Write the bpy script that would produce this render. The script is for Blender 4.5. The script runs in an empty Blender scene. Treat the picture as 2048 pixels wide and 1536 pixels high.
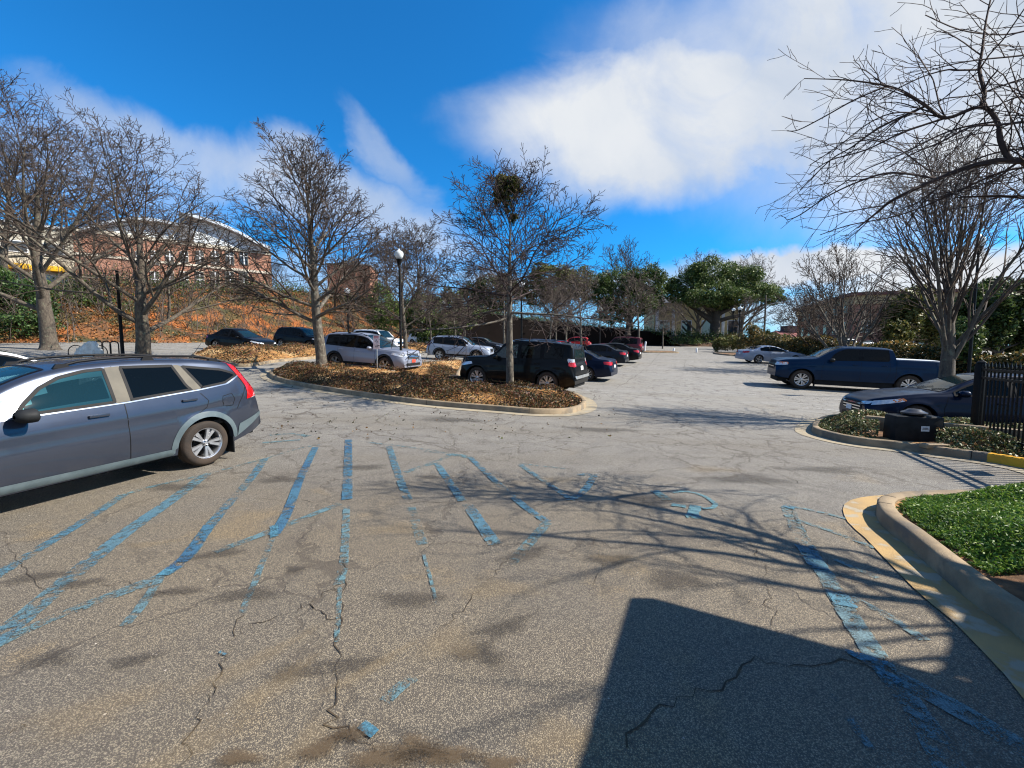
import bpy, bmesh, math, random
import numpy as np
from mathutils import Vector, Matrix, geometry
from mathutils.bvhtree import BVHTree
R = math.radians
# ------------------------------------------------------------------ camera, sky, sun, exposure
scene = bpy.context.scene
FPX, PITCH, EYE = 850.0, R(4.4), 1.68
cd = bpy.data.cameras.new('camera'); cam = bpy.data.objects.new('camera', cd)
scene.collection.objects.link(cam); scene.camera = cam
cd.sensor_width = 36; cd.lens = 36*FPX/2048; cd.clip_end = 3000; cd.clip_start = 0.05
cam.location = (0, 0, EYE); cam.rotation_euler = (R(90)-PITCH, 0, 0)
SUN_EL, SUN_AZ = 41.0, 92.0          # azimuth from +Y clockwise: sun stands on the right
sd = Vector((math.sin(R(SUN_AZ))*math.cos(R(SUN_EL)), math.cos(R(SUN_AZ))*math.cos(R(SUN_EL)), math.sin(R(SUN_EL))))
sl = bpy.data.lights.new('sun', 'SUN'); sun = bpy.data.objects.new('sun', sl)
scene.collection.objects.link(sun); sl.energy = 5.0; sl.angle = R(0.5); sl.color = (1, .94, .84)
sun.rotation_euler = (-sd).to_track_quat('-Z', 'Y').to_euler(); sun.location = (20, 0, 30)
scene.view_settings.view_transform = 'Standard'; scene.view_settings.look = 'None'
scene.view_settings.gamma = 1; scene.view_settings.exposure = 1.0
scene.cycles.max_bounces = 6; scene.cycles.transparent_max_bounces = 12
scene.cycles.use_denoising = True; scene.cycles.filter_width = 1.15

class NT:
    """small helper to write node trees"""
    def __init__(s, tree): s.t = tree; s.n = tree.nodes; s.l = tree.links; s.n.clear()
    def node(s, typ, ins=None, **kw):
        n = s.n.new(typ)
        for k, v in kw.items(): setattr(n, k, v)
        for k, v in (ins or {}).items(): s.set(n.inputs[k], v)
        return n
    def set(s, sock, v):
        if isinstance(v, bpy.types.NodeSocket): s.l.new(v, sock)
        else:
            if isinstance(v, (tuple, list)) and len(v) == 3 and sock.type == 'RGBA': v = (*v, 1)
            sock.default_value = v
    def m(s, op, a, b=0.0, c=None, clamp=False):
        n = s.node('ShaderNodeMath', {0: a, 1: b}, operation=op, use_clamp=clamp)
        if c is not None: s.set(n.inputs[2], c)
        return n.outputs[0]
    def mix(s, f, a, b, blend='MIX'):
        n = s.node('ShaderNodeMix', data_type='RGBA', blend_type=blend)
        s.set(n.inputs[0], f); s.set(n.inputs[6], a); s.set(n.inputs[7], b); return n.outputs[2]
    def noise(s, vec, scale, detail=4, rough=.55, dist=0.0, col=False):
        n = s.node('ShaderNodeTexNoise', {'Scale': scale, 'Detail': detail, 'Roughness': rough, 'Distortion': dist})
        if vec is not None: s.set(n.inputs['Vector'], vec)
        return n.outputs[1 if col else 0]
    def vor(s, vec, scale, feature='F1', out=0):
        n = s.node('ShaderNodeTexVoronoi', {'Scale': scale}, feature=feature)
        s.set(n.inputs['Vector'], vec); return n.outputs[out]
    def ss(s, v, a, b):      # smoothstep
        n = s.node('ShaderNodeMapRange', {0: v, 1: a, 2: b, 3: 0.0, 4: 1.0}, interpolation_type='SMOOTHSTEP')
        return n.outputs[0]
    def coord(s, out='Object'): return s.node('ShaderNodeTexCoord').outputs[out]
    def sep(s, v): return s.node('ShaderNodeSeparateXYZ', {0: v}).outputs
    def comb(s, x, y, z): return s.node('ShaderNodeCombineXYZ', {0: x, 1: y, 2: z}).outputs[0]
    def vm(s, op, a, b): return s.node('ShaderNodeVectorMath', {0: a, 1: b}, operation=op).outputs[0]

def make_world():
    w = bpy.data.worlds.new('World'); scene.world = w; w.use_nodes = True
    t = NT(w.node_tree)
    sky = t.node('ShaderNodeTexSky', sky_type='NISHITA', sun_disc=False)
    sky.sun_elevation = R(SUN_EL); sky.sun_rotation = R(SUN_AZ); sky.altitude = 100
    sky.air_density = 1.0; sky.dust_density = 0.25; sky.ozone_density = 3.5
    skyc = t.mix(1.0, sky.outputs[0], (.20, 1.30, 2.05), 'MULTIPLY')
    d = t.coord('Generated'); x, y, z = t.sep(d)
    yy = t.m('MAXIMUM', t.m('ABSOLUTE', y), .05)
    u = t.m('DIVIDE', x, yy); v = t.m('DIVIDE', z, yy)
    p = t.comb(u, v, t.m('MULTIPLY', y, .4))
    wn = t.noise(p, 1.6, 6, .55, 0.4, col=True); wx, wy, wz = t.sep(wn)
    wn2 = t.noise(p, 6.0, 5, .6, 0.3, col=True); ax, ay, az = t.sep(wn2)
    uw = t.m('ADD', u, t.m('ADD', t.m('MULTIPLY', t.m('SUBTRACT', wx, .5), .42), t.m('MULTIPLY', t.m('SUBTRACT', ax, .5), .13)))
    vw = t.m('ADD', v, t.m('ADD', t.m('MULTIPLY', t.m('SUBTRACT', wy, .5), .26), t.m('MULTIPLY', t.m('SUBTRACT', ay, .5), .10)))
    def blob(cu, cv, a, b, ang, soft, gain=1.0):
        c, s_ = math.cos(ang), math.sin(ang)
        du = t.m('SUBTRACT', uw, cu); dv = t.m('SUBTRACT', vw, cv)
        e = t.m('ADD', t.m('MULTIPLY', du, c/a), t.m('MULTIPLY', dv, s_/a))
        f = t.m('ADD', t.m('MULTIPLY', du, -s_/b), t.m('MULTIPLY', dv, c/b))
        r = t.m('SQRT', t.m('ADD', t.m('MULTIPLY', e, e), t.m('MULTIPLY', f, f)))
        return t.m('MULTIPLY', t.m('SUBTRACT', 1.0, t.ss(r, 1.0-soft, 1.0+soft*.35)), gain)
    blobs = CLOUDS
    acc = None
    for b in blobs:
        q = blob(*b)
        acc = q if acc is None else t.m('MAXIMUM', acc, q)
    fine = t.noise(p, 3.2, 8, .6, .8)
    k = t.m('MULTIPLY', acc, t.m('ADD', .42, t.m('MULTIPLY', fine, 1.25)), clamp=True)
    back = t.m('MULTIPLY', t.ss(t.m('MULTIPLY', y, -1.0), .05, .4), t.ss(t.noise(d, 2.4, 5, .55, .6), .38, .56))  # unseen cloud cover added behind the camera to whiten the ambient light
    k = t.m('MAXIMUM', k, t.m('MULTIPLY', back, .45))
    below = t.ss(z, -.02, .03)
    k = t.m('MULTIPLY', k, below)
    shade = t.noise(p, 2.2, 6, .55, .5)
    cc = t.mix(t.ss(shade, .3, .72), (5.8, 6.6, 7.9), (8.2, 8.5, 8.9))
    haze = t.m('MULTIPLY', t.m('SUBTRACT', 1.0, t.ss(z, 0.0, .20)), .62)
    skyc = t.mix(haze, skyc, (6.0, 8.6, 11.2))
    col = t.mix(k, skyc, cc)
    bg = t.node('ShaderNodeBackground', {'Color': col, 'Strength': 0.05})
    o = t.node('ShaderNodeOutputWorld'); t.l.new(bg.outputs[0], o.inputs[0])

def px_dir(px, py):
    cx, cy = (px-1024)/FPX, (768-py)/FPX
    c, s_ = math.cos(PITCH), math.sin(PITCH)
    return Vector((cx, c + cy*s_, -s_ + cy*c))
def cl(px, py): d = px_dir(px, py); return d.x/d.y, d.z/d.y
# clouds as ellipses in direction space: centre u,v, half axes, tilt, softness, strength
def cb(px, py, rx, ry, ang, soft, g=1.0):
    u, v = cl(px, py); return (u, v, rx/FPX, ry/FPX, ang, soft, g)
CLOUDS = [cb(1410, 225, 420, 145, .06, .5, 1.0), cb(1270, 190, 270, 80, .2, .6, .8), cb(1950, 160, 560, 300, .25, .6, 1.0), cb(1850, 20, 600, 200, .2, .7, .95), cb(1560, 290, 330, 70, .0, .5, .8),
          cb(330, 290, 300, 65, -.38, .65, .5), cb(620, 390, 360, 75, -.35, .6, .68), cb(200, 330, 280, 110, -.2, .8, .4),
          cb(780, 330, 130, 42, -.85, .7, .42), cb(1620, 528, 360, 46, .06, .5, 1.0), cb(1950, 560, 340, 70, .0, .6, .95), cb(1200, 560, 420, 30, 0, .7, .7), cb(1700, 620, 400, 40, 0, .7, .6),
          cb(560, 560, 500, 60, 0, .8, .5)]
make_world()

# ------------------------------------------------------------------ helpers
COL = scene.collection
def sm(a, b, x):
    t = min(1, max(0, (x-a)/(b-a))); return t*t*(3-2*t)
def lotH(x, y):
    yy = min(y, 72); q = (yy-13)/2.5
    sp = 2.5*(math.log1p(math.exp(q)) if q < 30 else q)
    xc = max(-32, min(26, x))
    return .05*sp - xc*sm(2.5, 10, y)*(.03*(1-.5*sm(22, 34, y)) if xc > 0 else .03+.015*sm(10, 20, y))
def at(px, py, dz=0.0):
    """where the line of sight through a point of the photograph meets the lot surface"""
    d = px_dir(px, py); t0, t1 = .5, None; prev = .5
    tt = .5
    while tt < 220:
        p = d*tt
        if EYE + p.z - dz < lotH(p.x, p.y): t1 = tt; break
        prev = tt; tt *= 1.03
    if t1 is None: t1 = 220
    a, b = prev, t1
    for _ in range(30):
        mm = (a+b)/2; p = d*mm
        if EYE + p.z - dz < lotH(p.x, p.y): b = mm
        else: a = mm
    p = d*b
    return Vector((p.x, p.y, lotH(p.x, p.y)+dz))
def far(px, py, Y):
    d = px_dir(px, py); t_ = Y/d.y; return Vector((d.x*t_, Y, EYE+d.z*t_))
def proj(p):
    c, s_ = math.cos(PITCH), math.sin(PITCH)
    x, y, z = p[0], p[1], p[2]-EYE
    zc = y*c - z*s_; yc = y*s_ + z*c
    return 1024+FPX*x/zc, 768-FPX*yc/zc

def tag(o, label=None, cat=None, group=None, kind=None):
    if label: o['label'] = label
    if cat: o['category'] = cat
    if group: o['group'] = group
    if kind: o['kind'] = kind
    return o
def empty(name, loc=(0, 0, 0), rz=0, label=None, cat=None, group=None):
    o = bpy.data.objects.new(name, None); COL.objects.link(o)
    o.location = loc; o.rotation_euler = (0, 0, rz); o.empty_display_size = .3
    return tag(o, label, cat, group)
def link(name, me, mat=None, parent=None, smooth=False, ang=None):
    if mat is not None:
        for m_ in (mat if isinstance(mat, (list, tuple)) else [mat]): me.materials.append(m_)
    if smooth:
        me.polygons.foreach_set('use_smooth', [True]*len(me.polygons))
        if ang: me.set_sharp_from_angle(angle=R(ang))
    o = bpy.data.objects.new(name, me); COL.objects.link(o)
    if parent: o.parent = parent
    return o
def mesh_np(name, V, F):
    """V (n,3), F (m,k) with constant k"""
    V = np.asarray(V, dtype=np.float32); F = np.asarray(F, dtype=np.int32)
    me = bpy.data.meshes.new(name); k = F.shape[1]
    me.vertices.add(len(V)); me.vertices.foreach_set('co', V.ravel())
    me.loops.add(F.size); me.loops.foreach_set('vertex_index', F.ravel())
    me.polygons.add(len(F)); me.polygons.foreach_set('loop_start', np.arange(0, F.size, k, dtype=np.int32))
    me.update(calc_edges=True); return me
class MB:
    def __init__(s): s.v = []; s.f = []; s.mi = []
    def add(s, vs, fs, mi=0):
        b = len(s.v); s.v += [tuple(v) for v in vs]; s.f += [tuple(b+i for i in f) for f in fs]; s.mi += [mi]*len(fs); return s
    def box(s, c, d, rz=0, mi=0, M=None, taper=1.0):
        vs = []
        for sz in (-1, 1):
            k = taper if sz > 0 else 1
            for sx, sy in ((-1, -1), (1, -1), (1, 1), (-1, 1)):
                vs.append(Vector((sx*d[0]/2*k, sy*d[1]/2*k, sz*d[2]/2)))
        rot = Matrix.Rotation(rz, 3, 'Z') if M is None else M
        vs = [rot @ v + Vector(c) for v in vs]
        return s.add(vs, [(3, 2, 1, 0), (4, 5, 6, 7), (0, 1, 5, 4), (1, 2, 6, 5), (2, 3, 7, 6), (3, 0, 4, 7)], mi)
    def lathe(s, prof, n=16, M=None, mi=0, cap=True):
        """prof (r,z) about Z"""
        M = M or Matrix.Identity(4); vs = []
        for r, z in prof:
            for i in range(n):
                a = 2*math.pi*i/n; vs.append(M @ Vector((r*math.cos(a), r*math.sin(a), z)))
        fs = [(j*n+i, j*n+(i+1) % n, (j+1)*n+(i+1) % n, (j+1)*n+i) for j in range(len(prof)-1) for i in range(n)]
        if cap:
            if prof[0][0] > 1e-4: fs.append(tuple(range(n-1, -1, -1)))
            if prof[-1][0] > 1e-4: fs.append(tuple((len(prof)-1)*n+i for i in range(n)))
        return s.add(vs, fs, mi)
    def tube(s, pts, rad, n=8, mi=0, cap=True):
        pts = [Vector(p) for p in pts]; vs = []
        rr = rad if isinstance(rad, (list, tuple)) else [rad]*len(pts)
        up = None
        for i, p in enumerate(pts):
            t_ = (pts[min(i+1, len(pts)-1)]-pts[max(i-1, 0)]).normalized()
            if up is None: up = t_.orthogonal().normalized()
            up = (up - t_*up.dot(t_)).normalized(); b = t_.cross(up)
            for k in range(n):
                a = 2*math.pi*k/n; vs.append(p + (up*math.cos(a)+b*math.sin(a))*rr[i])
        fs = [(j*n+i, j*n+(i+1) % n, (j+1)*n+(i+1) % n, (j+1)*n+i) for j in range(len(pts)-1) for i in range(n)]
        if cap: fs += [tuple(range(n-1, -1, -1)), tuple((len(pts)-1)*n+i for i in range(n))]
        return s.add(vs, fs, mi)
    def prism(s, poly, z0, z1, mi=0):
        n = len(poly); vs = [(p[0], p[1], z0) for p in poly]+[(p[0], p[1], z1) for p in poly]
        fs = [tuple(range(n-1, -1, -1)), tuple(range(n, 2*n))]+[(i, (i+1) % n, n+(i+1) % n, n+i) for i in range(n)]
        return s.add(vs, fs, mi)
    def build(s, name, mat=None, parent=None, smooth=False, ang=35, bevel=0):
        me = bpy.data.meshes.new(name); me.from_pydata(s.v, [], s.f)
        me.polygons.foreach_set('material_index', s.mi); me.update()
        if bevel:
            bm = bmesh.new(); bm.from_mesh(me); bmesh.ops.remove_doubles(bm, verts=bm.verts, dist=1e-5)
            es = [e for e in bm.edges if len(e.link_faces) == 2 and e.calc_face_angle(0) > .6]
            bmesh.ops.bevel(bm, geom=es, offset=bevel, segments=2, affect='EDGES', profile=.5); bm.to_mesh(me); bm.free()
        return link(name, me, mat, parent, smooth or bevel > 0, ang)

# ------------------------------------------------------------------ materials
def mat(name, c1, c2=None, rough=.8, scale=3.0, metal=0.0, coat=0.0, bump=0.0, bscale=40.0, detail=5, lo=.35, hi=.65, spec=.3, trans=0.0, coord='Object', c3=None, s3=1.0):
    m = bpy.data.materials.new(name); m.use_nodes = True; t = NT(m.node_tree)
    co = t.coord(coord); bs = t.node('ShaderNodeBsdfPrincipled')
    col = t.mix(t.ss(t.noise(co, scale, detail), lo, hi), c1, c2 or tuple(v*.82 for v in c1))
    if c3: col = t.mix(t.ss(t.noise(co, s3, 4), .52, .62), col, c3)
    t.set(bs.inputs['Base Color'], col); t.set(bs.inputs['Roughness'], rough); t.set(bs.inputs['Metallic'], metal)
    t.set(bs.inputs['Coat Weight'], coat); t.set(bs.inputs['Specular IOR Level'], spec)
    if coat: t.set(bs.inputs['Coat Roughness'], .04)
    if bump:
        b = t.node('ShaderNodeBump', {'Strength': bump, 'Distance': .02, 'Height': t.noise(co, bscale, 6, .65)})
        t.l.new(b.outputs[0], bs.inputs['Normal'])
    if trans: t.set(bs.inputs['Transmission Weight'], trans)
    o = t.node('ShaderNodeOutputMaterial'); t.l.new(bs.outputs[0], o.inputs[0]); return m
def leaf_mat(name, cols, tr=.25):
    m = bpy.data.materials.new(name); m.use_nodes = True; t = NT(m.node_tree)
    g = t.node('ShaderNodeNewGeometry'); rnd = g.outputs['Random Per Island']
    r = t.node('ShaderNodeValToRGB'); cr = r.color_ramp; cr.interpolation = 'CONSTANT'
    n = len(cols)
    while len(cr.elements) < n: cr.elements.new(.5)
    for i, c in enumerate(cols): cr.elements[i].position = i/n; cr.elements[i].color = (*c, 1)
    t.l.new(rnd, r.inputs[0])
    col = t.mix(t.ss(t.noise(t.coord(), 1.1, 3), .35, .65), r.outputs[0], t.mix(1.0, r.outputs[0], (.6, .62, .6), 'MULTIPLY'))
    d = t.node('ShaderNodeBsdfPrincipled', {'Base Color': col, 'Roughness': .5})
    d.inputs['Specular IOR Level'].default_value = .35
    tl = t.node('ShaderNodeBsdfTranslucent', {'Color': col})
    mx = t.node('ShaderNodeMixShader', {0: tr, 1: d.outputs[0], 2: tl.outputs[0]})
    o = t.node('ShaderNodeOutputMaterial'); t.l.new(mx.outputs[0], o.inputs[0]); return m
def glass_mat(name, tint, refl=.10, dust=(.09, .095, .10), fk=.8):
    m = bpy.data.materials.new(name); m.use_nodes = True; t = NT(m.node_tree)
    tr = t.node('ShaderNodeBsdfTransparent', {'Color': tint})
    gl = t.node('ShaderNodeBsdfGlossy', {'Color': (.85, .78, .68, 1), 'Roughness': .02})
    fr = t.node('ShaderNodeFresnel', {'IOR': 1.5})
    f = t.m('ADD', t.m('MULTIPLY', fr.outputs[0], fk), refl*.35, clamp=True)
    df = t.node('ShaderNodeBsdfDiffuse', {'Color': (*dust, 1)}); m1 = t.node('ShaderNodeMixShader', {0: .07, 1: tr.outputs[0], 2: df.outputs[0]})
    mx = t.node('ShaderNodeMixShader', {0: f, 1: m1.outputs[0], 2: gl.outputs[0]})
    o = t.node('ShaderNodeOutputMaterial'); t.l.new(mx.outputs[0], o.inputs[0]); return m
def brick_mat(name, c1, c2, mortar, scale=1.0):
    m = bpy.data.materials.new(name); m.use_nodes = True; t = NT(m.node_tree)
    x, y, z = t.sep(t.coord()); v = t.comb(t.m('ADD', x, y), z, 0.0)
    b = t.node('ShaderNodeTexBrick', {'Vector': v, 'Color1': c1, 'Color2': c2, 'Mortar': mortar, 'Scale': scale, 'Mortar Size': .012, 'Brick Width': .22, 'Row Height': .075})
    col = t.mix(t.ss(t.noise(t.coord(), .6, 4), .35, .7), b.outputs[0], t.mix(1.0, b.outputs[0], (.75, .72, .7), 'MULTIPLY'))
    bs = t.node('ShaderNodeBsdfPrincipled', {'Base Color': col, 'Roughness': .85}); bs.inputs['Specular IOR Level'].default_value = .08
    o = t.node('ShaderNodeOutputMaterial'); t.l.new(bs.outputs[0], o.inputs[0]); return m
def paint_mat(name, c, wear=.45, scale=14.0, c2=None):
    """worn road paint: the asphalt shows through where the paint has gone"""
    m = bpy.data.materials.new(name); m.use_nodes = True; t = NT(m.node_tree); co = t.coord()
    col = t.mix(t.ss(t.noise(co, 1.3, 4), .35, .65), c, c2 or tuple(v*.7 for v in c))
    agg = t.vor(co, 95)
    col = t.mix(t.ss(agg, .25, .75), col, t.mix(1.0, col, (.55, .55, .55), 'MULTIPLY'))
    bs = t.node('ShaderNodeBsdfPrincipled', {'Base Color': col, 'Roughness': .75})
    tr = t.node('ShaderNodeBsdfTransparent')
    n = t.m('ADD', t.m('MULTIPLY', t.noise(co, scale, 6, .7), .5), t.m('ADD', t.m('MULTIPLY', t.noise(co, 1.7, 3), .3), t.m('MULTIPLY', t.noise(co, 130, 2), .25)))
    f = t.ss(n, wear, wear+.10)
    mx = t.node('ShaderNodeMixShader', {0: f, 1: tr.outputs[0], 2: bs.outputs[0]})
    o = t.node('ShaderNodeOutputMaterial'); t.l.new(mx.outputs[0], o.inputs[0]); return m
def asphalt_mat():
    m = bpy.data.materials.new('asphalt'); m.use_nodes = True; t = NT(m.node_tree); co = t.coord(); x, y, z = t.sep(co)
    flat = t.comb(x, y, 0.0)
    big = t.noise(flat, .45, 5, .6, .3); med = t.noise(flat, 2.2, 5, .6, .2); fine = t.noise(flat, 22, 4, .7)
    tan = t.mix(t.ss(big, .38, .62), (.228, .188, .13), (.195, .168, .128))
    grey = t.mix(t.ss(med, .35, .65), (.275, .26, .228), (.225, .212, .19))
    grey = t.mix(t.ss(t.noise(t.comb(t.m('MULTIPLY', x, .25), t.m('MULTIPLY', y, 1.2), 0.0), .6, 5), .4, .7), grey, (.225, .205, .17))
    dist = t.m('ADD', t.m('ADD', y, t.m('MULTIPLY', t.m('MAXIMUM', x, 0.0), .55)), t.m('MULTIPLY', t.m('SUBTRACT', big, .5), 3.5))
    col = t.mix(t.ss(dist, 3.4, 7.6), tan, grey)  # tan near, greyer farther off; the paleness includes sheen put into the colour
    col = t.mix(t.m('MULTIPLY', t.ss(t.noise(flat, .9, 5, .65, .5), .58, .72), .55), col, (.085, .07, .055))     # damp and oily stains
    col = t.mix(t.m('MULTIPLY', t.ss(t.noise(t.vm('ADD', flat, (17.3, 4.1, 0)), .8, 4, .6), .58, .70), t.m('SUBTRACT', .32, t.m('MULTIPLY', t.ss(y, 4.0, 8.0), .25))), col, (.36, .245, .10))   # ochre dust
    near = t.m('SUBTRACT', 1.0, t.ss(y, 5.0, 16.0))
    # exposed stones
    vn = t.node('ShaderNodeTexVoronoi', {'Scale': 150.0, 'Vector': flat}); rnd = t.sep(vn.outputs['Color'])[0]
    st = t.ss(rnd, .2, 1.0)
    gap = t.ss(vn.outputs['Distance'], .35, .62)
    col = t.mix(t.m('MULTIPLY', near, .85), col, t.mix(1.0, col, t.mix(st, (.60, .58, .56), (1.5, 1.46, 1.38)), 'MULTIPLY'))
    col = t.mix(t.m('MULTIPLY', gap, t.m('ADD', .25, t.m('MULTIPLY', near, .5))), col, (.05, .042, .036))
    col = t.mix(t.m('MULTIPLY', t.ss(fine, .52, .75), .5), col, t.mix(1.0, col, (.55, .55, .55), 'MULTIPLY'))
    # crack network
    wv = t.vm('ADD', flat, t.vm('MULTIPLY', t.noise(flat, 1.4, 5, .65, col=True), (1.1, 1.1, 0)))
    e1 = t.vor(t.vm('MULTIPLY', wv, (1, 1.0, 1)), .42, 'DISTANCE_TO_EDGE'); e2 = t.vor(wv, 1.15, 'DISTANCE_TO_EDGE')
    msk = t.ss(t.noise(flat, .35, 3), .36, .54)
    mid = t.ss(y, 3.0, 8.0)
    c1 = t.m('MULTIPLY', t.m('SUBTRACT', 1.0, t.ss(e1, .003, .012)), t.m('ADD', .35, t.m('MULTIPLY', msk, .5)))
    c2 = t.m('MULTIPLY', t.m('MULTIPLY', t.m('SUBTRACT', 1.0, t.ss(e2, .006, .03)), msk), t.m('MULTIPLY', mid, 1.0))
    crack = t.m('MAXIMUM', c1, c2)
    col = t.mix(t.m('MULTIPLY', crack, .75), col, (.07, .055, .04))
    h = t.m('SUBTRACT', t.m('ADD', t.m('MULTIPLY', t.m('SUBTRACT', 1.0, gap), .6), t.m('MULTIPLY', fine, .35)), t.m('MULTIPLY', crack, 1.5))
    b = t.node('ShaderNodeBump', {'Strength': .55, 'Distance': .006, 'Height': h})
    bs = t.node('ShaderNodeBsdfPrincipled', {'Base Color': col, 'Roughness': t.m('ADD', .62, t.m('MULTIPLY', fine, .25)), 'Normal': b.outputs[0]})
    bs.inputs['Specular IOR Level'].default_value = .4
    o = t.node('ShaderNodeOutputMaterial'); t.l.new(bs.outputs[0], o.inputs[0]); return m
def bark_mat(name, c1, c2, c3):
    m = bpy.data.materials.new(name); m.use_nodes = True; t = NT(m.node_tree); co = t.coord(); x, y, z = t.sep(co)
    st = t.comb(x, y, t.m('MULTIPLY', z, .35))
    n = t.noise(st, 14, 6, .7); col = t.mix(t.ss(n, .35, .65), c1, c2)
    col = t.mix(t.m('MULTIPLY', t.ss(t.noise(co, 5, 5, .65), .55, .66), .75), col, c3)
    b = t.node('ShaderNodeBump', {'Strength': .8, 'Distance': .03, 'Height': n})
    bs = t.node('ShaderNodeBsdfPrincipled', {'Base Color': col, 'Roughness': .9, 'Normal': b.outputs[0]})
    o = t.node('ShaderNodeOutputMaterial'); t.l.new(bs.outputs[0], o.inputs[0]); return m
M = {}
M['asphalt'] = asphalt_mat()
M['concrete'] = mat('concrete', (.30, .225, .14), (.20, .15, .095), .85, 3, bump=.4, bscale=60, c3=(.16, .13, .095), s3=2.2)
M['gutter'] = mat('gutter_concrete', (.42, .275, .115), (.30, .205, .10), .85, 2.5, bump=.4, bscale=80, c3=(.34, .29, .21), s3=5)
M['yellow'] = mat('yellow_kerb_paint', (.72, .36, .015), (.55, .27, .02), .6, 5, bump=.2)
M['gutter_pale'] = mat('pale_gutter_concrete', (.33, .27, .18), (.24, .20, .14), .85, 2.5, bump=.4, bscale=80, c3=(.28, .25, .19), s3=5)
M['soil'] = mat('mulch_soil', (.20, .10, .045), (.09, .05, .028), .95, 6, bump=.8, bscale=30, c3=(.34, .19, .075), s3=1.3)
M['straw'] = mat('pine_straw', (.42, .22, .07), (.22, .10, .035), .95, 5, bump=.8, bscale=50, c3=(.50, .33, .15), s3=.9)
M['dirt'] = mat('ground_dirt', (.13, .10, .06), (.08, .07, .04), .95, .3)
M['bark'] = bark_mat('bark_grey_brown', (.045, .034, .025), (.10, .08, .058), (.15, .15, .10))
M['bark_dark'] = bark_mat('bark_dark', (.03, .023, .018), (.06, .048, .037), (.09, .085, .06))
M['twig'] = mat('twig_bark', (.085, .06, .044), (.04, .03, .024), .9, 3)
M['twig_dark'] = mat('twig_dark_bark', (.055, .036, .032), (.032, .022, .02), .9, 3)
M['twig_pale'] = mat('twig_pale_bark', (.13, .10, .08), (.055, .042, .035), .9, 3)
M['bark_pale'] = bark_mat('bark_pale', (.055, .045, .035), (.13, .11, .085), (.23, .22, .17))
M['black_metal'] = mat('black_painted_metal', (.005, .0055, .0055), (.009, .009, .009), .5, 8, bump=.05, spec=.15)
M['chrome'] = mat('chrome', (.75, .76, .78), (.6, .61, .63), .15, 4, metal=1.0)
M['alloy'] = mat('wheel_alloy', (.62, .62, .63), (.5, .5, .51), .28, 6, metal=.85)
M['tyre'] = mat('tyre_rubber', (.028, .022, .018), (.05, .035, .025), .8, 5, bump=.3, bscale=60)
M['plastic'] = mat('black_plastic', (.012, .013, .014), (.02, .021, .022), .6, 6, bump=.1, bscale=120, spec=.15)
M['cladding'] = mat('grey_cladding', (.10, .13, .14), (.07, .095, .105), .45, 5, coat=.2)
M['dark'] = mat('underbody_dark', (.008, .008, .008), (.012, .012, .012), .9)
M['interior'] = mat('car_interior', (.05, .05, .052), (.03, .03, .03), .85, 5)
M['frit'] = mat('window_seal', (.006, .006, .007), (.01, .01, .011), .55, 5, spec=.12)
M['glass_dark'] = glass_mat('tinted_glass', (.03, .035, .04), .0, (.03, .035, .045), .5)
M['glass_front'] = glass_mat('green_tinted_glass', (.22, .38, .38), .12, (.07, .17, .17))
M['glass_clear'] = glass_mat('windscreen_glass', (.34, .47, .52), .20, (.10, .24, .28))
M['red_lens'] = mat('red_lens', (.55, .01, .012), (.38, .006, .008), .18, 4, coat=1.0)
M['amber_lens'] = mat('amber_lens', (.8, .22, .03), (.6, .15, .02), .2, 4, coat=.8)
M['white_lens'] = mat('clear_lens', (.72, .74, .76), (.5, .52, .55), .12, 9, coat=1.0, metal=.3)
M['plate_white'] = mat('plate_white', (.75, .77, .78), (.6, .62, .64), .4, 20)
M['plate_red'] = mat('plate_red', (.55, .09, .05), (.45, .06, .04), .4, 20)
M['white_metal'] = mat('white_paint', (.72, .73, .74), (.6, .61, .62), .4, 2)
M['grey_metal'] = mat('galvanised_metal', (.42, .43, .43), (.3, .31, .31), .4, 6, metal=.6)
M['cable'] = M['black_metal']
# ------------------------------------------------------------------ the ground
def grid_sheet(name, xs, ys, fn, m, kind='structure'):
    V = [(x, y, fn(x, y)) for y in ys for x in xs]; n = len(xs)
    F = [(j*n+i, j*n+i+1, (j+1)*n+i+1, (j+1)*n+i) for j in range(len(ys)-1) for i in range(n-1)]
    return tag(link(name, mesh_np(name, V, F), m, smooth=True), kind=kind)
def axis(segs):
    out = []
    for a, b, st in segs:
        v = a
        while v < b-1e-6: out.append(v); v += st
    out.append(segs[-1][1]); return out
grid_sheet('parking_lot', axis([(-75, -20, 3), (-20, 22, 1), (22, 62, 2.5)]), axis([(-8, 24, 1), (24, 80, 2)]), lotH, M['asphalt'])
grid_sheet('ground', axis([(-700, -80, 60), (-80, 80, 8), (80, 700, 60)]), axis([(-300, -10, 40), (-10, 90, 8), (90, 1200, 90)]), lambda x, y: lotH(x, y)-.35 - 1.2*sm(90, 200, y)*0, M['dirt'])

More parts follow.
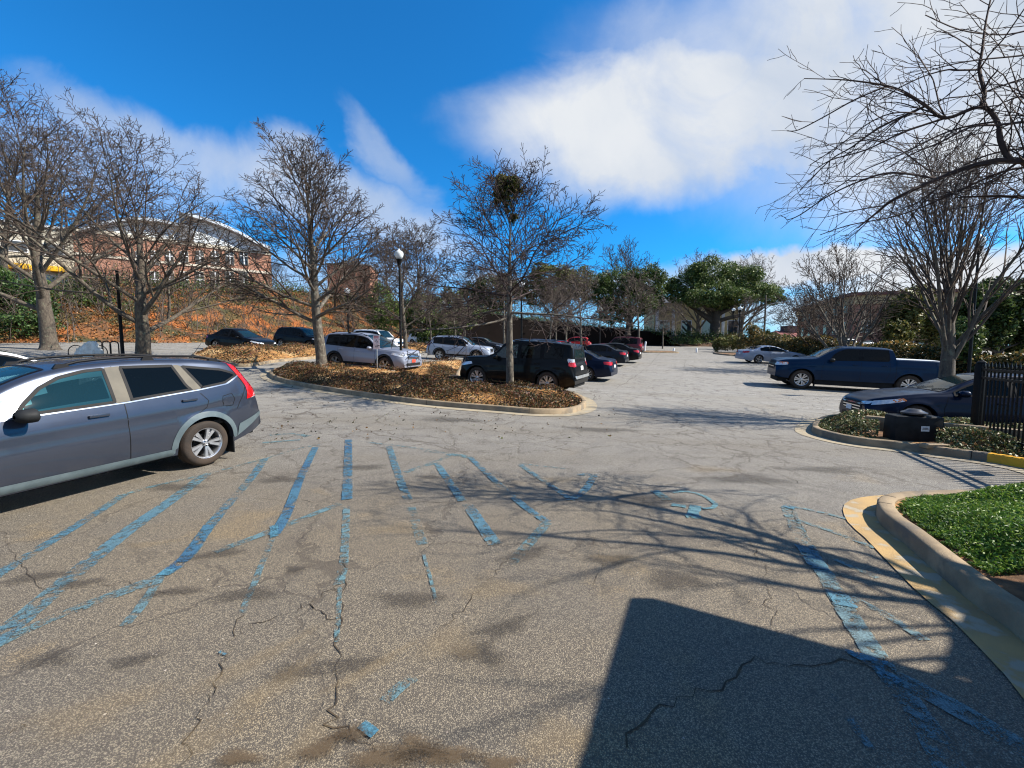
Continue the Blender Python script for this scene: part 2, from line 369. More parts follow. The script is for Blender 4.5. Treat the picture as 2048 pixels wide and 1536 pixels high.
def catmull(P, n=8, closed=False):
    P = [Vector(p) for p in P]; out = []; N = len(P)
    for i in range(N if closed else N-1):
        p0 = P[(i-1) % N] if closed or i > 0 else P[i]; p1 = P[i]; p2 = P[(i+1) % N]
        p3 = P[(i+2) % N] if closed or i+2 < N else p2
        for k in range(n):
            t_ = k/n
            out.append(.5*((2*p1)+(p2-p0)*t_+(2*p0-5*p1+4*p2-p3)*t_*t_+(3*p1-p0-3*p2+p3)*t_**3))
    if not closed: out.append(P[-1])
    return out
def resample(P, step, closed=False):
    Q = list(P)+([P[0]] if closed else []); out = [Q[0].copy()]; carry = 0
    for a, b in zip(Q, Q[1:]):
        L = (b-a).length; d = step-carry
        while d < L: out.append(a.lerp(b, d/L)); d += step
        carry = L-(d-step)
    if not closed: out.append(Q[-1].copy())
    return out
def normals2(P, closed=False):
    out = []; N = len(P)
    for i in range(N):
        a = P[(i-1) % N] if closed or i else P[i]; b = P[(i+1) % N] if closed or i < N-1 else P[i]
        d = b-a; out.append(Vector((d.y, -d.x)).normalized() if d.length > 1e-9 else Vector((1, 0)))
    return out
def area2(P): return sum(a.x*b.y-b.x*a.y for a, b in zip(P, P[1:]+P[:1]))/2
def gh(x, y): return lotH(x, y)
def ribbon(name, pts, width, m, lift=.006, taper=None, jit=0.0, seed=0, kind='structure', px=True, sub=6):
    rnd = random.Random(seed)
    P = [at(*p).xy if px else Vector(p[:2]) for p in pts]
    P = resample(catmull(P, sub), .07 if jit else .15)
    Nn = normals2(P); V = []; F = []
    for i, (p, n) in enumerate(zip(P, Nn)):
        k = i/max(1, len(P)-1); w = width*(taper(k) if taper else 1)*(1+rnd.uniform(-jit, jit))/2
        p = p + n*rnd.uniform(-1, 1)*jit*.03
        for s in (-1, 1):
            q = p+n*s*w; V.append((q.x, q.y, gh(q.x, q.y)+lift))
        if i: F.append((2*i-2, 2*i-1, 2*i+1, 2*i))
    return V, F
def ribbons(name, items, m, lift=.006, jit=0.0, kind='structure'):
    V = []; F = []
    for k, it in enumerate(items):
        v, f = ribbon(name, it[0], it[1], m, lift+.0004*k*0, jit=jit, seed=k, taper=it[2] if len(it) > 2 else None)
        b = len(V); V += v; F += [tuple(b+i for i in q) for q in f]
    return tag(link(name, mesh_np(name, V, F), m), kind=kind)

def fill_poly(P, hfun, step):
    """triangulated inside of a 2-D outline with points in the middle"""
    xs = [p.x for p in P]; ys = [p.y for p in P]; pts = [Vector((p.x, p.y)) for p in P]
    n = len(P); rnd = random.Random(3)
    x = min(xs)+step/2
    def inside(q):
        c = False; j = n-1
        for i in range(n):
            if (P[i].y > q.y) != (P[j].y > q.y) and q.x < (P[j].x-P[i].x)*(q.y-P[i].y)/(P[j].y-P[i].y)+P[i].x: c = not c
            j = i
        return c
    def edged(q): return min((Vector((p.x, p.y))-q).length for p in P)
    while x < max(xs):
        y = min(ys)+step/2
        while y < max(ys):
            q = Vector((x+rnd.uniform(-.2, .2)*step, y+rnd.uniform(-.2, .2)*step))
            if inside(q) and edged(q) > step*.5: pts.append(q)
            y += step
        x += step
    r = geometry.delaunay_2d_cdt(pts, [(i, (i+1) % n) for i in range(n)], [], 1, 1e-5)
    V = [(v.x, v.y, hfun(v.x, v.y, edged(v))) for v in r[0]]
    return V, [tuple(f) for f in r[2]], inside, edged
def strip(P, Nn, offs, zs, closed):
    """sweep of a kerb profile along P; offs are inward distances"""
    V = []; k = len(offs); N = len(P)
    for p, n in zip(P, Nn):
        for o, z in zip(offs, zs):
            q = p+n*o; V.append((q.x, q.y, gh(p.x, p.y)+z))
    F = [(i*k+j, i*k+j+1, ((i+1) % N)*k+j+1, ((i+1) % N)*k+j) for i in range(N if closed else N-1) for j in range(k-1)]
    return V, F
ISL = {}
def island(key, px, mound=.14, soil='straw', gutter=.32, step=.35, kerb_h=.15, worldpts=None, ysplit=None):
    P = [at(*p).xy for p in px] if worldpts is None else [Vector(p) for p in worldpts]
    P = resample(catmull(P, 8, True), .18, True)
    if area2(P) > 0: P.reverse()
    Nn = normals2(P, True)      # clockwise outline: (dy,-dx) points inward
    me_v, me_f = strip(P, Nn, [0.0, .012, .035, .13, .15, .152], [-.12, kerb_h-.02, kerb_h, kerb_h, kerb_h-.015, kerb_h-.12], True)
    k = mesh_np('kerb', me_v, me_f); ko = tag(link('kerb', k, [M['concrete'], M['yellow']], smooth=True, ang=50), kind='structure')
    if ysplit:
        for f in k.polygons:
            c = f.center
            if ysplit(c): f.material_index = 1
    jm = MB(); acc = 0
    for i in range(0, len(P), 17):
        q0, n0 = P[i], Nn[i]; t0 = Vector((-n0.y, n0.x))*.005; z = gh(q0.x, q0.y)
        prf = [(-.003, -.02), (.009, kerb_h-.018), (.034, kerb_h+.003), (.13, kerb_h+.003)]
        vs = [(q0.x+n0.x*o_+s_*t0.x, q0.y+n0.y*o_+s_*t0.y, z+zz_) for o_, zz_ in prf for s_ in (-1, 1)]
        jm.add(vs, [(2*j, 2*j+1, 2*j+3, 2*j+2) for j in range(3)])
    tag(jm.build('kerb_joints', M['dark']), kind='structure')
    if gutter:
        gv, gf = strip(P, Nn, [-gutter, .005], [.007, .004], True)
        gv = [(v[0], v[1], gh(v[0], v[1])+.009) for v in gv]
        tag(link('gutter_pan', mesh_np('gutter_pan', gv, gf), M['gutter' if key == 'near' else 'gutter_pale']), kind='structure')
    inner = [p+n*.14 for p, n in zip(P, Nn)]
    nz = random.Random(4)
    def hf(x, y, d):
        return gh(x, y)+kerb_h-.04+mound*sm(0, 1.0, d)*(.8+.35*math.sin(x*1.7+y*1.3))+(.02*math.sin(x*7)*math.cos(y*6) if d > .1 else 0)
    V, F, ins, edg = fill_poly(inner, hf, step)
    me = bpy.data.meshes.new('planting_soil'); me.from_pydata(V, [], F)
    tag(link('planting_soil', me, M[soil], smooth=True), kind='structure')
    ISL[key] = (inner, hf, ins, edg)
    return ISL[key]
island('mid', [(538, 752), (575, 768), (700, 790), (850, 810), (1000, 823), (1080, 829), (1140, 827), (1172, 815), (1163, 798), (1125, 789), (1040, 783), (940, 771), (918, 758), (925, 724), (860, 728), (790, 733), (700, 735), (610, 736), (560, 740)], mound=.16)
island('upper', [(384, 712), (430, 724), (488, 734), (560, 724), (640, 717), (760, 709), (868, 704), (872, 695), (800, 696), (700, 698), (560, 700), (430, 702)], mound=.35, soil='straw', gutter=0, step=.6)
island('right', [(1622, 864), (1660, 879), (1720, 891), (1788, 899), (1880, 912), (1976, 925), (2060, 940), (2140, 952), (2200, 905), (2060, 868), (1900, 850), (1780, 842), (1690, 838), (1640, 844)], mound=.10, soil='soil',
       ysplit=lambda c: proj(c)[0] > 1976 and proj(c)[1] > 908)
island('near', [(1750, 1022), (1762, 1054), (1800, 1084), (1856, 1134), (1940, 1207), (2010, 1257), (2140, 1370), (2300, 1500), (2700, 1500), (2600, 1080), (2300, 1010), (2060, 1000), (1900, 1003), (1790, 1008)], mound=.10, soil='soil', gutter=.26)
def far_island(nm, x0, x1, y0, y1):
    island(nm, None, worldpts=[(x0+.4, y0), (x1-.4, y0), (x1, y0+.5), (x1, y1-.5), (x1-.4, y1), (x0+.4, y1), (x0, y1-.5), (x0, y0+.5)], mound=.1, gutter=0, step=1.2, soil='soil')
a = at(1285, 705); far_island('far_left', a.x, a.x+4.0, a.y-.5, a.y+2.2)
a = at(1452, 711); far_island('far_right', a.x, a.x+4.5, a.y-.5, a.y+3)

# painted markings
blue = paint_mat('blue_road_paint', (.06, .155, .215), .468, c2=(.10, .185, .215)); blue_f = paint_mat('faded_blue_paint', (.12, .195, .215), .485, c2=(.12, .22, .24))
white = paint_mat('white_line_paint', (.52, .50, .46), .46)
blue_d = paint_mat('deep_blue_paint', (.035, .11, .195), .45, c2=(.055, .15, .215))
S = .10
ribbons('blue_hatch_marking', [
    ([(248, 990), (165, 1045), (60, 1110), (-10, 1155), (-70, 1195)], S), ([(410, 950), (345, 1000), (260, 1060), (160, 1140), (60, 1225), (-60, 1320)], .14),
    ([(530, 918), (500, 960), (430, 1040), (375, 1115), (326, 1152)], S), ([(872, 925), (925, 1003)], S), ([(935, 1010), (990, 1090)], .12),
    ([(778, 893), (800, 960), (817, 1000)], .10), ([(940, 915), (1030, 998), (1095, 1045)], .09), ([(1040, 930), (1140, 998)], .08),
    ([(1190, 949), (1178, 970), (1165, 985), (1140, 1002)], .10), ([(1155, 949), (1190, 951)], .10)], blue, .007, jit=.05)
ribbons('deep_blue_hatch_marking', [([(631, 895), (600, 960), (575, 1025), (549, 1070)], S), ([(697, 880), (696, 940), (694, 1000)], .115), ([(420, 1050), (375, 1112), (335, 1145)], .1)], blue_d, .0085, jit=.04)
ribbons('worn_blue_marking', [
    ([(548, 1070), (520, 1140), (484, 1228)], .045), ([(693, 1015), (688, 1120), (678, 1170)], .07), ([(680, 1175), (674, 1285)], .03), ([(325, 1150), (285, 1210), (250, 1252)], .06),
    ([(822, 1015), (845, 1090)], .09), ([(848, 1110), (875, 1212)], .025), ([(697, 881), (780, 890), (860, 901), (935, 915)], .06), ([(1040, 928), (1130, 938)], .05),
    ([(850, 903), (880, 905), (940, 915)], .14), ([(-20, 1298), (100, 1240), (250, 1180), (325, 1152)], .09), ([(430, 1105), (550, 1060), (680, 1008)], .09),
    ([(810, 945), (870, 925), (900, 910)], .10), ([(530, 918), (400, 952), (300, 975), (250, 990)], .08), ([(530, 918), (600, 897), (640, 890)], .05),
    ([(1095, 1046), (1060, 1085), (1020, 1130)], .10), ([(1575, 1015), (1600, 1070), (1650, 1150), (1700, 1235), (1770, 1340)], .12), ([(1770, 1340), (1830, 1420), (1880, 1500), (1910, 1560)], .12),
    ([(1575, 1012), (1640, 1025), (1705, 1041)], .06), ([(1592, 1040), (1670, 1066), (1750, 1097)], .06), ([(1670, 1120), (1755, 1157)], .05), ([(1700, 1195), (1780, 1235), (1850, 1282)], .07),
    ([(1790, 1355), (1900, 1412), (2048, 1500), (2120, 1545)], .13), ([(540, 871), (580, 868), (618, 873)], .12), ([(525, 886), (600, 880)], .08), ([(300, 1170), (200, 1205), (150, 1225)], .05),
    ([(1740, 1500), (1700, 1440), (1660, 1390)], .04), ([(770, 1405), (800, 1375), (830, 1355)], .07)], blue_f, .006, jit=.08)
sol = paint_mat('fresh_blue_paint', (.07, .205, .28), .46)
ribbons('bright_blue_marking', [([(1607, 1093), (1640, 1140)], .13), ([(1690, 1303), (1730, 1320), (1772, 1338)], .085, lambda k: .4+1.2*k), ([(1760, 1345), (1800, 1368)], .06), ([(1676, 1190), (1692, 1215)], .13), ([(722, 1452), (735, 1462), (750, 1472)], .05), ([(1568, 1012), (1590, 1018)], .1),
    ([(548, 1052), (549, 1075)], .07), ([(340, 1140), (322, 1153)], .08), ([(440, 1305), (452, 1312)], .015)], sol, .0098, jit=.1)
sym = paint_mat('wheelchair_symbol_paint', (.11, .24, .27), .44, c2=(.09, .20, .23))
ribbons('wheelchair_symbol_marking', [([(1309, 982), (1335, 1001)], .11), ([(1345, 986), (1375, 984), (1410, 994), (1432, 1010)], .055), ([(1343, 1010), (1372, 1014)], .09), ([(1392, 1012), (1384, 1034)], .12),
    ([(1372, 1034), (1404, 1036)], .10), ([(1432, 1010), (1425, 1017), (1405, 1018)], .05)], sym, .0075, jit=.12)
wl = [([(1131, 777), (1223, 786)], .09), ([(1166, 765), (1262, 773)], .09), ([(1201, 755), (1265, 760)], .09), ([(1232, 747), (1290, 751)], .09), ([(1241, 738), (1298, 744)], .09), ([(1262, 731), (1310, 735)], .09), ([(1275, 725), (1318, 728)], .09), ([(1285, 719), (1325, 721)], .09),
      ([(1500, 789), (1600, 794), (1712, 802)], .10), ([(1560, 811), (1640, 818), (1712, 826)], .10), ([(1490, 768), (1560, 771)], .09), ([(1470, 742), (1560, 746), (1640, 750)], .09), ([(1455, 733), (1520, 735)], .09), ([(1450, 724), (1490, 726)], .09), ([(1040, 790), (1130, 796)], .09), ([(1560, 801), (1560.5, 811)], .04)]
ribbons('white_stall_marking', wl[:-1], white, .006, jit=.1)

# traced open cracks
crk = mat('crack_fill', (.035, .027, .02), (.07, .05, .03), .95, 8)
def wiggle(pts, n, amp, seed):
    r = random.Random(seed); P = [Vector((p[0], p[1])) for p in pts]; out = []
    P = resample(P, max(6, sum((b-a).length for a, b in zip(P, P[1:]))/n))
    for i, p in enumerate(P):
        k = (p.y-680)/400*amp
        out.append((p.x+r.uniform(-1, 1)*k*1.3, p.y+r.uniform(-1, 1)*k*.8))
    return out
cracks = [([(1240, 1490), (1320, 1410), (1400, 1375), (1455, 1378), (1470, 1345), (1510, 1310), (1540, 1325), (1600, 1332), (1650, 1325), (1690, 1320), (1750, 1340), (1860, 1380)], .016),
    ([(1575, 1015), (1640, 1120), (1700, 1210), (1760, 1300), (1790, 1345), (1850, 1400)], .012), ([(1590, 1036), (1660, 1140), (1700, 1160), (1780, 1200)], .008),
    ([(692, 1120), (683, 1172), (674, 1290), (668, 1400), (664, 1445), (700, 1480), (760, 1500)], .013), ([(683, 1172), (620, 1205), (560, 1235), (478, 1262)], .009), ([(620, 1205), (645, 1228), (668, 1243)], .012),
    ([(484, 1228), (462, 1290), (430, 1370), (400, 1440), (340, 1560)], .010), ([(500, 1000), (610, 1003), (700, 1005), (820, 1008), (960, 1003), (1110, 1002), (1290, 1010), (1480, 1030)], .008),
    ([(-20, 1040), (90, 1180), (180, 1172), (260, 1165), (330, 1185), (420, 1188), (480, 1180)], .007), ([(0, 1480), (60, 1450)], .006),
    ([(1320, 705), (1300, 730), (1260, 760), (1210, 790), (1230, 800)], .030), ([(1370, 718), (1368, 740)], .03), ([(1400, 860), (1440, 900), (1540, 940), (1600, 965), (1720, 990)], .010),
    ([(850, 850), (900, 868), (960, 880), (1050, 885), (1180, 905)], .012), ([(1110, 850), (1180, 860), (1260, 880), (1310, 900), (1400, 905)], .010), ([(1250, 850), (1330, 830), (1480, 860), (1560, 862)], .012),
    ([(1440, 1020), (1500, 1080), (1530, 1150), (1545, 1240), (1555, 1275)], .008), ([(1180, 1070), (1200, 1120), (1190, 1190)], .006), ([(1275, 1070), (1330, 1110), (1460, 1180), (1520, 1215)], .006), ([(560, 850), (640, 862), (760, 878), (870, 885)], .008), ([(1090, 1060), (1000, 1140), (930, 1210), (870, 1280)], .008)]
ribbons('pavement_cracks', [(wiggle(p, 46, 6, i), w*.62, lambda k: .2+.75*abs(math.sin(9*k+1))) for i, (p, w) in enumerate(cracks)], crk, .0045, jit=.45, kind='stuff')
def stain_mat(name, c, k=.8):
    m = bpy.data.materials.new(name); m.use_nodes = True; t = NT(m.node_tree); co = t.coord()
    a = t.node('ShaderNodeAttribute', attribute_name='fade').outputs['Fac']
    n = t.m('ADD', t.m('MULTIPLY', t.noise(co, 7, 6, .7), .7), t.m('MULTIPLY', t.vor(co, 92), .5))
    f = t.m('MULTIPLY', t.ss(t.m('ADD', a, t.m('MULTIPLY', t.m('SUBTRACT', n, .6), .9)), .15, .75), k)
    bs = t.node('ShaderNodeBsdfPrincipled', {'Base Color': c, 'Roughness': .8}); tr = t.node('ShaderNodeBsdfTransparent')
    mx = t.node('ShaderNodeMixShader', {0: f, 1: tr.outputs[0], 2: bs.outputs[0]})
    o = t.node('ShaderNodeOutputMaterial'); t.l.new(mx.outputs[0], o.inputs[0]); return m
def stains(name, spots, m, lift):
    V = []; F = []; A = []; r = random.Random(7)
    for px, py, rx, ry, an in spots:
        c = at(px, py); b = len(V); V.append((c.x, c.y, c.z+lift)); A.append(1.0); n = 24; ph = r.random()*6
        for j in (1, 2, 3):
            for i in range(n):
                th = 2*math.pi*i/n; w = 1+.18*math.sin(3*th+ph)+.1*math.sin(5*th+2*ph); x, y = rx*w*j/3*math.cos(th), ry*w*j/3*math.sin(th)
                q = (c.x+x*math.cos(an)-y*math.sin(an), c.y+x*math.sin(an)+y*math.cos(an)); V.append((*q, gh(*q)+lift)); A.append(1-j/3)
        F += [(b, b+1+i, b+1+(i+1) % n) for i in range(n)]
        for j in (0, 1): 
            for i in range(n): a0 = b+1+j*n+i; a1 = b+1+j*n+(i+1) % n; F += [(a0, a0+n, a1+n), (a0, a1+n, a1)]
    me = mesh_np(name, V, F); at_ = me.attributes.new('fade', 'FLOAT', 'POINT'); at_.data.foreach_set('value', A)
    return tag(link(name, me, m), kind='structure')
stains('oil_stains', [(75, 1155, .32, .12, .3), (160, 1168, .22, .1, .2), (440, 1108, .32, .13, .3), (590, 1140, .12, .07, 0), (500, 1190, .35, .14, .1), (590, 1345, .22, .1, .1), (270, 1322, .2, .08, .3), (960, 1310, .26, .12, -.3), (1010, 1255, .3, .12, .5),
    (100, 1320, .2, .1, 0), (860, 955, .25, .12, 0), (350, 975, .5, .2, 0), (560, 960, .4, .2, 0), (730, 935, .5, .2, 0), (1050, 1110, .4, .15, .6), (1300, 1000, .7, .3, 0), (1500, 960, .9, .35, 0), (1220, 1120, .3, .15, 0), (350, 1185, .3, .08, .2), (1350, 1160, .35, .2, 0), (700, 1330, .25, .1, 0), (820, 1200, .35, .15, 0), (1650, 940, .8, .3, 0), (900, 840, 1.2, .5, 0), (1200, 860, 1.2, .4, 0)], stain_mat('oil_stain', (.04, .032, .025), .38), .0105)
stains('ochre_dust_stains', [(640, 985, .30, .10, -.6), (500, 1330, .5, .10, .9), (380, 1500, .35, .12, .8), (740, 1340, .4, .06, .8), (800, 1060, .5, .2, 0), (1000, 1180, .45, .2, 0), (540, 1380, .4, .12, 1.0), (900, 1290, .3, .2, 0), (180, 1430, .4, .2, .4), (1120, 1480, .3, .15, 0), (1240, 1120, .3, .12, 0), (1110, 960, .5, .2, 0), (1420, 940, .7, .3, 0), (610, 1490, .22, .10, 1.2), (300, 1090, .3, .1, .3)], stain_mat('ochre_dust', (.36, .25, .12), .13), .012)
stains('mud_patches', [(840, 1500, .20, .085, -.1), (900, 1515, .22, .07, 0), (700, 1470, .12, .06, 0), (640, 1500, .16, .07, .6), (760, 1520, .2, .08, 0), (480, 1520, .16, .05, 0), (1000, 1530, .15, .06, 0)], stain_mat('mud', (.10, .065, .032), .7), .0135)
tarm = mat('asphalt_patch', (.035, .034, .033), (.07, .065, .06), .9, 9, bump=.4, bscale=90)

# pebbles and grit
rs = np.random.RandomState(5)
def scatter_mesh(name, P, size, m, flat=.5, kind='stuff', n=None, label=None):
    n = len(P); base = np.array([[1, 0, 0], [0, 1, 0], [-1, 0, 0], [0, -1, 0], [0, 0, 1.0]])
    ang = rs.rand(n)*6.28; c, s = np.cos(ang), np.sin(ang); sz = size*(.5+rs.rand(n))
    B = base[None]*sz[:, None, None]; B = B*np.array([1, .75, flat])
    X = B[..., 0]*c[:, None]-B[..., 1]*s[:, None]; Y = B[..., 0]*s[:, None]+B[..., 1]*c[:, None]
    V = np.stack([X+P[:, 0:1], Y+P[:, 1:2], B[..., 2]+P[:, 2:3]], -1).reshape(-1, 3)
    f = np.array([[0, 1, 4], [1, 2, 4], [2, 3, 4], [3, 0, 4]]); F = (f[None]+(np.arange(n)*5)[:, None, None]).reshape(-1, 3)
    return tag(link(name, mesh_np(name, V, F), m), kind=kind)
P = []
while len(P) < 900:
    x = rs.uniform(-6, 5); y = rs.uniform(1.2, 9); P.append((x, y, gh(x, y)))
scatter_mesh('loose_grit', np.array(P), .006, mat('grit_stone', (.45, .40, .33), (.25, .2, .16), .8, 30))

# ------------------------------------------------------------------ the bank on the left
foot = [Vector(p) for p in ((-90, 12), (-45, 22), (-30, 30), (-23, 42), (-17, 50), (-11, 58), (-6, 66), (2, 74))]
fp = resample(catmull(foot, 6), 1.0); fnn = normals2(fp)
def hill_z(p, d, s):
    base = lotH(p.x, p.y)-.15
    return base + (4.9+2.2*sm(26, 46, p.y))*sm(0, 17, d)**.9*(1-.3*sm(55, 74, p.y)) + .35*math.sin(s*.35+d*.6)*sm(1, 4, d)+.2*math.sin(s*1.1)*math.sin(d*1.4)*sm(1, 4, d)
ds = [0, .5, 1, 1.6, 2.3, 3, 4, 5, 6, 7, 8, 9, 10, 11, 12, 13, 14, 15, 16, 17, 19, 24, 32, 50, 90]
V = []
HILL = []
for i, (p, n) in enumerate(zip(fp, fnn)):
    for d in ds:
        q = p-n*d; V.append((q.x, q.y, hill_z(p, d, i)))
k = len(ds); F = [(i*k+j, i*k+j+1, (i+1)*k+j+1, (i+1)*k+j) for i in range(len(fp)-1) for j in range(k-1)]
def hill_pt(i, d):
    i = max(0, min(len(fp)-1, i)); i0 = int(i); i1 = min(i0+1, len(fp)-1); t_ = i-i0
    p = fp[i0].lerp(fp[i1], t_); n = (fnn[i0].lerp(fnn[i1], t_)).normalized(); q = p-n*d
    return Vector((q.x, q.y, hill_z(p, d, i)))
def hill_mat():
    m = bpy.data.materials.new('leaf_littered_clay_bank'); m.use_nodes = True; t = NT(m.node_tree); co = t.coord()
    c = t.mix(t.ss(t.noise(co, .35, 5, .6, .4), .35, .6), (.40, .12, .022), (.22, .09, .03))
    c = t.mix(t.ss(t.noise(co, .7, 5, .65), .46, .58), c, (.085, .045, .02)); c = t.mix(t.ss(t.noise(co, 5, 6, .75), .5, .66), c, t.mix(1.0, c, (.35, .35, .35), 'MULTIPLY'))
    c = t.mix(t.m('MULTIPLY', t.ss(t.noise(t.vm('ADD', co, (9, 3, 1)), .5, 5), .48, .58), .8), c, (.045, .05, .016))
    b = t.node('ShaderNodeBump', {'Strength': 1.0, 'Distance': .15, 'Height': t.noise(co, 4, 7, .75)})
    bs = t.node('ShaderNodeBsdfPrincipled', {'Base Color': c, 'Roughness': .95, 'Normal': b.outputs[0]})
    o = t.node('ShaderNodeOutputMaterial'); t.l.new(bs.outputs[0], o.inputs[0]); return m
tag(link('hillside', mesh_np('hillside', V, F), hill_mat(), smooth=True), kind='structure')

# raised ground beyond the far wall
WL = [Vector(p) for p in ((-8, 66), (2, 70), (14, 74), (27, 77), (36, 76), (44, 78))]
wz = [8.2, 6.8, 5.9, 5.2, 4.6, 3.2]
wp = resample(catmull(WL, 6), 1.2); wn_ = normals2(wp)
def wall_top(k): 
    f = k*(len(wz)-1); i = min(int(f), len(wz)-2); return wz[i]+(wz[i+1]-wz[i])*(f-i)
V = []; kk = [0, 10, 30, 60, 160]
for i, p in enumerate(wp):
    z = wall_top(i/(len(wp)-1))-.25
    for d in kk: V.append((p.x-wn_[i].x*d*.4, p.y+d, z if d < 100 else z-1.5))
F = [(i*5+j, i*5+j+1, (i+1)*5+j+1, (i+1)*5+j) for i in range(len(wp)-1) for j in range(4)]
tag(link('upper_ground', mesh_np('upper_ground', V, F), M['dirt'], smooth=True), kind='structure')
# brick wall for the first part, leafy bank for the rest
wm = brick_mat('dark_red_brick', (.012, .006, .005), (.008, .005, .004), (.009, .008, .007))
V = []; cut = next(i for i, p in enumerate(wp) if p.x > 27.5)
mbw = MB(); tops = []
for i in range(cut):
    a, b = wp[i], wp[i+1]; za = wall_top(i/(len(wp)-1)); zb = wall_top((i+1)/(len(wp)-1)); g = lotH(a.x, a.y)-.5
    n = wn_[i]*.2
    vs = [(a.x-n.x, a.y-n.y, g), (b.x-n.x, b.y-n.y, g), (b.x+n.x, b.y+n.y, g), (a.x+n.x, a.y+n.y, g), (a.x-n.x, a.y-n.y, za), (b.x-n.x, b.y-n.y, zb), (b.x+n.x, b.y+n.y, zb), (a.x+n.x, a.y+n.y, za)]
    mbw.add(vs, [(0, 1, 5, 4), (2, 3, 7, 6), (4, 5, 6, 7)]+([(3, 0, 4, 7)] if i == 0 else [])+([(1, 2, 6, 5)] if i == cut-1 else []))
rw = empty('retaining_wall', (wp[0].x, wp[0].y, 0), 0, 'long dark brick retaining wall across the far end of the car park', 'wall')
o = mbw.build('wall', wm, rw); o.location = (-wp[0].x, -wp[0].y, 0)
mbc = MB()
for i in range(cut):
    a, b = wp[i], wp[i+1]; za = wall_top(i/(len(wp)-1)); zb = wall_top((i+1)/(len(wp)-1)); n = wn_[i]*.26
    mbc.add([(a.x-n.x, a.y-n.y, za+.003), (b.x-n.x, b.y-n.y, zb+.003), (b.x+n.x, b.y+n.y, zb+.003), (a.x+n.x, a.y+n.y, za+.003), (a.x-n.x, a.y-n.y, za+.13), (b.x-n.x, b.y-n.y, zb+.13), (b.x+n.x, b.y+n.y, zb+.13), (a.x+n.x, a.y+n.y, za+.13)], [(0, 1, 5, 4), (2, 3, 7, 6), (4, 5, 6, 7), (1, 0, 3, 2)])
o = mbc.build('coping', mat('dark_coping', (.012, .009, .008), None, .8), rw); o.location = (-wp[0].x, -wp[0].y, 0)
V = []; dd = [-.3, 1.2, 2.6, 4.0, 5.5, 7.5]; 
for i in range(cut-1, len(wp)):
    z1 = wall_top(i/(len(wp)-1))-.2; p = wp[i]
    for j, d in enumerate(dd):
        q = p+wn_[i]*d; g = lotH(q.x, q.y)-.1; V.append((q.x, q.y, z1+(g-z1)*sm(0, 7.5, d) + .2*math.sin(i*1.3+j)*(0 < j < 5)))
k = len(dd); F = [(i*k+j, i*k+j+1, (i+1)*k+j+1, (i+1)*k+j) for i in range(len(wp)-cut) for j in range(k-1)]
tag(link('embankment', mesh_np('embankment', V, F), mat('leaf_litter', (.10, .05, .025), (.045, .03, .018), .95, 2.5, bump=1, bscale=6, c3=(.18, .09, .04), s3=.8), smooth=True), kind='structure')
# ------------------------------------------------------------------ trees
def tubes_mesh(name, polys):
    """every branch a tapered tube, all in one mesh"""
    groups = {}
    for pts, rr in polys:
        s = 8 if rr[0] > .09 else (5 if rr[0] > .03 else 3)
        groups.setdefault((len(pts), s), []).append((pts, rr))
    VV = []; F3 = []; off = 0
    for (n, s), L in groups.items():
        P = np.array([a for a, b in L], dtype=np.float64); r = np.array([b for a, b in L])
        T = np.empty_like(P); T[:, 1:-1] = P[:, 2:]-P[:, :-2]; T[:, 0] = P[:, 1]-P[:, 0]; T[:, -1] = P[:, -1]-P[:, -2]
        T /= np.linalg.norm(T, axis=2, keepdims=True)+1e-9
        m = T.mean(1); ref = np.where(np.abs(m[:, 2:3]) < .8, np.array([[0, 0, 1.]]), np.array([[1., 0, 0]]))[:, None, :]
        U = np.cross(T, np.broadcast_to(ref, T.shape)); U /= np.linalg.norm(U, axis=2, keepdims=True)+1e-9
        B = np.cross(T, U); a = np.arange(s)*2*np.pi/s
        V = P[:, :, None, :]+r[:, :, None, None]*(U[:, :, None, :]*np.cos(a)[None, None, :, None]+B[:, :, None, :]*np.sin(a)[None, None, :, None])
        K = len(L); VV.append(V.reshape(-1, 3))
        i = np.arange(n-1)[:, None]; j = np.arange(s)[None, :]
        q = np.stack([i*s+j, i*s+(j+1) % s, (i+1)*s+(j+1) % s, (i+1)*s+j], -1).reshape(-1, 4)
        F3.append((q[None]+(np.arange(K)*n*s)[:, None, None]+off).reshape(-1, 4)); off += K*n*s
    return mesh_np(name, np.concatenate(VV), np.concatenate(F3))
def rnd_perp(d, rnd, phi):
    a = d.orthogonal().normalized(); b = d.cross(a)
    return a*math.cos(phi)+b*math.sin(phi)
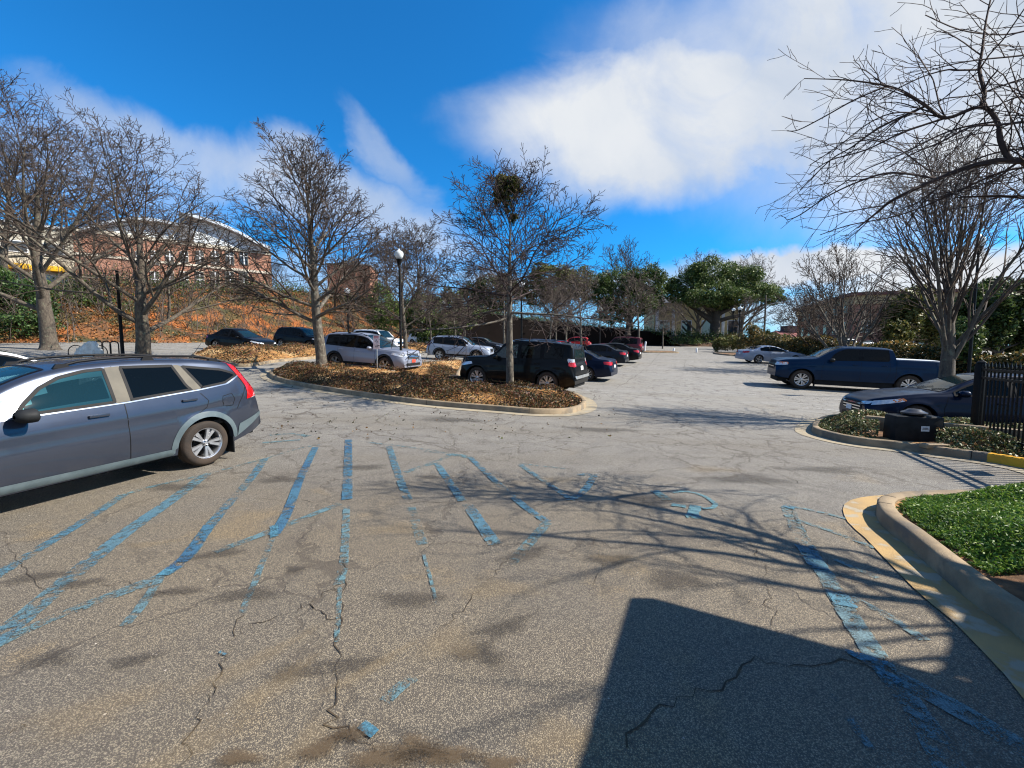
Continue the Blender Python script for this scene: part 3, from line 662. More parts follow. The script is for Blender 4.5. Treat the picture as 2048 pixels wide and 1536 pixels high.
def grow(out, p, d, L, r, lvl, C, rnd):
    n = C['segs'][min(lvl, len(C['segs'])-1)]; st = L/n; pts = [tuple(p)]; rr = [r]; tip = C['rmin']
    dirs = [d.copy()]; wob = C['wob']
    for i in range(n):
        d = (d+Vector((rnd.gauss(0, wob), rnd.gauss(0, wob), rnd.gauss(0, wob)))+Vector((0, 0, 1))*C['trop'][min(lvl, len(C['trop'])-1)]*st).normalized()
        p = p+d*st; pts.append(tuple(p)); k = (i+1)/n; rr.append(max(tip, r*(1-k)**.8+tip*k)); dirs.append(d.copy())
    out.append((pts, rr))
    if lvl >= C['levels']: return
    nc = C['nch'][lvl]; nc = max(1, int(nc*rnd.uniform(.75, 1.25)*(1 if L > 0 else 0))); phi = rnd.uniform(0, 6.28)
    for k in range(nc):
        f = C['c0']+(1-C['c0'])*(k+rnd.random())/nc; i = min(n-1, int(f*n)); t_ = f*n-i
        q = Vector(pts[i]).lerp(Vector(pts[i+1]), t_); dd = dirs[i+1]
        phi += 2.4+rnd.uniform(-.4, .4); ang = R(C['ang'][lvl]+rnd.uniform(-13, 13))
        nd = (dd*math.cos(ang)+rnd_perp(dd, rnd, phi)*math.sin(ang)).normalized()
        LL = L*C['rat'][lvl]*(1-.55*f)*rnd.uniform(.7, 1.2); rc = max(tip, rr[i]*C['rr'])
        if LL > .12: grow(out, q, nd, LL, rc, lvl+1, C, rnd)
BASE = dict(segs=[7, 6, 5, 4, 3], wob=.07, trop=[.03, .04, .03, .0, .0], levels=3, nch=[9, 7, 6, 5], c0=.18, ang=[42, 45, 48, 50], rat=[.62, .55, .55, .5], rr=.58, rmin=.006)
def bare_tree(name, loc, H, seed, fork=.3, nl=9, a0=60, a1=25, l0=.5, l1=.35, tr=.2, lead=.8, cfg=None, lean=(0, 0), label=None, group=None, mats=('bark', 'twig'), wobt=.03, flare=1.5, leadk=1.0, wide=1.0, limbk=.46):
    rnd = random.Random(seed); C = dict(BASE); C.update(cfg or {})
    root = empty(name, loc, 0, label, 'tree', group)
    n = 12; pts = []; rr = []; d = Vector((lean[0], lean[1], 1)).normalized(); p = Vector((0, 0, -.15)); HT = H*lead
    for i in range(n+1):
        k = i/n; pts.append(p.copy()); rad = tr*(1-k*leadk)**.75 if k < 1 else C['rmin']
        if i == 0: rad *= flare
        rr.append(max(C['rmin'], rad))
        d = (d+Vector((rnd.gauss(0, wobt), rnd.gauss(0, wobt), .03))).normalized(); p = p+d*(HT/n)
    # base flare as extra rings
    b = pts[0]; c = pts[1]; pts2 = [b, b.lerp(c, .15+.15/(HT/n)*.3), b.lerp(c, .45)]+pts[1:]; rr2 = [rr[0], tr*1.15, tr*1.02]+rr[1:]
    trunk = tubes_mesh('trunk', [([tuple(q) for q in pts2], rr2)])
    to = link('trunk', trunk, M[mats[0]], root, smooth=True)
    out = []; phi = rnd.uniform(0, 6)
    for k in range(nl):
        f = fork+(1-fork)*(k/nl)**.9*.97; i = min(n-1, int(f*n)); t_ = f*n-i
        q = pts[i].lerp(pts[i+1], t_); phi += 2.4+rnd.uniform(-.3, .3); g = (f-fork)/(1-fork)
        an = R(a0+(a1-a0)*g+rnd.uniform(-8, 8)); dd = (pts[i+1]-pts[i]).normalized()
        nd = (dd*math.cos(an)+rnd_perp(dd, rnd, phi)*math.sin(an)).normalized()
        rc = rr[i]*limbk*(1-.3*g)
        grow(out, q, nd, H*(l0+(l1-l0)*g)*rnd.uniform(.85, 1.12), max(C['rmin']*2, rc), 0, C, rnd)
    big = [o for o in out if o[1][0] > .045]; small = [o for o in out if o[1][0] <= .045]
    if big: link('limbs', tubes_mesh('limbs', big), M[mats[0]], root, smooth=True)
    cm = tubes_mesh('crown', small); link('crown', cm, M[mats[1]], root)
    z = np.empty(len(cm.vertices)*3, dtype=np.float32); cm.vertices.foreach_get('co', z); zz = np.percentile(z[2::3], 99.6); fit = H/zz
    for ch in root.children:
        ch.data.transform(Matrix.Diagonal((fit*wide, fit*wide, fit, 1)) if ch.name.split('.')[0] != 'trunk' else Matrix.Diagonal((fit*wide, fit*wide, fit, 1)))
    return root
def copy_tree_obj(src, loc, rz, sc, label, group=None):
    r = src.copy(); COL.objects.link(r); r.location = loc; r.rotation_euler = (0, 0, rz); r.scale = (sc[0], sc[0], sc[1]) if isinstance(sc, tuple) else (sc,)*3
    r['label'] = label
    if group: r['group'] = group
    for ch in src.children:
        c = ch.copy(); COL.objects.link(c); c.parent = r
        for g in ch.children:
            e = g.copy(); COL.objects.link(e); e.parent = c
    return r
def near_z(x, y): return gh(x, y)

# leafy masses
def leaf_cloud(lobes, n, size, seed=0, shell=.55, gap=.35, up=.0, aspect=.55, freq=1.6):
    r0 = random.Random(seed+100); kids = []
    for l in lobes:
        for _ in range(9 if len(lobes) > 2 else 0):
            u = Vector((r0.gauss(0, 1), r0.gauss(0, 1), r0.gauss(0.25, .8))).normalized(); f = r0.uniform(.22, .42)
            kids.append((l[0]+u.x*l[3]*.86, l[1]+u.y*l[4]*.86, l[2]+u.z*l[5]*.86, l[3]*f, l[4]*f, l[5]*f*1.05))
    lobes = [(l[0], l[1], l[2], l[3]*.86, l[4]*.86, l[5]*.86) for l in lobes]+kids if kids else lobes
    rg = np.random.RandomState(seed); w = np.array([l[3]*l[4]*l[5] for l in lobes])**.67; w /= w.sum(); Ps = []; got = 0
    while got < n:
        k = rg.choice(len(lobes), size=n, p=w); L = np.array([l[:6] for l in lobes])[k]
        d = rg.randn(n, 3); d /= np.linalg.norm(d, axis=1, keepdims=True)
        r = (shell+(1-shell)*rg.rand(n)**.7)
        wig = 1+.16*np.sin(d[:, 0]*5+k)*np.sin(d[:, 1]*6+k*2)+.12*np.sin(d[:, 2]*9+k*3+d[:, 0]*7)
        P = L[:, :3]+d*r[:, None]*L[:, 3:6]*wig[:, None]
        q = np.sin(P[:, 0]*freq*2.1+1)*np.sin(P[:, 1]*freq*1.9+2)*np.sin(P[:, 2]*freq*2.4)+.5*np.sin(P[:, 0]*freq*5)*np.sin(P[:, 2]*freq*4.6+P[:, 1]*freq*3)
        P = P[(q > -gap) | (rg.rand(n) < .25)]; Ps.append(P); got += len(P)
    P = np.concatenate(Ps)[:n]; return leaves_at(P, size, rg, aspect, up)
def leaves_at(P, size, rg, aspect=.55, up=0.0):
    n = len(P); a = rg.randn(n, 3); a[:, 2] *= (1-up*.6); a /= np.linalg.norm(a, axis=1, keepdims=True)
    b = rg.randn(n, 3); b = np.cross(a, b); b /= np.linalg.norm(b, axis=1, keepdims=True)+1e-9
    s = size*(.55+.9*rg.rand(n))[:, None]
    c = np.cross(a, b)*s*.18
    V = np.stack([P-a*s*.5, P+b*s*aspect*.5+c, P+a*s*.5, P-b*s*aspect*.5+c], 1).reshape(-1, 3)
    return V, np.arange(n*4).reshape(-1, 4)
M['leaf_dark'] = leaf_mat('evergreen_leaves', [(.035, .065, .016), (.06, .10, .022), (.028, .05, .014), (.09, .14, .03), (.14, .17, .04)])
M['leaf_oak'] = leaf_mat('live_oak_leaves', [(.035, .065, .016), (.07, .12, .028), (.11, .17, .04), (.17, .22, .06), (.05, .09, .02), (.21, .24, .07)])
M['leaf_yel'] = leaf_mat('yellow_green_leaves', [(.15, .15, .035), (.09, .12, .03), (.19, .18, .05), (.06, .085, .02), (.24, .19, .05)])
M['leaf_ivy'] = leaf_mat('ivy_leaves', [(.04, .09, .02), (.07, .13, .03), (.02, .05, .012), (.10, .15, .04)])
M['leaf_brush'] = leaf_mat('dry_brush_leaves', [(.14, .075, .028), (.05, .045, .018), (.22, .11, .03), (.03, .035, .012), (.09, .10, .03), (.06, .035, .018), (.28, .16, .05)])
M['leaf_jas'] = leaf_mat('jasmine_leaves', [(.11, .03, .02), (.05, .055, .018), (.22, .11, .045), (.04, .06, .018), (.33, .18, .07), (.035, .045, .015), (.14, .045, .025), (.06, .04, .02)], .15)
M['leaf_hedge'] = leaf_mat('hedge_leaves', [(.07, .085, .022), (.13, .12, .035), (.26, .17, .05), (.04, .055, .018), (.36, .21, .06)])
M['leaf_jun'] = leaf_mat('juniper_sprays', [(.07, .16, .018), (.14, .24, .03), (.035, .09, .015), (.24, .33, .05), (.09, .19, .03)], .3)
M['leaf_pale'] = leaf_mat('pale_glossy_leaves', [(.10, .13, .04), (.05, .07, .02), (.30, .30, .14), (.18, .20, .08), (.07, .09, .03), (.24, .13, .06)], .15)
M['leaf_fine'] = leaf_mat('feathery_green_leaves', [(.10, .17, .03), (.16, .24, .05), (.07, .12, .02), (.22, .28, .07)])

def evergreen(name, loc, lobes, n, size, m, trunk=None, seed=0, label='', cat='tree', group=None, gap=.35, tn='trunk', limbs=0):
    root = empty(name, loc, 0, label, cat, group)
    V, F = leaf_cloud(lobes, n, size, seed, gap=gap); link('crown' if trunk else 'foliage', mesh_np('crown', V, F), M[m], root)
    if trunk:
        h, r = trunk; rnd = random.Random(seed)
        polys = [([(0, 0, -.3), (0, 0, 0), (.05, 0, h*.35), (.1, .05, h*.7), (.1, .05, h)], [r*1.6, r*1.15, r, r*.8, r*.4])]
        for k in range(limbs or len(lobes)):
            l = lobes[k % len(lobes)]; a = Vector((.05, 0, h*rnd.uniform(.3, .75))); b = Vector(l[:3])+Vector((rnd.uniform(-.4, .4)*l[3], rnd.uniform(-.4, .4)*l[4], 0))
            mid = a.lerp(b, .5)+Vector((0, 0, -.06*(b-a).length)); polys.append(([tuple(a), tuple(a.lerp(mid, .5)+Vector((0, 0, .1))), tuple(mid), tuple(mid.lerp(b, .5)), tuple(b)], [r*.45, r*.4, r*.32, r*.2, .03]))
        link('trunk', tubes_mesh('trunk', polys), M['bark_dark'], root, smooth=True)
    return root

def base_at(px, py, Y=None):
    p = at(px, py) if Y is None else far(px, py, Y); return p
def hgt(px, py_top, P): return far(px, py_top, P.y).z-P.z

# --- the two spreading trees at the foot of the bank
YA = 24.5; p = far(100, 699, YA); p.z = lotH(p.x, p.y)+.1
bare_tree('bare_tree', p, 14.2, 11, fork=.22, nl=17, a0=54, a1=10, l0=.56, l1=.34, tr=.33, lead=.72, cfg=dict(nch=[9, 7, 5, 3], levels=3, rmin=.009, trop=[.05, .05, .03, 0], wob=.07), wide=1.15, label='tall bare tree at the left edge, its trunk left of the covered bicycle', wobt=.05)
YB = 20.5; p = far(285, 704, YB); p.z = lotH(p.x, p.y)+.1
bare_tree('bare_tree', p, 10.9, 23, fork=.20, nl=17, a0=56, a1=10, l0=.58, l1=.36, tr=.29, lead=.66, cfg=dict(nch=[9, 7, 5, 3], levels=3, rmin=.008, trop=[.05, .05, .03, 0], wob=.07), wide=1.15, label='wide bare tree whose thick trunk stands right of the bicycle racks', wobt=.05)
# --- the trees of the middle island
p = at(645, 742); p.z += .1
T3 = bare_tree('bare_tree', p, hgt(645, 300, p), 5, fork=.27, nl=30, a0=66, a1=14, l0=.46, l1=.22, tr=.25, lead=.93, cfg=dict(nch=[10, 7, 5, 3], levels=3, rmin=.009, trop=[.05, .04, .03, 0], ang=[36, 42, 46, 50], wob=.065), wide=1.18, label='bare tree with lichen spotted trunk standing at the rear of the silver sport utility', mats=('bark_pale', 'twig'))
p = at(1020, 791); p.z += .1
T4 = bare_tree('bare_tree', p, hgt(1020, 318, p), 42, fork=.44, nl=28, a0=92, a1=20, l0=.50, l1=.26, tr=.155, lead=.90, cfg=dict(nch=[10, 7, 5, 3], levels=3, rmin=.008, trop=[.015, .02, .02, 0], ang=[38, 42, 46, 50], wob=.085), wide=1.08, label='bare tree with level branches in front of the black boxy sport utility', mats=('bark_pale', 'twig_dark'))
T4loc = p.copy()
# mistletoe ball high in that tree
q = far(1015, 382, T4loc.y)
V, F = leaf_cloud([(0, 0, 0, .5, .5, .48), (.18, .1, .2, .3, .3, .3), (-.2, -.1, -.22, .28, .3, .25), (0, .1, -.45, .16, .16, .3)], 2600, .12, 3, shell=.2)
mt = tag(link('mistletoe_clump', mesh_np('mistletoe_clump', V, F), M['leaf_yel']), 'round olive green mistletoe ball high in the bare tree', 'mistletoe'); mt.location = q
V2 = V*.35; o = tag(link('mistletoe_clump', mesh_np('mistletoe_clump', V2, F[:]), M['leaf_yel']), 'small mistletoe tuft just below the big mistletoe ball', 'mistletoe'); o.location = far(1027, 437, T4loc.y+.3)
# --- right island tree (upright, many stems)
p = at(1888, 858); p.z += .2
T5 = bare_tree('bare_tree', p, 7.6, 8, fork=.32, nl=26, a0=28, a1=3, l0=.60, l1=.42, tr=.205, lead=.62, cfg=dict(nch=[7, 5, 4, 3], levels=3, rmin=.005, trop=[.10, .08, .03, 0], ang=[28, 34, 42, 46], wob=.06, c0=.12), label='vase shaped bare tree in the planted island beside the iron gate', mats=('bark', 'twig'), lean=(.03, 0), limbk=.36)
T5loc = p.copy()
# --- behind the pickup
p = far(1692, 700, 27); p.z = lotH(p.x, p.y)
T6 = bare_tree('bare_tree', p, hgt(1692, 478, p), 31, fork=.13, nl=16, a0=46, a1=8, l0=.66, l1=.5, tr=.27, lead=.5, cfg=dict(nch=[7, 6, 4, 3], levels=3, rmin=.012, trop=[.06, .05, .02, 0], ang=[28, 34, 42, 46], wob=.06), label='multi stemmed bare tree rising above the roof of the blue pickup', mats=('bark_pale', 'twig'))
p = far(1627, 702, 33); p.z = lotH(p.x, p.y)
T7 = bare_tree('bare_tree', p, hgt(1627, 560, p), 77, fork=.22, nl=12, a0=60, a1=20, l0=.6, l1=.4, tr=.13, lead=.6, cfg=dict(nch=[8, 6, 5, 3], levels=3, rmin=.012), label='small bare tree over the hedge behind the silver coupe', mats=('bark', 'twig'))
# --- young trees in the rows of the car park
p = far(812, 700, 34); p.z = lotH(p.x, p.y)
T8 = bare_tree('bare_tree', p, hgt(812, 452, p), 61, fork=.28, nl=16, a0=60, a1=25, l0=.46, l1=.28, tr=.19, lead=.8, cfg=dict(nch=[9, 7, 5, 3], levels=3, rmin=.012), label='bare tree directly behind the nearest lamp post', mats=('bark', 'twig'))
p = far(1008, 697, 38); p.z = lotH(p.x, p.y)
T9 = bare_tree('bare_tree', p, hgt(1008, 520, p), 62, fork=.35, nl=14, a0=58, a1=25, l0=.42, l1=.26, tr=.13, lead=.85, cfg=dict(nch=[9, 6, 5, 3], levels=3, rmin=.014), label='thin bare tree just left of the trunk with the mistletoe', mats=('bark_pale', 'twig_pale'))
young = [(862, 45, 560, 1.1, 'slender bare tree left of the silver crossover in the back row'), (911, 47, 575, 2.2, 'slender bare tree behind the roof of the silver crossover'), (930, 52, 590, 3.1, 'slender bare tree right behind the back lamp of the silver crossover row'),
         (1100, 40, 548, 4.0, 'young bare tree left of the one beside the red car'), (1132, 42, 552, 5.2, 'young pale trunked bare tree between the mistletoe tree and the red car'), (1162, 33, 528, .4, 'young bare tree standing in front of the red car'),
         (1277, 46, 540, 1.9, 'bare tree with a straight stem above the maroon van'), (1112, 50, 575, 2.9, 'far young bare tree in front of the brick wall, left of the red car'), (1325, 60, 600, 5.7, 'small bare tree left of the big live oak trunk'), (1350, 66, 604, 3.7, 'low bushy bare tree in front of the cream house'), (1500, 60, 590, .9, 'bare sapling at the right side of the big live oak')]
for i, (x, Y, top, rz, lab) in enumerate(young):
    p = far(x, 700, Y); p.z = lotH(p.x, p.y) if Y < 64 else 4.2
    h = hgt(x, top, p); h9 = hgt(1008, 520, T9.location); copy_tree_obj(T9, p, rz, (h/h9*1.05, h/h9), lab, 'young trees in the rows of the car park')
T9['group'] = 'young trees in the rows of the car park'
bg = [(845, 60, 440, 6.2, T8, 'tall bare tree on the bank above the white hatchback'), (1262, 92, 478, 1.0, T6, 'bare crown rising behind the evergreens at the centre'), (560, 60, 520, 2.0, T8, 'bare tree on top of the bank right of the brick building'),
      (720, 62, 500, 4.0, T3, 'bare tree on the bank behind the second lamp post'), (20, 36, 250, 1.3, T3, 'tall bare tree on the bank at the far left edge'), (200, 46, 400, 5.3, T8, 'bare tree on the bank between the two big left trees'),
      (1395, 95, 505, 2.4, T6, 'bare top showing behind the left side of the live oak'), (1480, 95, 508, 4.4, T6, 'bare top showing behind the right side of the live oak'), (780, 70, 480, .7, T8, 'bare tree far back between the lamp post and the mistletoe tree'), (950, 80, 520, 2.7, T8, 'bare tree beyond the brick wall at its left end'),
      (1600, 55, 570, 2.2, T7, 'bare tree left of the brick office block'), (1760, 33, 600, .3, T7, 'leaning bare tree against the brick office front')]
def ground_any(x, y):
    # height of the bank where it stands, else the lot
    best = None
    for i in range(len(fp)-1):
        v = Vector((x, y))-fp[i]; d = -(v.dot(fnn[i])); s = abs(v.dot(Vector((-fnn[i].y, fnn[i].x))))
        if s < 1.2 and d > 0 and (best is None or d < best[0]): best = (d, hill_z(fp[i], d, i))
    return best[1] if best else lotH(x, y)
for x, Y, top, rz, src, lab in bg:
    p = far(x, 700, Y); p.z = ground_any(p.x, p.y) if p.x < -2 else (lotH(p.x, p.y) if Y < 64 else 5.0)
    h = hgt(x, top, p); h0 = {T8: hgt(812, 452, T8.location), T6: hgt(1692, 478, T6.location), T3: hgt(645, 262, T3.location), T7: hgt(1627, 560, T7.location)}[src]
    copy_tree_obj(src, p, rz, h/h0, lab)

# --- the big tree whose limbs reach in at the top right; its trunk stands just outside the frame
root = empty('overhanging_tree', (6.4, at(1750, 1258).y, 0), 0, 'dark bare limbs of a tree reaching in from the top right', 'tree')
rnd = random.Random(4)
TB = Vector((6.4, at(1750, 1258).y, 0)); trunkp = [(0, 0, -.2), (0, 0, .3), (.02, 0, 1.2), (.05, .02, 2.2), (.05, .0, 2.8), (.12, -.25, 3.3), (.4, -.9, 4.0), (.6, -1.5, 5.0), (.5, -2.1, 6.2)]
big = [(trunkp, [.36, .27, .24, .22, .19, .12, .08, .05, .015])]; small = []
def traced(pts, Ys, r0, r1):
    n = len(pts); P = [far(x, y, Ys[0]+(Ys[1]-Ys[0])*i/(n-1))-TB for i, (x, y) in enumerate(pts)]
    return P, [r0+(r1-r0)*i/(n-1) for i in range(n)]
tr_ = []
def dense(P, rr, k=4):
    Q = catmull(P, k); n = len(Q); R2 = [rr[0]+(rr[-1]-rr[0])*(i/(n-1))**.8 for i in range(n)]; return Q, [q*.8 for q in R2]
stem = [Vector((.05, .05, 2.7)), Vector((-.3, .7, 2.95)), Vector((-.6, 1.5, 3.25))]
A, _ = traced([(2047, 321), (1955, 329), (1875, 358), (1789, 398), (1755, 424), (1716, 455)], (4.6, 5.3), .05, .01)
tr_.append(dense(stem+A, [.075, .010]))
Bp, _ = traced([(2020, 318), (2001, 280), (1995, 243), (1961, 213), (1892, 236), (1852, 212), (1812, 186), (1775, 172), (1720, 163), (1675, 159), (1608, 157)], (4.65, 5.0), .05, .006)
tr_.append(dense([A[0]]+Bp, [.042, .005]))
C_, _ = traced([(1961, 213), (1968, 186), (1958, 140), (1964, 100), (1972, 40), (1990, -40)], (4.75, 4.5), .03, .006); tr_.append(dense(C_, [.035, .008]))
for pts, ys, r in [([(1892, 236), (1803, 266), (1732, 300), (1660, 321), (1617, 350)], (4.85, 5.3), .018), ([(1852, 212), (1760, 255), (1703, 295), (1660, 321), (1600, 380)], (4.9, 5.4), .02), ([(1775, 172), (1709, 200), (1646, 235), (1597, 260), (1575, 262)], (4.9, 5.2), .014),
                   ([(1875, 358), (1789, 346), (1732, 358), (1660, 390), (1600, 430), (1575, 440)], (4.9, 5.5), .02), ([(1955, 329), (1870, 345), (1800, 300), (1740, 280), (1690, 290)], (4.8, 5.2), .014),
                   ([(1961, 140), (1915, 141), (1895, 140), (1850, 152), (1800, 175), (1760, 200)], (4.7, 5.0), .016), ([(2100, 240), (2000, 250), (1940, 255), (1880, 285), (1820, 310), (1770, 340)], (4.5, 5.0), .022), ([(2120, 100), (2040, 112), (1960, 120), (1900, 130), (1830, 150)], (4.5, 4.9), .016),
                   ([(2080, 330), (2000, 345), (1900, 390), (1800, 430), (1700, 450), (1640, 470)], (4.8, 5.6), .02), ([(1995, 243), (1900, 262), (1800, 310), (1720, 345), (1640, 400)], (4.8, 5.4), .016), ([(1892, 236), (1800, 225), (1740, 245), (1680, 290), (1620, 330)], (4.8, 5.2), .013), ([(2100, 300), (2020, 300), (1930, 330), (1850, 400), (1800, 470)], (4.7, 5.4), .018), ([(2110, 150), (2040, 160), (1950, 190), (1880, 200), (1810, 235)], (4.5, 5.0), .015), ([(2120, 40), (2060, 60), (2000, 70), (1920, 60), (1850, 30)], (4.5, 4.8), .016), ([(2130, 200), (2060, 190), (1990, 215), (1930, 280)], (4.6, 5.0), .016), ([(2100, 395), (2000, 392), (1925, 394), (1918, 396)], (5.0, 5.4), .055)]:
    P, _ = traced(pts, ys, r, .005)
    if pts[0][0] >= 2080: P = [A[0], A[0].lerp(P[0], .6)+Vector((0, 0, .05))]+P; r = min(.045, r*1.3)
    tr_.append(dense(P, [r, .007]))
Cc = dict(BASE); Cc.update(levels=3, rmin=.0027, segs=[6, 6, 5, 4], nch=[7, 5, 4, 3], wob=.13, trop=[0, -.02, .0, .0], ang=[40, 40, 42, 45], rat=[.6, .6, .55, .5])
def sprout(P, rr, dens, L0, lv):
    tot = 0
    for i in range(1, len(P)):
        seg = (P[i]-P[i-1]).length; tot += seg*dens
        while tot > 0:
            tot -= rnd.uniform(.6, 1.4); d = (P[i]-P[i-1]).normalized(); an = R(rnd.uniform(28, 62))
            nd = (d*math.cos(an)+rnd_perp(d, rnd, rnd.uniform(0, 6.28))*math.sin(an)).normalized()
            k = i/len(P); grow(small, P[i-1].lerp(P[i], rnd.random()), nd, L0*rnd.uniform(.4, 1.1)*(1-.35*k), min(.009, rr[i]*.55), lv, Cc, rnd)
for P, rr in tr_:
    big.append(([tuple(q) for q in P], rr)); sprout(P, rr, 6.5, .95, 1 if len(P) > 12 and rr[0] > .02 else 2)
# limbs higher up, beyond the frame; their shadows make the net on the asphalt
for pts, h0, r in [([(1870, 1175), (1740, 1110), (1640, 1095), (1430, 1078), (1240, 1060), (1060, 1070), (900, 1062), (760, 1045), (745, 1000)], 3.4, .045), ([(1900, 1215), (1780, 1190), (1640, 1120), (1540, 1070), (1480, 1020), (1380, 1005), (1280, 1006)], 3.6, .04),
                   ([(1240, 1060), (1240, 1020), (1200, 985), (1150, 960)], 4.4, .018), ([(1640, 1120), (1500, 1090), (1350, 1050), (1290, 1040)], 4.2, .018), ([(1750, 1150), (1560, 1140), (1400, 1105), (1290, 1100), (1230, 1120)], 4.0, .016),
                   ([(1560, 1270), (1300, 1368), (1180, 1372), (1000, 1362), (870, 1355)], 4.6, .028), ([(1300, 1368), (1180, 1385), (1000, 1440), (850, 1500), (780, 1530)], 4.8, .03), ([(1430, 1078), (1500, 1010), (1560, 990), (1600, 985)], 4.2, .014), ([(1060, 1070), (1000, 1100), (900, 1110), (840, 1100)], 5.2, .012)]:
    Q = []
    for k, (x, y) in enumerate(pts):
        g = at(x, y); h = max(h0+.12*k, (1.32*g.y-g.x)*sd.z/sd.x); Q.append(Vector((g.x, g.y, 0))+sd*(h/sd.z)-TB)
    if r > .025: Q = [Vector((.06, -.05, 2.9)), Vector((.06, -.05, 2.9)).lerp(Q[0], .5)+Vector((0, 0, .1))]+Q
    P, rr = dense(Q, [r, .006]); big.append(([tuple(q) for q in P], rr)); sprout(P, rr, 2.6, .9, 2)
# limbs out of view that throw the shadow net on the asphalt
Cb = dict(BASE); Cb.update(levels=2, rmin=.004, nch=[6, 4, 2, 2], trop=[.0, .02, .0, 0], wob=.09)
for az, el, L, z0, r in [(120, 30, 2.6, 2.7, .06), (100, 45, 3.0, 2.9, .05), (250, 40, 2.4, 3.0, .05), (20, 42, 3.5, 2.8, .06), (320, 40, 3.2, 3.0, .05)]:
    out = []; d = Vector((math.cos(R(az))*math.cos(R(el)), math.sin(R(az))*math.cos(R(el)), math.sin(R(el))))
    grow(out, Vector((.05, .05, z0)), d, L, r, 0, Cb, rnd); small += [o for o in out if o[1][0] <= .03]; big += [o for o in out if o[1][0] > .03]
link('trunk', tubes_mesh('trunk', big[:1]), M['bark_dark'], root, smooth=True)
link('limbs', tubes_mesh('limbs', big[1:]), M['twig_dark'], root, smooth=True)
link('crown', tubes_mesh('crown', small), M['twig_dark'], root)

# --- evergreens
def ev(px, pyb, Y, zb, lob, n, size, m, trunk, seed, label, cat='tree', name='evergreen_tree', group=None, gap=.35):
    """lob: lobes given as (px, py, rx_px, ry_px, dy) at depth Y"""
    b = far(px, 700, Y); b.z = zb; s = Y/FPX; L = []
    for x, y, rx, ry, dy in lob:
        c = far(x, y, Y+dy); L.append((c.x-b.x, c.y-b.y, c.z-b.z, rx*s, rx*s*.85, ry*s))
    return evergreen(name, b, L, n, size, m, trunk, seed, label, cat, group, gap)
ev(1428, 690, 76, 4.3, [(1430, 548, 52, 30, 0), (1382, 566, 42, 30, 1), (1480, 560, 48, 28, 0), (1352, 588, 30, 22, 0), (1525, 585, 42, 22, -1), (1430, 585, 60, 26, -2), (1400, 600, 40, 16, -3), (1470, 596, 46, 18, -2), (1545, 600, 24, 12, 0), (1335, 570, 22, 20, 1)], 60000, .28, 'leaf_oak', (6.5, .85), 1, 'great spreading live oak with dark trunk in front of the cream house', name='live_oak', gap=.25)
ev(1255, 690, 74, 4.8, [(1240, 565, 50, 32, 0), (1290, 570, 42, 34, 1), (1205, 590, 30, 26, -1), (1260, 610, 54, 26, 0), (1225, 630, 34, 18, 0), (1310, 600, 22, 24, 1)], 40000, .28, 'leaf_dark', (4, .4), 2, 'dense dark evergreen behind the maroon van', gap=.4)
ev(1110, 690, 78, 5.4, [(1100, 555, 46, 26, 0), (1150, 560, 42, 28, 1), (1060, 575, 36, 24, 0), (1180, 585, 26, 24, 1), (1120, 590, 44, 20, 0), (1075, 600, 30, 16, 2)], 28000, .30, 'leaf_yel', (5, .4), 3, 'olive green evergreen above the wall behind the mistletoe tree', gap=.3)
ev(985, 690, 82, 5.8, [(985, 575, 42, 28, 0), (950, 590, 30, 26, 0), (1020, 590, 32, 22, 0), (985, 612, 44, 18, 1)], 22000, .3, 'leaf_dark', (5, .4), 4, 'dark evergreen above the left end of the brick wall', gap=.2)
ev(850, 690, 52, 2.6, [(850, 620, 36, 34, 0), (875, 640, 26, 26, 0), (835, 650, 24, 26, 0), (890, 660, 22, 20, 1), (862, 672, 34, 16, 0)], 12000, .26, 'leaf_oak', None, 5, 'rounded green evergreen bush behind the white hatchback', 'bush', 'evergreen_bush', gap=.3)
ev(775, 690, 54, 3.4, [(765, 600, 26, 34, 0), (785, 630, 26, 26, 0), (760, 645, 22, 22, 0)], 7000, .22, 'leaf_fine', None, 6, 'tall feathery light green shrub left of the green bush', 'bush', 'evergreen_bush', gap=.1)
ev(910, 690, 62, 3.2, [(905, 610, 26, 30, 0), (935, 630, 30, 26, 1), (905, 650, 28, 26, 0)], 7000, .32, 'leaf_dark', None, 7, 'dark evergreen bush at the left end of the brick wall', 'bush', 'evergreen_bush', gap=.3)
ev(1830, 700, 32, 0.2, [(1810, 640, 34, 52, 0), (1850, 630, 36, 60, 1), (1790, 670, 24, 30, -1), (1870, 665, 30, 40, 0), (1832, 605, 30, 30, 0)], 22000, .2, 'leaf_yel', (2.5, .12), 8, 'yellow green evergreen shrub behind the hedge right of the brick office block', 'bush', 'evergreen_bush', gap=.25)
ev(1990, 700, 22, 0.1, [(1960, 650, 52, 68, 0), (2030, 640, 70, 80, 1), (2000, 610, 60, 50, 0), (2090, 660, 60, 70, 0), (1930, 675, 34, 44, -1), (2060, 590, 50, 40, 2)], 52000, .17, 'leaf_dark', (2.5, .15), 9, 'big dark conifer mass at the right edge behind the iron gate', 'tree', 'evergreen_tree', gap=.5)
ev(20, 640, 34, 4.0, [(20, 600, 80, 50, 0), (-40, 590, 60, 60, 0), (70, 630, 40, 30, -2), (30, 650, 70, 26, -3)], 24000, .17, 'leaf_ivy', None, 10, 'dense ivy covered thicket at the left edge of the bank', 'bush', 'ivy_thicket', gap=.2)
ev(1458, 700, 52, 1.3, [(1458, 688, 28, 14, 0), (1440, 692, 14, 12, 0), (1478, 690, 16, 12, 0), (1450, 684, 20, 10, 0)], 6000, .16, 'leaf_yel', None, 11, 'clipped round yellow green shrub at the far right end of the aisle', 'bush', 'clipped_shrub', gap=.9)
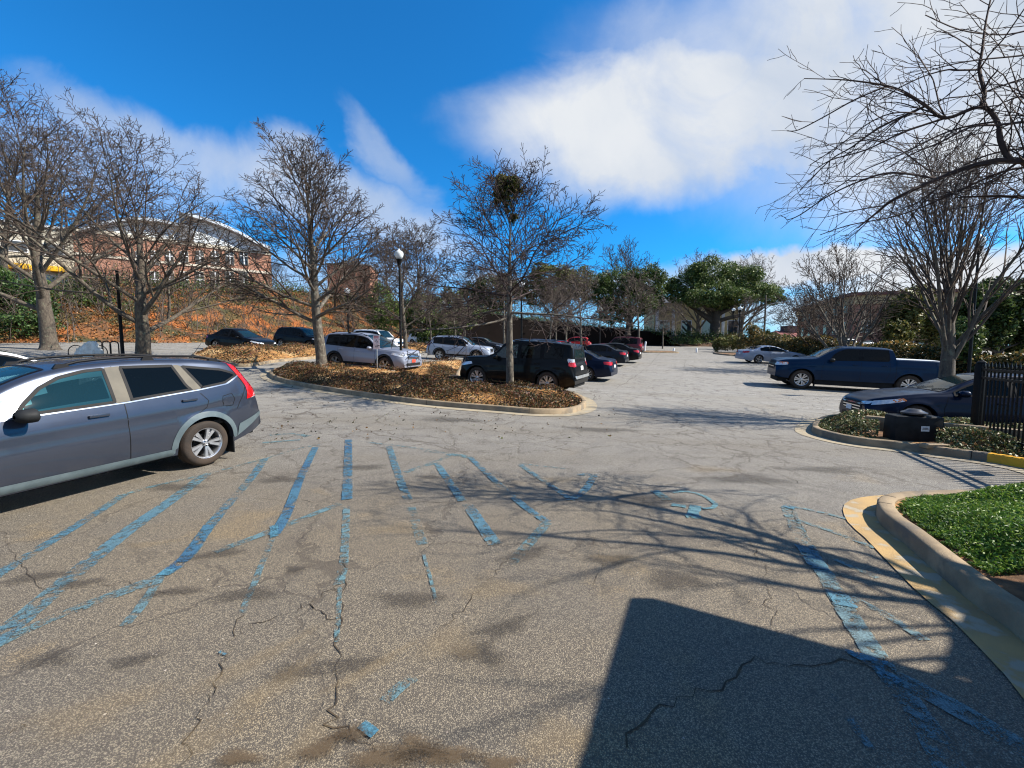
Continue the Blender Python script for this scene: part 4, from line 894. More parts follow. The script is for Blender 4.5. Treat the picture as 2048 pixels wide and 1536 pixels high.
ev(1470, 700, 60, 1.9, [(1465, 674, 16, 8, 0), (1450, 678, 12, 7, 0)], 2200, .16, 'leaf_hedge', None, 12, 'smaller clipped shrub behind the yellow green one', 'bush', 'clipped_shrub', gap=.9)
ev(1505, 700, 50, 1.2, [(1500, 670, 20, 20, 0), (1520, 678, 18, 16, 0), (1495, 690, 22, 14, 0), (1510, 660, 12, 8, 0)], 6000, .16, 'leaf_hedge', None, 13, 'tall shrub with pale tips between the clipped shrub and the silver coupe', 'bush', 'evergreen_bush', gap=.5)
ev(1555, 700, 54, 1.4, [(1550, 675, 24, 10, 0), (1530, 668, 14, 9, 0), (1580, 680, 20, 8, 0)], 4000, .16, 'leaf_yel', None, 14, 'golden leafed shrub above the hedge left of the small bare tree', 'bush', 'evergreen_bush', gap=.5)

# hedge along the right side of the car park
hp = [far(1520, 700, 44).xy, far(1600, 700, 36).xy, far(1700, 700, 29.5).xy, far(1800, 700, 25.5).xy, far(1900, 700, 22.5).xy, far(2060, 700, 19).xy, far(2300, 700, 16).xy]
hp = resample(catmull(hp, 5), .5); hn = normals2(hp); rg = np.random.RandomState(9)
N = 42000; idx = rg.rand(N)*(len(hp)-1); i0 = idx.astype(int); fr = idx-i0
HA = np.array([(p.x, p.y) for p in hp]); HN = np.array([(n.x, n.y) for n in hn]); C2 = HA[i0]*(1-fr)[:, None]+HA[np.minimum(i0+1, len(hp)-1)]*fr[:, None]
th = rg.rand(N)*math.pi; rad = .75+.3*rg.rand(N)+.12*np.sin(idx*1.3)+.08*np.sin(idx*3.1); hh = 2.0+.18*np.sin(idx*.37)+.1*np.sin(idx*.9)
off = np.sign(np.cos(th))*np.abs(np.cos(th))**.5*.8*rad; zz = np.abs(np.sin(th))**.55*hh*(.92+.12*rg.rand(N)); zz = np.where(rg.rand(N) < .45, zz*rg.rand(N), zz)
zb = np.array([lotH(a, b) for a, b in C2]); P = np.stack([C2[:, 0]+HN[i0, 0]*off, C2[:, 1]+HN[i0, 1]*off, zb+zz], 1)
V, F = leaves_at(P, .15, rg, .6)
hr = empty('hedge', (hp[0].x, hp[0].y, 0), 0, 'long bronze green clipped hedge running behind the pickup and coupe', 'hedge')
ho = link('foliage', mesh_np('foliage', V, F), M['leaf_hedge'], hr); ho.location = (-hp[0].x, -hp[0].y, 0)
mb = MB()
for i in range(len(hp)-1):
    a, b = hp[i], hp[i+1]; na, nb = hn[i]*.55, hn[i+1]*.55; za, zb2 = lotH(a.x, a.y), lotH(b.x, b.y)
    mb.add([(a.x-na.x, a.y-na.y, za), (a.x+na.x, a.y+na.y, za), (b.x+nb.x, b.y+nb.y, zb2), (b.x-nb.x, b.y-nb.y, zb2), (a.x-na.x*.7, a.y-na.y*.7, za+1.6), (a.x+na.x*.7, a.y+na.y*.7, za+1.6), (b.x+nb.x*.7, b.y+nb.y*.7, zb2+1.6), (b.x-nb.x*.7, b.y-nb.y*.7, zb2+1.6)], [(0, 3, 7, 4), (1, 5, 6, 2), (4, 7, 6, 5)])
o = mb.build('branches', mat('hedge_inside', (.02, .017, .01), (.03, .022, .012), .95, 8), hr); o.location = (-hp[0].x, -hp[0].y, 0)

# --- brush on the bank
rg = np.random.RandomState(21); Ps = []; 
for k in range(3200):
    i = rg.rand()*(len(fp)-1); d = 1+rg.rand()**.8*17; c = hill_pt(i, d)
    if rg.rand() < .3+.6*(d/18): 
        n = rg.randint(10, 46); rr_ = .25+rg.rand()*.8; q = rg.randn(n, 3)*rr_*[.6, .6, .5]; q[:, 2] = np.abs(q[:, 2]); Ps.append(q+np.array(c))
P = np.concatenate(Ps); V, F = leaves_at(P, .17, rg, .5)
tag(link('brush_leaves', mesh_np('brush_leaves', V, F), M['leaf_brush']), kind='stuff')
P = []
for k in range(60000):
    i = rg.rand()*(len(fp)-1); d = rg.rand()*16; c = hill_pt(i, d); P.append((c[0], c[1], c[2]+.05))
V, F = leaves_at(np.array(P), .13, rg, .7, up=.8)
tag(link('fallen_leaves', mesh_np('fallen_leaves', V, F), leaf_mat('fallen_leaves', [(.36, .13, .028), (.20, .075, .02), (.44, .20, .05), (.09, .042, .018), (.26, .10, .025), (.05, .03, .014)], .1)), kind='stuff')
out = []; rnd = random.Random(8); Cs = dict(BASE); Cs.update(levels=1, segs=[5, 3], nch=[7, 3], rmin=.010, trop=[.12, .05], rat=[.45, .4], wob=.13, ang=[35, 40])
for k in range(800):
    i = rnd.random()*(len(fp)-1); d = 1.5+rnd.random()*16; c = hill_pt(i, d)
    for j in range(rnd.choice((1, 1, 3))):
        grow(out, c, Vector((rnd.gauss(0, .3), rnd.gauss(0, .3), 1)).normalized(), rnd.uniform(1.2, 4.4), rnd.uniform(.02, .045), 0, Cs, rnd)
tag(link('bank_scrub_stems', tubes_mesh('bank_scrub_stems', out), M['twig_pale']), kind='stuff')
# evergreen fringe on the crest
rg = np.random.RandomState(31); Ps = []
for k in range(620):
    i = rg.rand()*(len(fp)-1); c = hill_pt(i, 9+rg.rand()*10); n = rg.randint(30, 100); q = rg.randn(n, 3)*[.9, .9, .7]; q[:, 2] = np.abs(q[:, 2]); Ps.append(q+np.array(c))
P = np.concatenate(Ps); V, F = leaves_at(P, .22, rg, .5)
tag(link('crest_evergreen_scrub', mesh_np('crest_evergreen_scrub', V, F), M['leaf_dark']), kind='stuff')
# scrub in front of the far bank, on and behind the wall
rg = np.random.RandomState(41); Ps = []
for k in range(300):
    i = rg.randint(0, len(wp)-1); p = wp[i]; n_ = wn_[i]; d = rg.uniform(.5, 6) if i >= cut-2 else -rg.uniform(.4, 5)
    z = wall_top(i/(len(wp)-1)); g = lotH(p.x, p.y)
    zz_ = (z+(g-z)*sm(0, 7.5, d)) if d > 0 else z; n = rg.randint(20, 70); q = rg.randn(n, 3)*[.7, .7, .45]; q[:, 2] = np.abs(q[:, 2]); Ps.append(q+np.array([p.x+n_.x*d, p.y+n_.y*d, zz_]))
P = np.concatenate(Ps); V, F = leaves_at(P, .28, rg, .5)
tag(link('wall_scrub', mesh_np('wall_scrub', V, F), M['leaf_dark']), kind='stuff')

# --- ground cover in the islands
def cover(key, n, size, m, name, hmin, hmax, dens=lambda x, y, d: 1, up=.3, seed=0, aspect=.5, dmin=.02):
    inner, hf, ins, edg = ISL[key]; rg = np.random.RandomState(seed); r = random.Random(seed); xs = [p.x for p in inner]; ys = [p.y for p in inner]; P = []; tries = 0
    EP = np.array([(p.x, p.y) for p in inner])
    while len(P) < n and tries < n*12:
        tries += 1; q = Vector((r.uniform(min(xs), max(xs)), r.uniform(min(ys), max(ys))))
        if q.y < .6 or abs(q.x) > 1.9*q.y+6: continue
        if not ins(q): continue
        d = math.sqrt(((EP-np.array([q.x, q.y]))**2).sum(1).min())
        if d < dmin or r.random() > dens(q.x, q.y, d): continue
        top = hmin+(hmax-hmin)*sm(0, .5, d)*(.6+.4*math.sin(q.x*3.1+1)*math.sin(q.y*2.7))
        P.append((q.x, q.y, hf(q.x, q.y, d)+top*r.random()**.45))
    V, F = leaves_at(np.array(P), size, rg, aspect, up); return tag(link(name, mesh_np(name, V, F), m if not isinstance(m, str) else M[m]), kind='stuff')
def dmid(x, y, d):
    px, py = proj((x, y, gh(x, y)))
    f = py-(752+(px-540)*.108)          # the planted strip follows the front kerb
    a = .75 if f > -12 else .06
    if 690 < px < 935 and f < -12: a = .05
    if 860 < px < 935 and py > 745: a = .7
    if 600 < px < 690 and f < 0: a = .25
    return a*(.55+.45*math.sin(x*2.1)*math.sin(y*1.7+x))
cover('mid', 62000, .058, 'leaf_jas', 'jasmine_ground_cover', .06, .30, dmid, seed=1)
cover('upper', 16000, .09, 'leaf_jas', 'dry_ground_cover', .04, .25, lambda x, y, d: .6+.4*math.sin(x*.9)*math.sin(y), seed=2)
def dright(x, y, d):
    px, py = proj((x, y, gh(x, y)))
    if 1755 < px < 1870 and py > 870: return 0
    return 1
cover('right', 36000, .055, 'leaf_pale', 'asian_jasmine_ground_cover', .05, .34, dright, seed=3, dmin=.06)
cover('near', 95000, .034, 'leaf_jun', 'juniper_ground_cover', .03, .27, lambda x, y, d: 1 if proj((x, y, 0))[1] < 1185 and d > .08 else .0, seed=4, up=.1, aspect=.3, dmin=.05)
# fallen leaves along the kerbs
P = []
r = random.Random(2)
while len(P) < 1500:
    q = at(r.uniform(520, 1250), r.uniform(735, 880)); P.append((q.x, q.y, q.z+.012)) if r.random() < .25 else None
    q = hill_pt(r.random()*(len(fp)-1), -r.random()**2*3); P.append((q[0], q[1], lotH(q[0], q[1])+.012))
V, F = leaves_at(np.array(P), .05, np.random.RandomState(3), .7, up=.95)
tag(link('leaf_litter_on_asphalt', mesh_np('leaf_litter_on_asphalt', V, F), M['leaf_brush']), kind='stuff')
# ------------------------------------------------------------------ cars
def pchip(pts):
    xs = [p[0] for p in pts]; ys = [p[1] for p in pts]; n = len(xs)
    h = [xs[i+1]-xs[i] for i in range(n-1)]; dl = [(ys[i+1]-ys[i])/h[i] for i in range(n-1)]; m = [0]*n
    m[0] = dl[0]; m[-1] = dl[-1]
    for i in range(1, n-1):
        m[i] = 0 if dl[i-1]*dl[i] <= 0 else 2/(1/dl[i-1]+1/dl[i])
    def f(x):
        if x <= xs[0]: return ys[0]
        if x >= xs[-1]: return ys[-1]
        i = max(j for j in range(n-1) if xs[j] <= x); t_ = (x-xs[i])/h[i]
        return ys[i]*(1+2*t_)*(1-t_)**2+m[i]*h[i]*t_*(1-t_)**2+ys[i+1]*t_*t_*(3-2*t_)+m[i+1]*h[i]*t_*t_*(t_-1)
    return f
def paint(name, c, metal=.55, rough=.32, dirt=.0):
    m = bpy.data.materials.new(name); m.use_nodes = True; t = NT(m.node_tree); co = t.coord()
    bs = t.node('ShaderNodeBsdfPrincipled'); z = t.sep(co)[2]
    n = t.noise(co, 3.5, 6, .65)
    d = t.m('MULTIPLY', t.m('SUBTRACT', 1.0, t.ss(z, .25, .75)), t.ss(n, .35, .7))
    col = t.mix(t.m('MULTIPLY', d, .10+dirt), c, (.12, .105, .085)); col = t.mix(t.m('MULTIPLY', t.ss(t.noise(co, 9, 6, .7), .5, .8), .012+dirt*.5), col, (.25, .23, .2))
    t.set(bs.inputs['Base Color'], col); bs.inputs['Metallic'].default_value = metal; bs.inputs['Specular IOR Level'].default_value = .25 if max(c) > .07 else .08
    t.set(bs.inputs['Roughness'], t.m('ADD', rough, t.m('MULTIPLY', n, .12))); bs.inputs['Coat Weight'].default_value = .9 if name.startswith('slate') else (.5 if max(c) > .07 else .2); t.set(bs.inputs['Coat Roughness'], t.m('ADD', .03, t.m('MULTIPLY', t.noise(co, 7, 5, .7), .08)))
    fl = t.node('ShaderNodeTexVoronoi', {'Scale': 900.0}); t.set(fl.inputs['Vector'], co)
    o = t.node('ShaderNodeOutputMaterial'); t.l.new(bs.outputs[0], o.inputs[0]); return m

class Body:
    def __init__(s, sp, root, bodymat):
        s.sp = sp; s.root = root; L = sp['L']; s.L = L; W = sp['W']; s.xf = sp['wb']+sp['fo']     # x = xf - u
        top = pchip(sp['top']); belt = pchip(sp['belt']); sill = pchip(sp.get('sill', [(0, .26), (.5, .24), (L-.5, .26), (L, .32)]))
        s.top, s.belt = top, belt
        ra = sp['ra']; wc = [(sp['fo'], sp['wr']), (sp['fo']+sp['wb'], sp['wr'])]
        us = set()
        def rng(a, b, n):
            for i in range(n+1): us.add(round(a+(b-a)*i/n, 4))
        rng(0, .12, 5); rng(.12, .5, 6); rng(L-.5, L-.12, 6); rng(L-.12, L, 5); rng(.5, L-.5, int((L-1)/.075))
        for c, _ in wc:
            for k in range(25): us.add(round(c-ra*math.cos(math.pi*k/24), 4))
        for u in sp.get('extra', []): us.add(u)
        us = sorted(us); us2 = [us[0]]
        for u in us[1:]:
            if u-us2[-1] > .006: us2.append(u)
        us = us2
        gp = pchip([(0, sp.get('tuck', .93)), (.22, .972), (.5, 1.0), (.72, .99), (.80, .980), (1.0, .93)])
        def hw(u):
            d = max(0, 1-u/.65); e = max(0, 1-(L-u)/.55)
            return W/2*(1-sp.get('nosek', .20)*d**2.4-sp.get('tailk', .13)*e**2.6)
        s.hw = hw
        nl, cr = 13, sp.get('crown', .035); tum = sp.get('tum', .42)
        rows = []
        for u in us:
            z0, zb, zt = sill(u), belt(u), top(u); zb = min(zb, zt-.012); za = z0; arch = None
            for c, wr in wc:
                dx = abs(u-c)
                if dx < ra: za = max(za, wr*1.0+math.sqrt(max(0, ra*ra-dx*dx))*.98)
            za = min(za, zb-.1); w = hw(u); sec = []
            for k in range(nl):
                f = (k/(nl-1)); z = za+(zb-za)*f; y = w*gp((z-z0)/(zb-z0))
                # wheel arch swell
                for c, wr in wc:
                    rr = math.hypot(u-c, z-wr); y += .022*math.exp(-((rr-ra)/.07)**2)
                # shoulder crease
                q = (z-z0)/(zb-z0); y -= sp.get('crease', .012)*math.exp(-((q-.66)/.05)**2)*sm(.3, .9, u)*sm(.2, .6, L-u)
                sec.append((s.xf-u, y, z))
            h = zt-zb; yb = w*gp(1.0); inset = tum*h; r = min(sp.get('rc', .085), .45*h); yt = yb-inset
            c_ = cr*min(1, h*3+.25)
            for f in (.04, .2, .4, .6, .8, 1.0):
                z = zb+(h-r-c_*.6)*f; y = yb-(inset-r*.4)*(f**1.12)
                sec.append((s.xf-u, y, z))
            ye, ze = sec[-1][1], sec[-1][2]
            for a in (30, 60, 90):
                sec.append((s.xf-u, ye-r*1.1*(1-math.cos(R(a))), ze+(zt-c_-ze)*math.sin(R(a))))
            ye = sec[-1][1]
            for f in (.8, .55, .28, 0): sec.append((s.xf-u, ye*f, zt-c_*f*f))
            rows.append(sec)
        s.us = us; K = len(rows[0]); V = []; F = []
        for sec in rows:
            V += sec+[(x, -y, z) for x, y, z in sec[:-1]]
        KK = 2*K-1
        def idx(i, k, side): return i*KK+(k if side > 0 or k == K-1 else K+k)
        for i in range(len(rows)-1):
            for k in range(K-1):
                F.append((idx(i, k, 1), idx(i, k+1, 1), idx(i+1, k+1, 1), idx(i+1, k, 1)))
                F.append((idx(i, k, -1), idx(i+1, k, -1), idx(i+1, k+1, -1), idx(i, k+1, -1)))
        for i, flip in ((0, False), (len(rows)-1, True)):
            for k in range(K-1):
                q = [idx(i, k, 1), idx(i, k, -1), idx(i, k+1, -1), idx(i, k+1, 1)]
                if k+1 == K-1: q = [idx(i, k, 1), idx(i, k, -1), idx(i, K-1, 1)]
                F.append(tuple(reversed(q)) if flip else tuple(q))
        # lips of the sides and arches turned inwards
        n0 = len(V); lip = []
        for i in range(len(rows)):
            for sd_ in (1, -1):
                v = V[idx(i, 0, sd_)]; V.append((v[0], v[1]-sd_*.09, v[2]+.0)); lip.append(len(V)-1)
        for i in range(len(rows)-1):
            a, b = n0+2*i, n0+2*i+1; a2, b2 = a+2, b+2
            F.append((idx(i, 0, 1), idx(i+1, 0, 1), a2, a)); F.append((idx(i, 0, -1), b, b2, idx(i+1, 0, -1)))
        s.V, s.F = V, F
        s.bvh = BVHTree.FromPolygons([Vector(v) for v in V], F)
        s.holes = []; s.mat = bodymat
    def P(s, u): return s.xf-u
    def cast(s, p, ax, sg):
        if ax == 'y': o, d = Vector((p[0], sg*3, p[1])), Vector((0, -sg, 0))
        elif ax == 'z': o, d = Vector((p[0], p[1], 4)), Vector((0, 0, -1))
        else: o, d = Vector((s.xf+2 if sg > 0 else s.xf-s.L-2, p[0], p[1])), Vector((-sg, 0, 0))
        h = s.bvh.ray_cast(o, d)
        if h[0] is None:
            q = Vector((p[0], sg*s.sp['W']/2*.9, p[1])) if ax == 'y' else (Vector((p[0], p[1], s.top(s.xf-p[0]))) if ax == 'z' else Vector((s.xf if sg > 0 else s.xf-s.L, p[0], p[1])))
            h = s.bvh.find_nearest(q)
        n = h[1] if h[1].dot(-d) > 0 else -h[1]
        return h[0], n
    def patch(s, poly, ax, sg, off=.004, step=.05):
        """poly: (x or u, z) for sides with x given as u; returns verts, faces lying just proud of the body"""
        pl = [Vector(((s.xf-a) if ax in 'yz' else a, b)) for a, b in poly]; n = len(pl)
        P = resample(pl, step, True); n = len(P); pts = list(P)
        x0, x1 = min(p.x for p in P), max(p.x for p in P); y0, y1 = min(p.y for p in P), max(p.y for p in P)
        def ins(q):
            c = False; j = n-1
            for i in range(n):
                if (P[i].y > q.y) != (P[j].y > q.y) and q.x < (P[j].x-P[i].x)*(q.y-P[i].y)/(P[j].y-P[i].y)+P[i].x: c = not c
                j = i
            return c
        x = x0+step/2
        while x < x1:
            y = y0+step/2
            while y < y1:
                q = Vector((x, y))
                if ins(q) and min((p-q).length_squared for p in P) > (step*.45)**2: pts.append(q)
                y += step
            x += step
        r = geometry.delaunay_2d_cdt(pts, [(i, (i+1) % n) for i in range(n)], [], 1, 1e-6)
        V = []
        for v in r[0]:
            h, nn = s.cast(v, ax, sg); V.append(h+nn*off)
        F = []
        want = Vector((0, sg, 0)) if ax == 'y' else (Vector((0, 0, 1)) if ax == 'z' else Vector((sg, 0, 0)))
        for f in r[2]:
            a, b, c = (V[i] for i in f[:3])
            F.append(tuple(f) if (b-a).cross(c-a).dot(want) > 0 else tuple(reversed(f)))
        return V, F
    def decal(s, name, pieces, m, off=.004, parent=None, step=.05, label=None):
        mb = MB()
        for poly, ax, sg in pieces:
            V, F = s.patch(poly, ax, sg, off, step); mb.add(V, F)
        o = mb.build(name, m, parent or s.root, True, 60)
        if label: o['label'] = label
        return o
    def seam(s, lines, width=.009, name='door_seam'):
        mb = MB()
        for pts, ax, sg in lines:
            P = resample([Vector(p) for p in pts], .05); N_ = normals2(P); poly = [p+n*width/2 for p, n in zip(P, N_)]+[p-n*width/2 for p, n in reversed(list(zip(P, N_)))]
            k = len(P); V = []
            for p in poly:
                h, nn = s.cast(Vector((s.xf-p.x if ax in 'yz' else p.x, p.y)), ax, sg); V.append(h+nn*.0025)
            mb.add(V, [(i, i+1, 2*k-2-i, 2*k-1-i) for i in range(k-1)])
        return mb.build(name, M['frit'], s.root)
    def window(s, name, poly, ax, sg, gm, hole=True, frame=True, parent=None):
        """glass pane, its black seal and the opening behind it"""
        pl = [Vector(p) for p in poly]
        if hole: s.holes.append(([Vector((s.xf-p.x, p.y)) if ax in 'yz' else p for p in pl], ax, sg))
        pane = s.decal(name, [(poly, ax, sg)], gm, .004, parent)
        if frame:
            c = sum(pl, Vector((0, 0)))/len(pl); P = resample(pl, .04, True)
            if area2(P) > 0: P.reverse()
            N_ = normals2(P, True); mb = MB(); k = len(P); V = []
            for off_, o3 in ((-.008, .006), (.028, .006)):
                for p, n in zip(P, N_):
                    q = p+n*off_; h, nn = s.cast(Vector((s.xf-q.x if ax in 'yz' else q.x, q.y)), ax, sg); V.append(h+nn*o3)
            mb.add(V, [(i, (i+1) % k, k+(i+1) % k, k+i) for i in range(k)]); mb.build('window_seal', M['frit'], pane, True)
        return pane
    def finish(s, name='body'):
        def ins(P, q):
            c = False; n = len(P); j = n-1
            for i in range(n):
                if (P[i].y > q.y) != (P[j].y > q.y) and q.x < (P[j].x-P[i].x)*(q.y-P[i].y)/(P[j].y-P[i].y)+P[i].x: c = not c
                j = i
            return c
        keep = []
        for f in s.F:
            vs = [s.V[i] for i in f]; drop = False
            for P, ax, sg in s.holes:
                if ax == 'y':
                    if all(v[1]*sg > .2 and ins(P, Vector((v[0], v[2]))) for v in vs): drop = True; break
                elif ax == 'z':
                    if all(v[2] > .8 and ins(P, Vector((v[0], v[1]))) for v in vs): drop = True; break
                else:
                    xe = s.xf-s.L/2
                    if all((v[0]-xe)*sg > 0 and ins(P, Vector((v[1], v[2]))) for v in vs):
                        a, b, c = (Vector(v) for v in vs[:3])
                        if abs((b-a).cross(c-a).normalized().x) > .25: drop = True; break
            if not drop: keep.append(f)
        me = bpy.data.meshes.new(name); me.from_pydata(s.V, [], keep); me.update()
        bm = bmesh.new(); bm.from_mesh(me); bmesh.ops.remove_doubles(bm, verts=bm.verts, dist=1e-4); bmesh.ops.recalc_face_normals(bm, faces=bm.faces); bm.to_mesh(me); bm.free()
        return link(name, me, s.mat, s.root, True, 38)

RIMS = {}
def wheel_parts(r, w, style, rimr):
    key = (r, w, style, rimr)
    if key in RIMS: return RIMS[key]
    Mx = Matrix.Rotation(R(-90), 4, 'X')     # axis Z -> +Y (outer face towards +Y)
    mb = MB(); prof = [(rimr*.97, -w/2+.01), (rimr+.012, -w/2), (r-.055, -w/2-.004), (r-.018, -w/2+.018), (r-.003, -w/2+.05), (r, -w/4), (r-.004, -.012), (r-.012, 0), (r-.004, .012), (r, w/4), (r-.003, w/2-.05), (r-.018, w/2-.018), (r-.03, w/2-.004), (r-.055, w/2+.004), (rimr+.03, w/2+.004), (rimr+.012, w/2), (rimr*.97, w/2-.012)]
    mb.lathe(prof, 40, Mx, cap=False)
    o = mb.build('tyre', M['tyre'], None, True, 40); tyre = o.data; bpy.data.objects.remove(o)
    mb = MB(); R_ = rimr
    mb.lathe([(R_*.96, -w/2+.02), (R_*.93, w/2-.06), (R_*.96, w/2-.015), (R_*1.0, w/2-.004), (R_*1.03, w/2+.002), (R_*1.03, w/2-.012)], 40, Mx, cap=False)
    n, kind = style
    face = w/2-.02
    for i in range(n):
        a0 = 2*math.pi*i/n+math.pi/2
        def sp(a, a2, w0, w1, d=.0):
            p0 = Vector((math.cos(a)*R_*.16, math.sin(a)*R_*.16, face-.02)); p1 = Vector((math.cos(a2)*R_*.97, math.sin(a2)*R_*.97, face-.006+d))
            t_ = (p1-p0); nn = Vector((-t_.y, t_.x, 0)).normalized(); vs = []
            for p, ww, th in ((p0, w0, .03), (p0.lerp(p1, .5)+Vector((0, 0, .004)), (w0+w1)/2*.9, .026), (p1, w1, .03)):
                vs += [p+nn*ww/2-Vector((0, 0, th)), p+nn*ww*.36, p-nn*ww*.36, p-nn*ww/2-Vector((0, 0, th))]
            vs = [Mx @ v for v in vs]
            fs = [(0, 1, 5, 4), (1, 2, 6, 5), (2, 3, 7, 6), (3, 0, 4, 7), (4, 5, 9, 8), (5, 6, 10, 9), (6, 7, 11, 10), (7, 4, 8, 11)]
            mb.add(vs, fs)
        if kind == 'V': sp(a0-.10, a0-.20, R_*.16, R_*.30); sp(a0+.10, a0+.20, R_*.16, R_*.30)
        elif kind == 'Y': sp(a0, a0-.22, R_*.2, R_*.16); sp(a0, a0+.22, R_*.2, R_*.16)
        elif kind == 'D': sp(a0-.09, a0-.14, R_*.12, R_*.12); sp(a0+.09, a0+.14, R_*.12, R_*.12)
        elif kind == 'W': sp(a0, a0, R_*.30, R_*.42)
        else: sp(a0, a0, R_*.22, R_*.2)
    mb.lathe([(R_*.24, face-.035), (R_*.22, face-.004), (R_*.13, face+.004), (R_*.12, face-.004), (0.001, face-.002)], 20, Mx, cap=False)
    o = mb.build('rim', M['alloy'], None, True, 35); rim = o.data; bpy.data.objects.remove(o)
    mb = MB(); mb.lathe([(R_*.9, -w/2+.03), (R_*.9, -w/2+.05), (.001, -w/2+.05)], 24, Mx, cap=False); mb.lathe([(R_*.62, face-.10), (R_*.62, face-.085), (.01, face-.085)], 24, Mx, cap=False)
    for i in range(5):
        a = 2*math.pi*i/5; c = Mx @ Vector((math.cos(a)*R_*.17, math.sin(a)*R_*.17, face+.002)); mb.box(c, (.016, .016, .016))
    o = mb.build('wheel', M['dark'], None); hub = o.data; bpy.data.objects.remove(o)
    RIMS[key] = (hub, tyre, rim); return RIMS[key]

def car(name, sp, label, group=None, cat='car'):
    root = empty(name, (0, 0, 0), 0, label, cat, group); B = Body(sp, root, sp['paint']); L, W, wb, fo, wr, ra = sp['L'], sp['W'], sp['wb'], sp['fo'], sp['wr'], sp['ra']
    top, belt = B.top, B.belt; dk, frt, clr = M['glass_dark'], sp.get('gfront', M['glass_dark']), M['glass_clear']
    for sg in (1, -1):
        for poly, g in sp['side']: B.window('side_window', poly, 'y', sg, {'d': dk, 'f': frt}[g])
        # daylight opening surround
        if sp.get('dlo'):
            for p in sp['dlo']: B.decal('window_pillar', [(p, 'y', sg)], sp.get('pillar', M['frit']), .0035)
        for l in sp.get('seams') or []: B.seam([(l, 'y', sg)])
        if sp.get('clad'):
            pcs = []
            for c in (fo, fo+wb):
                n = 20; arc = [(c-(ra+sp.get('cw', .075))*math.cos(math.pi*k/n), wr+(ra+sp.get('cw', .075))*math.sin(math.pi*k/n)) for k in range(n+1)]+[(c+(ra+.004)*math.cos(math.pi*k/n), wr+(ra+.004)*.98*math.sin(math.pi*k/n)) for k in range(n+1)]
                arc = [(min(max(a, .04), L-.04), z) for a, z in arc]; pcs.append((arc, 'y', sg))
            z = sp['clad_z']; pcs.append(([(fo+ra+.03, .24), (fo+wb-ra-.03, .25), (fo+wb-ra-.03, z), (fo+ra+.03, z)], 'y', sg))
            B.decal('sill_cladding', pcs, sp['clad'], .007, step=.06)
        hs = MB()
        for (u, z) in sp['handles']:
            h, nn = B.cast(Vector((B.xf-u, z)), 'y', sg)
            mh = MB(); q = h+nn*.018; mh.box(q, (.20, .024, .036)); mh.box(h+Vector((.075, 0, 0))+nn*.006, (.02, .03, .026)); mh.box(h+Vector((-.075, 0, 0))+nn*.006, (.02, .03, .026)); mh.build('door_handle', sp.get('hmat', sp['paint']), root, bevel=.006)
        u, z = sp['mirror']; h, nn = B.cast(Vector((B.xf-u, z)), 'y', sg); mm = MB()
        c = h+Vector((0, sg*.13, .05)); pr = []
        vs = []
        for i, (dx, sc) in enumerate(((.10, .25), (.085, .7), (.04, .95), (-.03, 1.0), (-.055, .96), (-.06, .9))):
            for k in range(12):
                a = 2*math.pi*k/12; vs.append(c+Vector((dx, math.cos(a)*.115*sc*(1 if True else 1), math.sin(a)*.078*sc+.01)))
        mm.add(vs, [(i*12+k, i*12+(k+1) % 12, (i+1)*12+(k+1) % 12, (i+1)*12+k) for i in range(5) for k in range(12)]+[tuple(range(60, 72))])
        mm.box(h+Vector((0, sg*.03, .015)), (.05, .10, .035))
        mo = mm.build('wing_mirror', sp.get('mmat', sp['paint']), root, True, 50)
    # windscreen, rear window
    uc, ur = sp['ws']; w0, w1 = sp['wsw']; B.window('windscreen', [(uc, -w0), (uc, w0), ((uc*.4+ur*.6), w0*.45+w1*.55), (ur, w1), (ur, -w1), ((uc*.4+ur*.6), -(w0*.45+w1*.55))], 'z', 1, sp.get('gws', clr))
    if sp.get('rear_z'):
        a, b, w0, w1 = sp['rear_z']; B.window('rear_window', [(a, -w0), (a, w0), (b, w1), (b, -w1)], 'z', 1, sp.get('grear', dk))
    if sp.get('rear_x'):
        z0, z1, w0, w1 = sp['rear_x']; B.window('rear_window', [(-w0, z0), (w0, z0), (w1, z1), (-w1, z1)], 'x', -1, sp.get('grear', dk))
    # lamps
    for sg in (1, -1):
        for nm, key, m in (('headlight', 'head', M['white_lens']), ('turn_light', 'turn', M['amber_lens']), ('tail_light', 'tail', M['red_lens']), ('reverse_light', 'rev', M['white_lens'])):
            if sp.get(key):
                B.decal(nm, [([(a*(sg if ax == 'x+' or ax == 'x-' else 1), b) for a, b in poly], ax[0], sg if ax == 'y' else (1 if ax == 'x+' else -1)) for poly, ax in sp[key]], m, .008, step=.03)
    for nm, poly, ax, m, of in sp.get('extra_decals', []):
        if ax == 'y':
            for sg in (1, -1): B.decal(nm, [(poly, 'y', sg)], M[m] if isinstance(m, str) else m, of)
        else: B.decal(nm, [(poly, ax[0], 1 if ax[1] == '+' else -1)], M[m] if isinstance(m, str) else m, of)
    # grille bars
    for z, w in sp.get('bars', []):
        B.decal('grille_bar', [([(-w, z-.012), (w, z-.012), (w, z+.012), (-w, z+.012)], 'x', 1)], M['chrome'], .016)
    B.finish()
    # chassis, wells, seats
    mb = MB(); x0, x1 = B.xf-fo+ra+.02, None
    mb.box((wb/2, 0, .34), (wb-2*ra-.04, W-.22, .22)); mb.box((B.xf-.12-(fo-ra)/2+.05, 0, .36), (max(.1, fo-ra-.12), W*.68, .18)); mb.box((-(L-wb-fo)/2-ra/2, 0, .40), (max(.1, L-wb-fo-ra-.14), W*.72, .2)); mb.box((wb/2, 0, .4), (wb+.3, W*.42, .2))
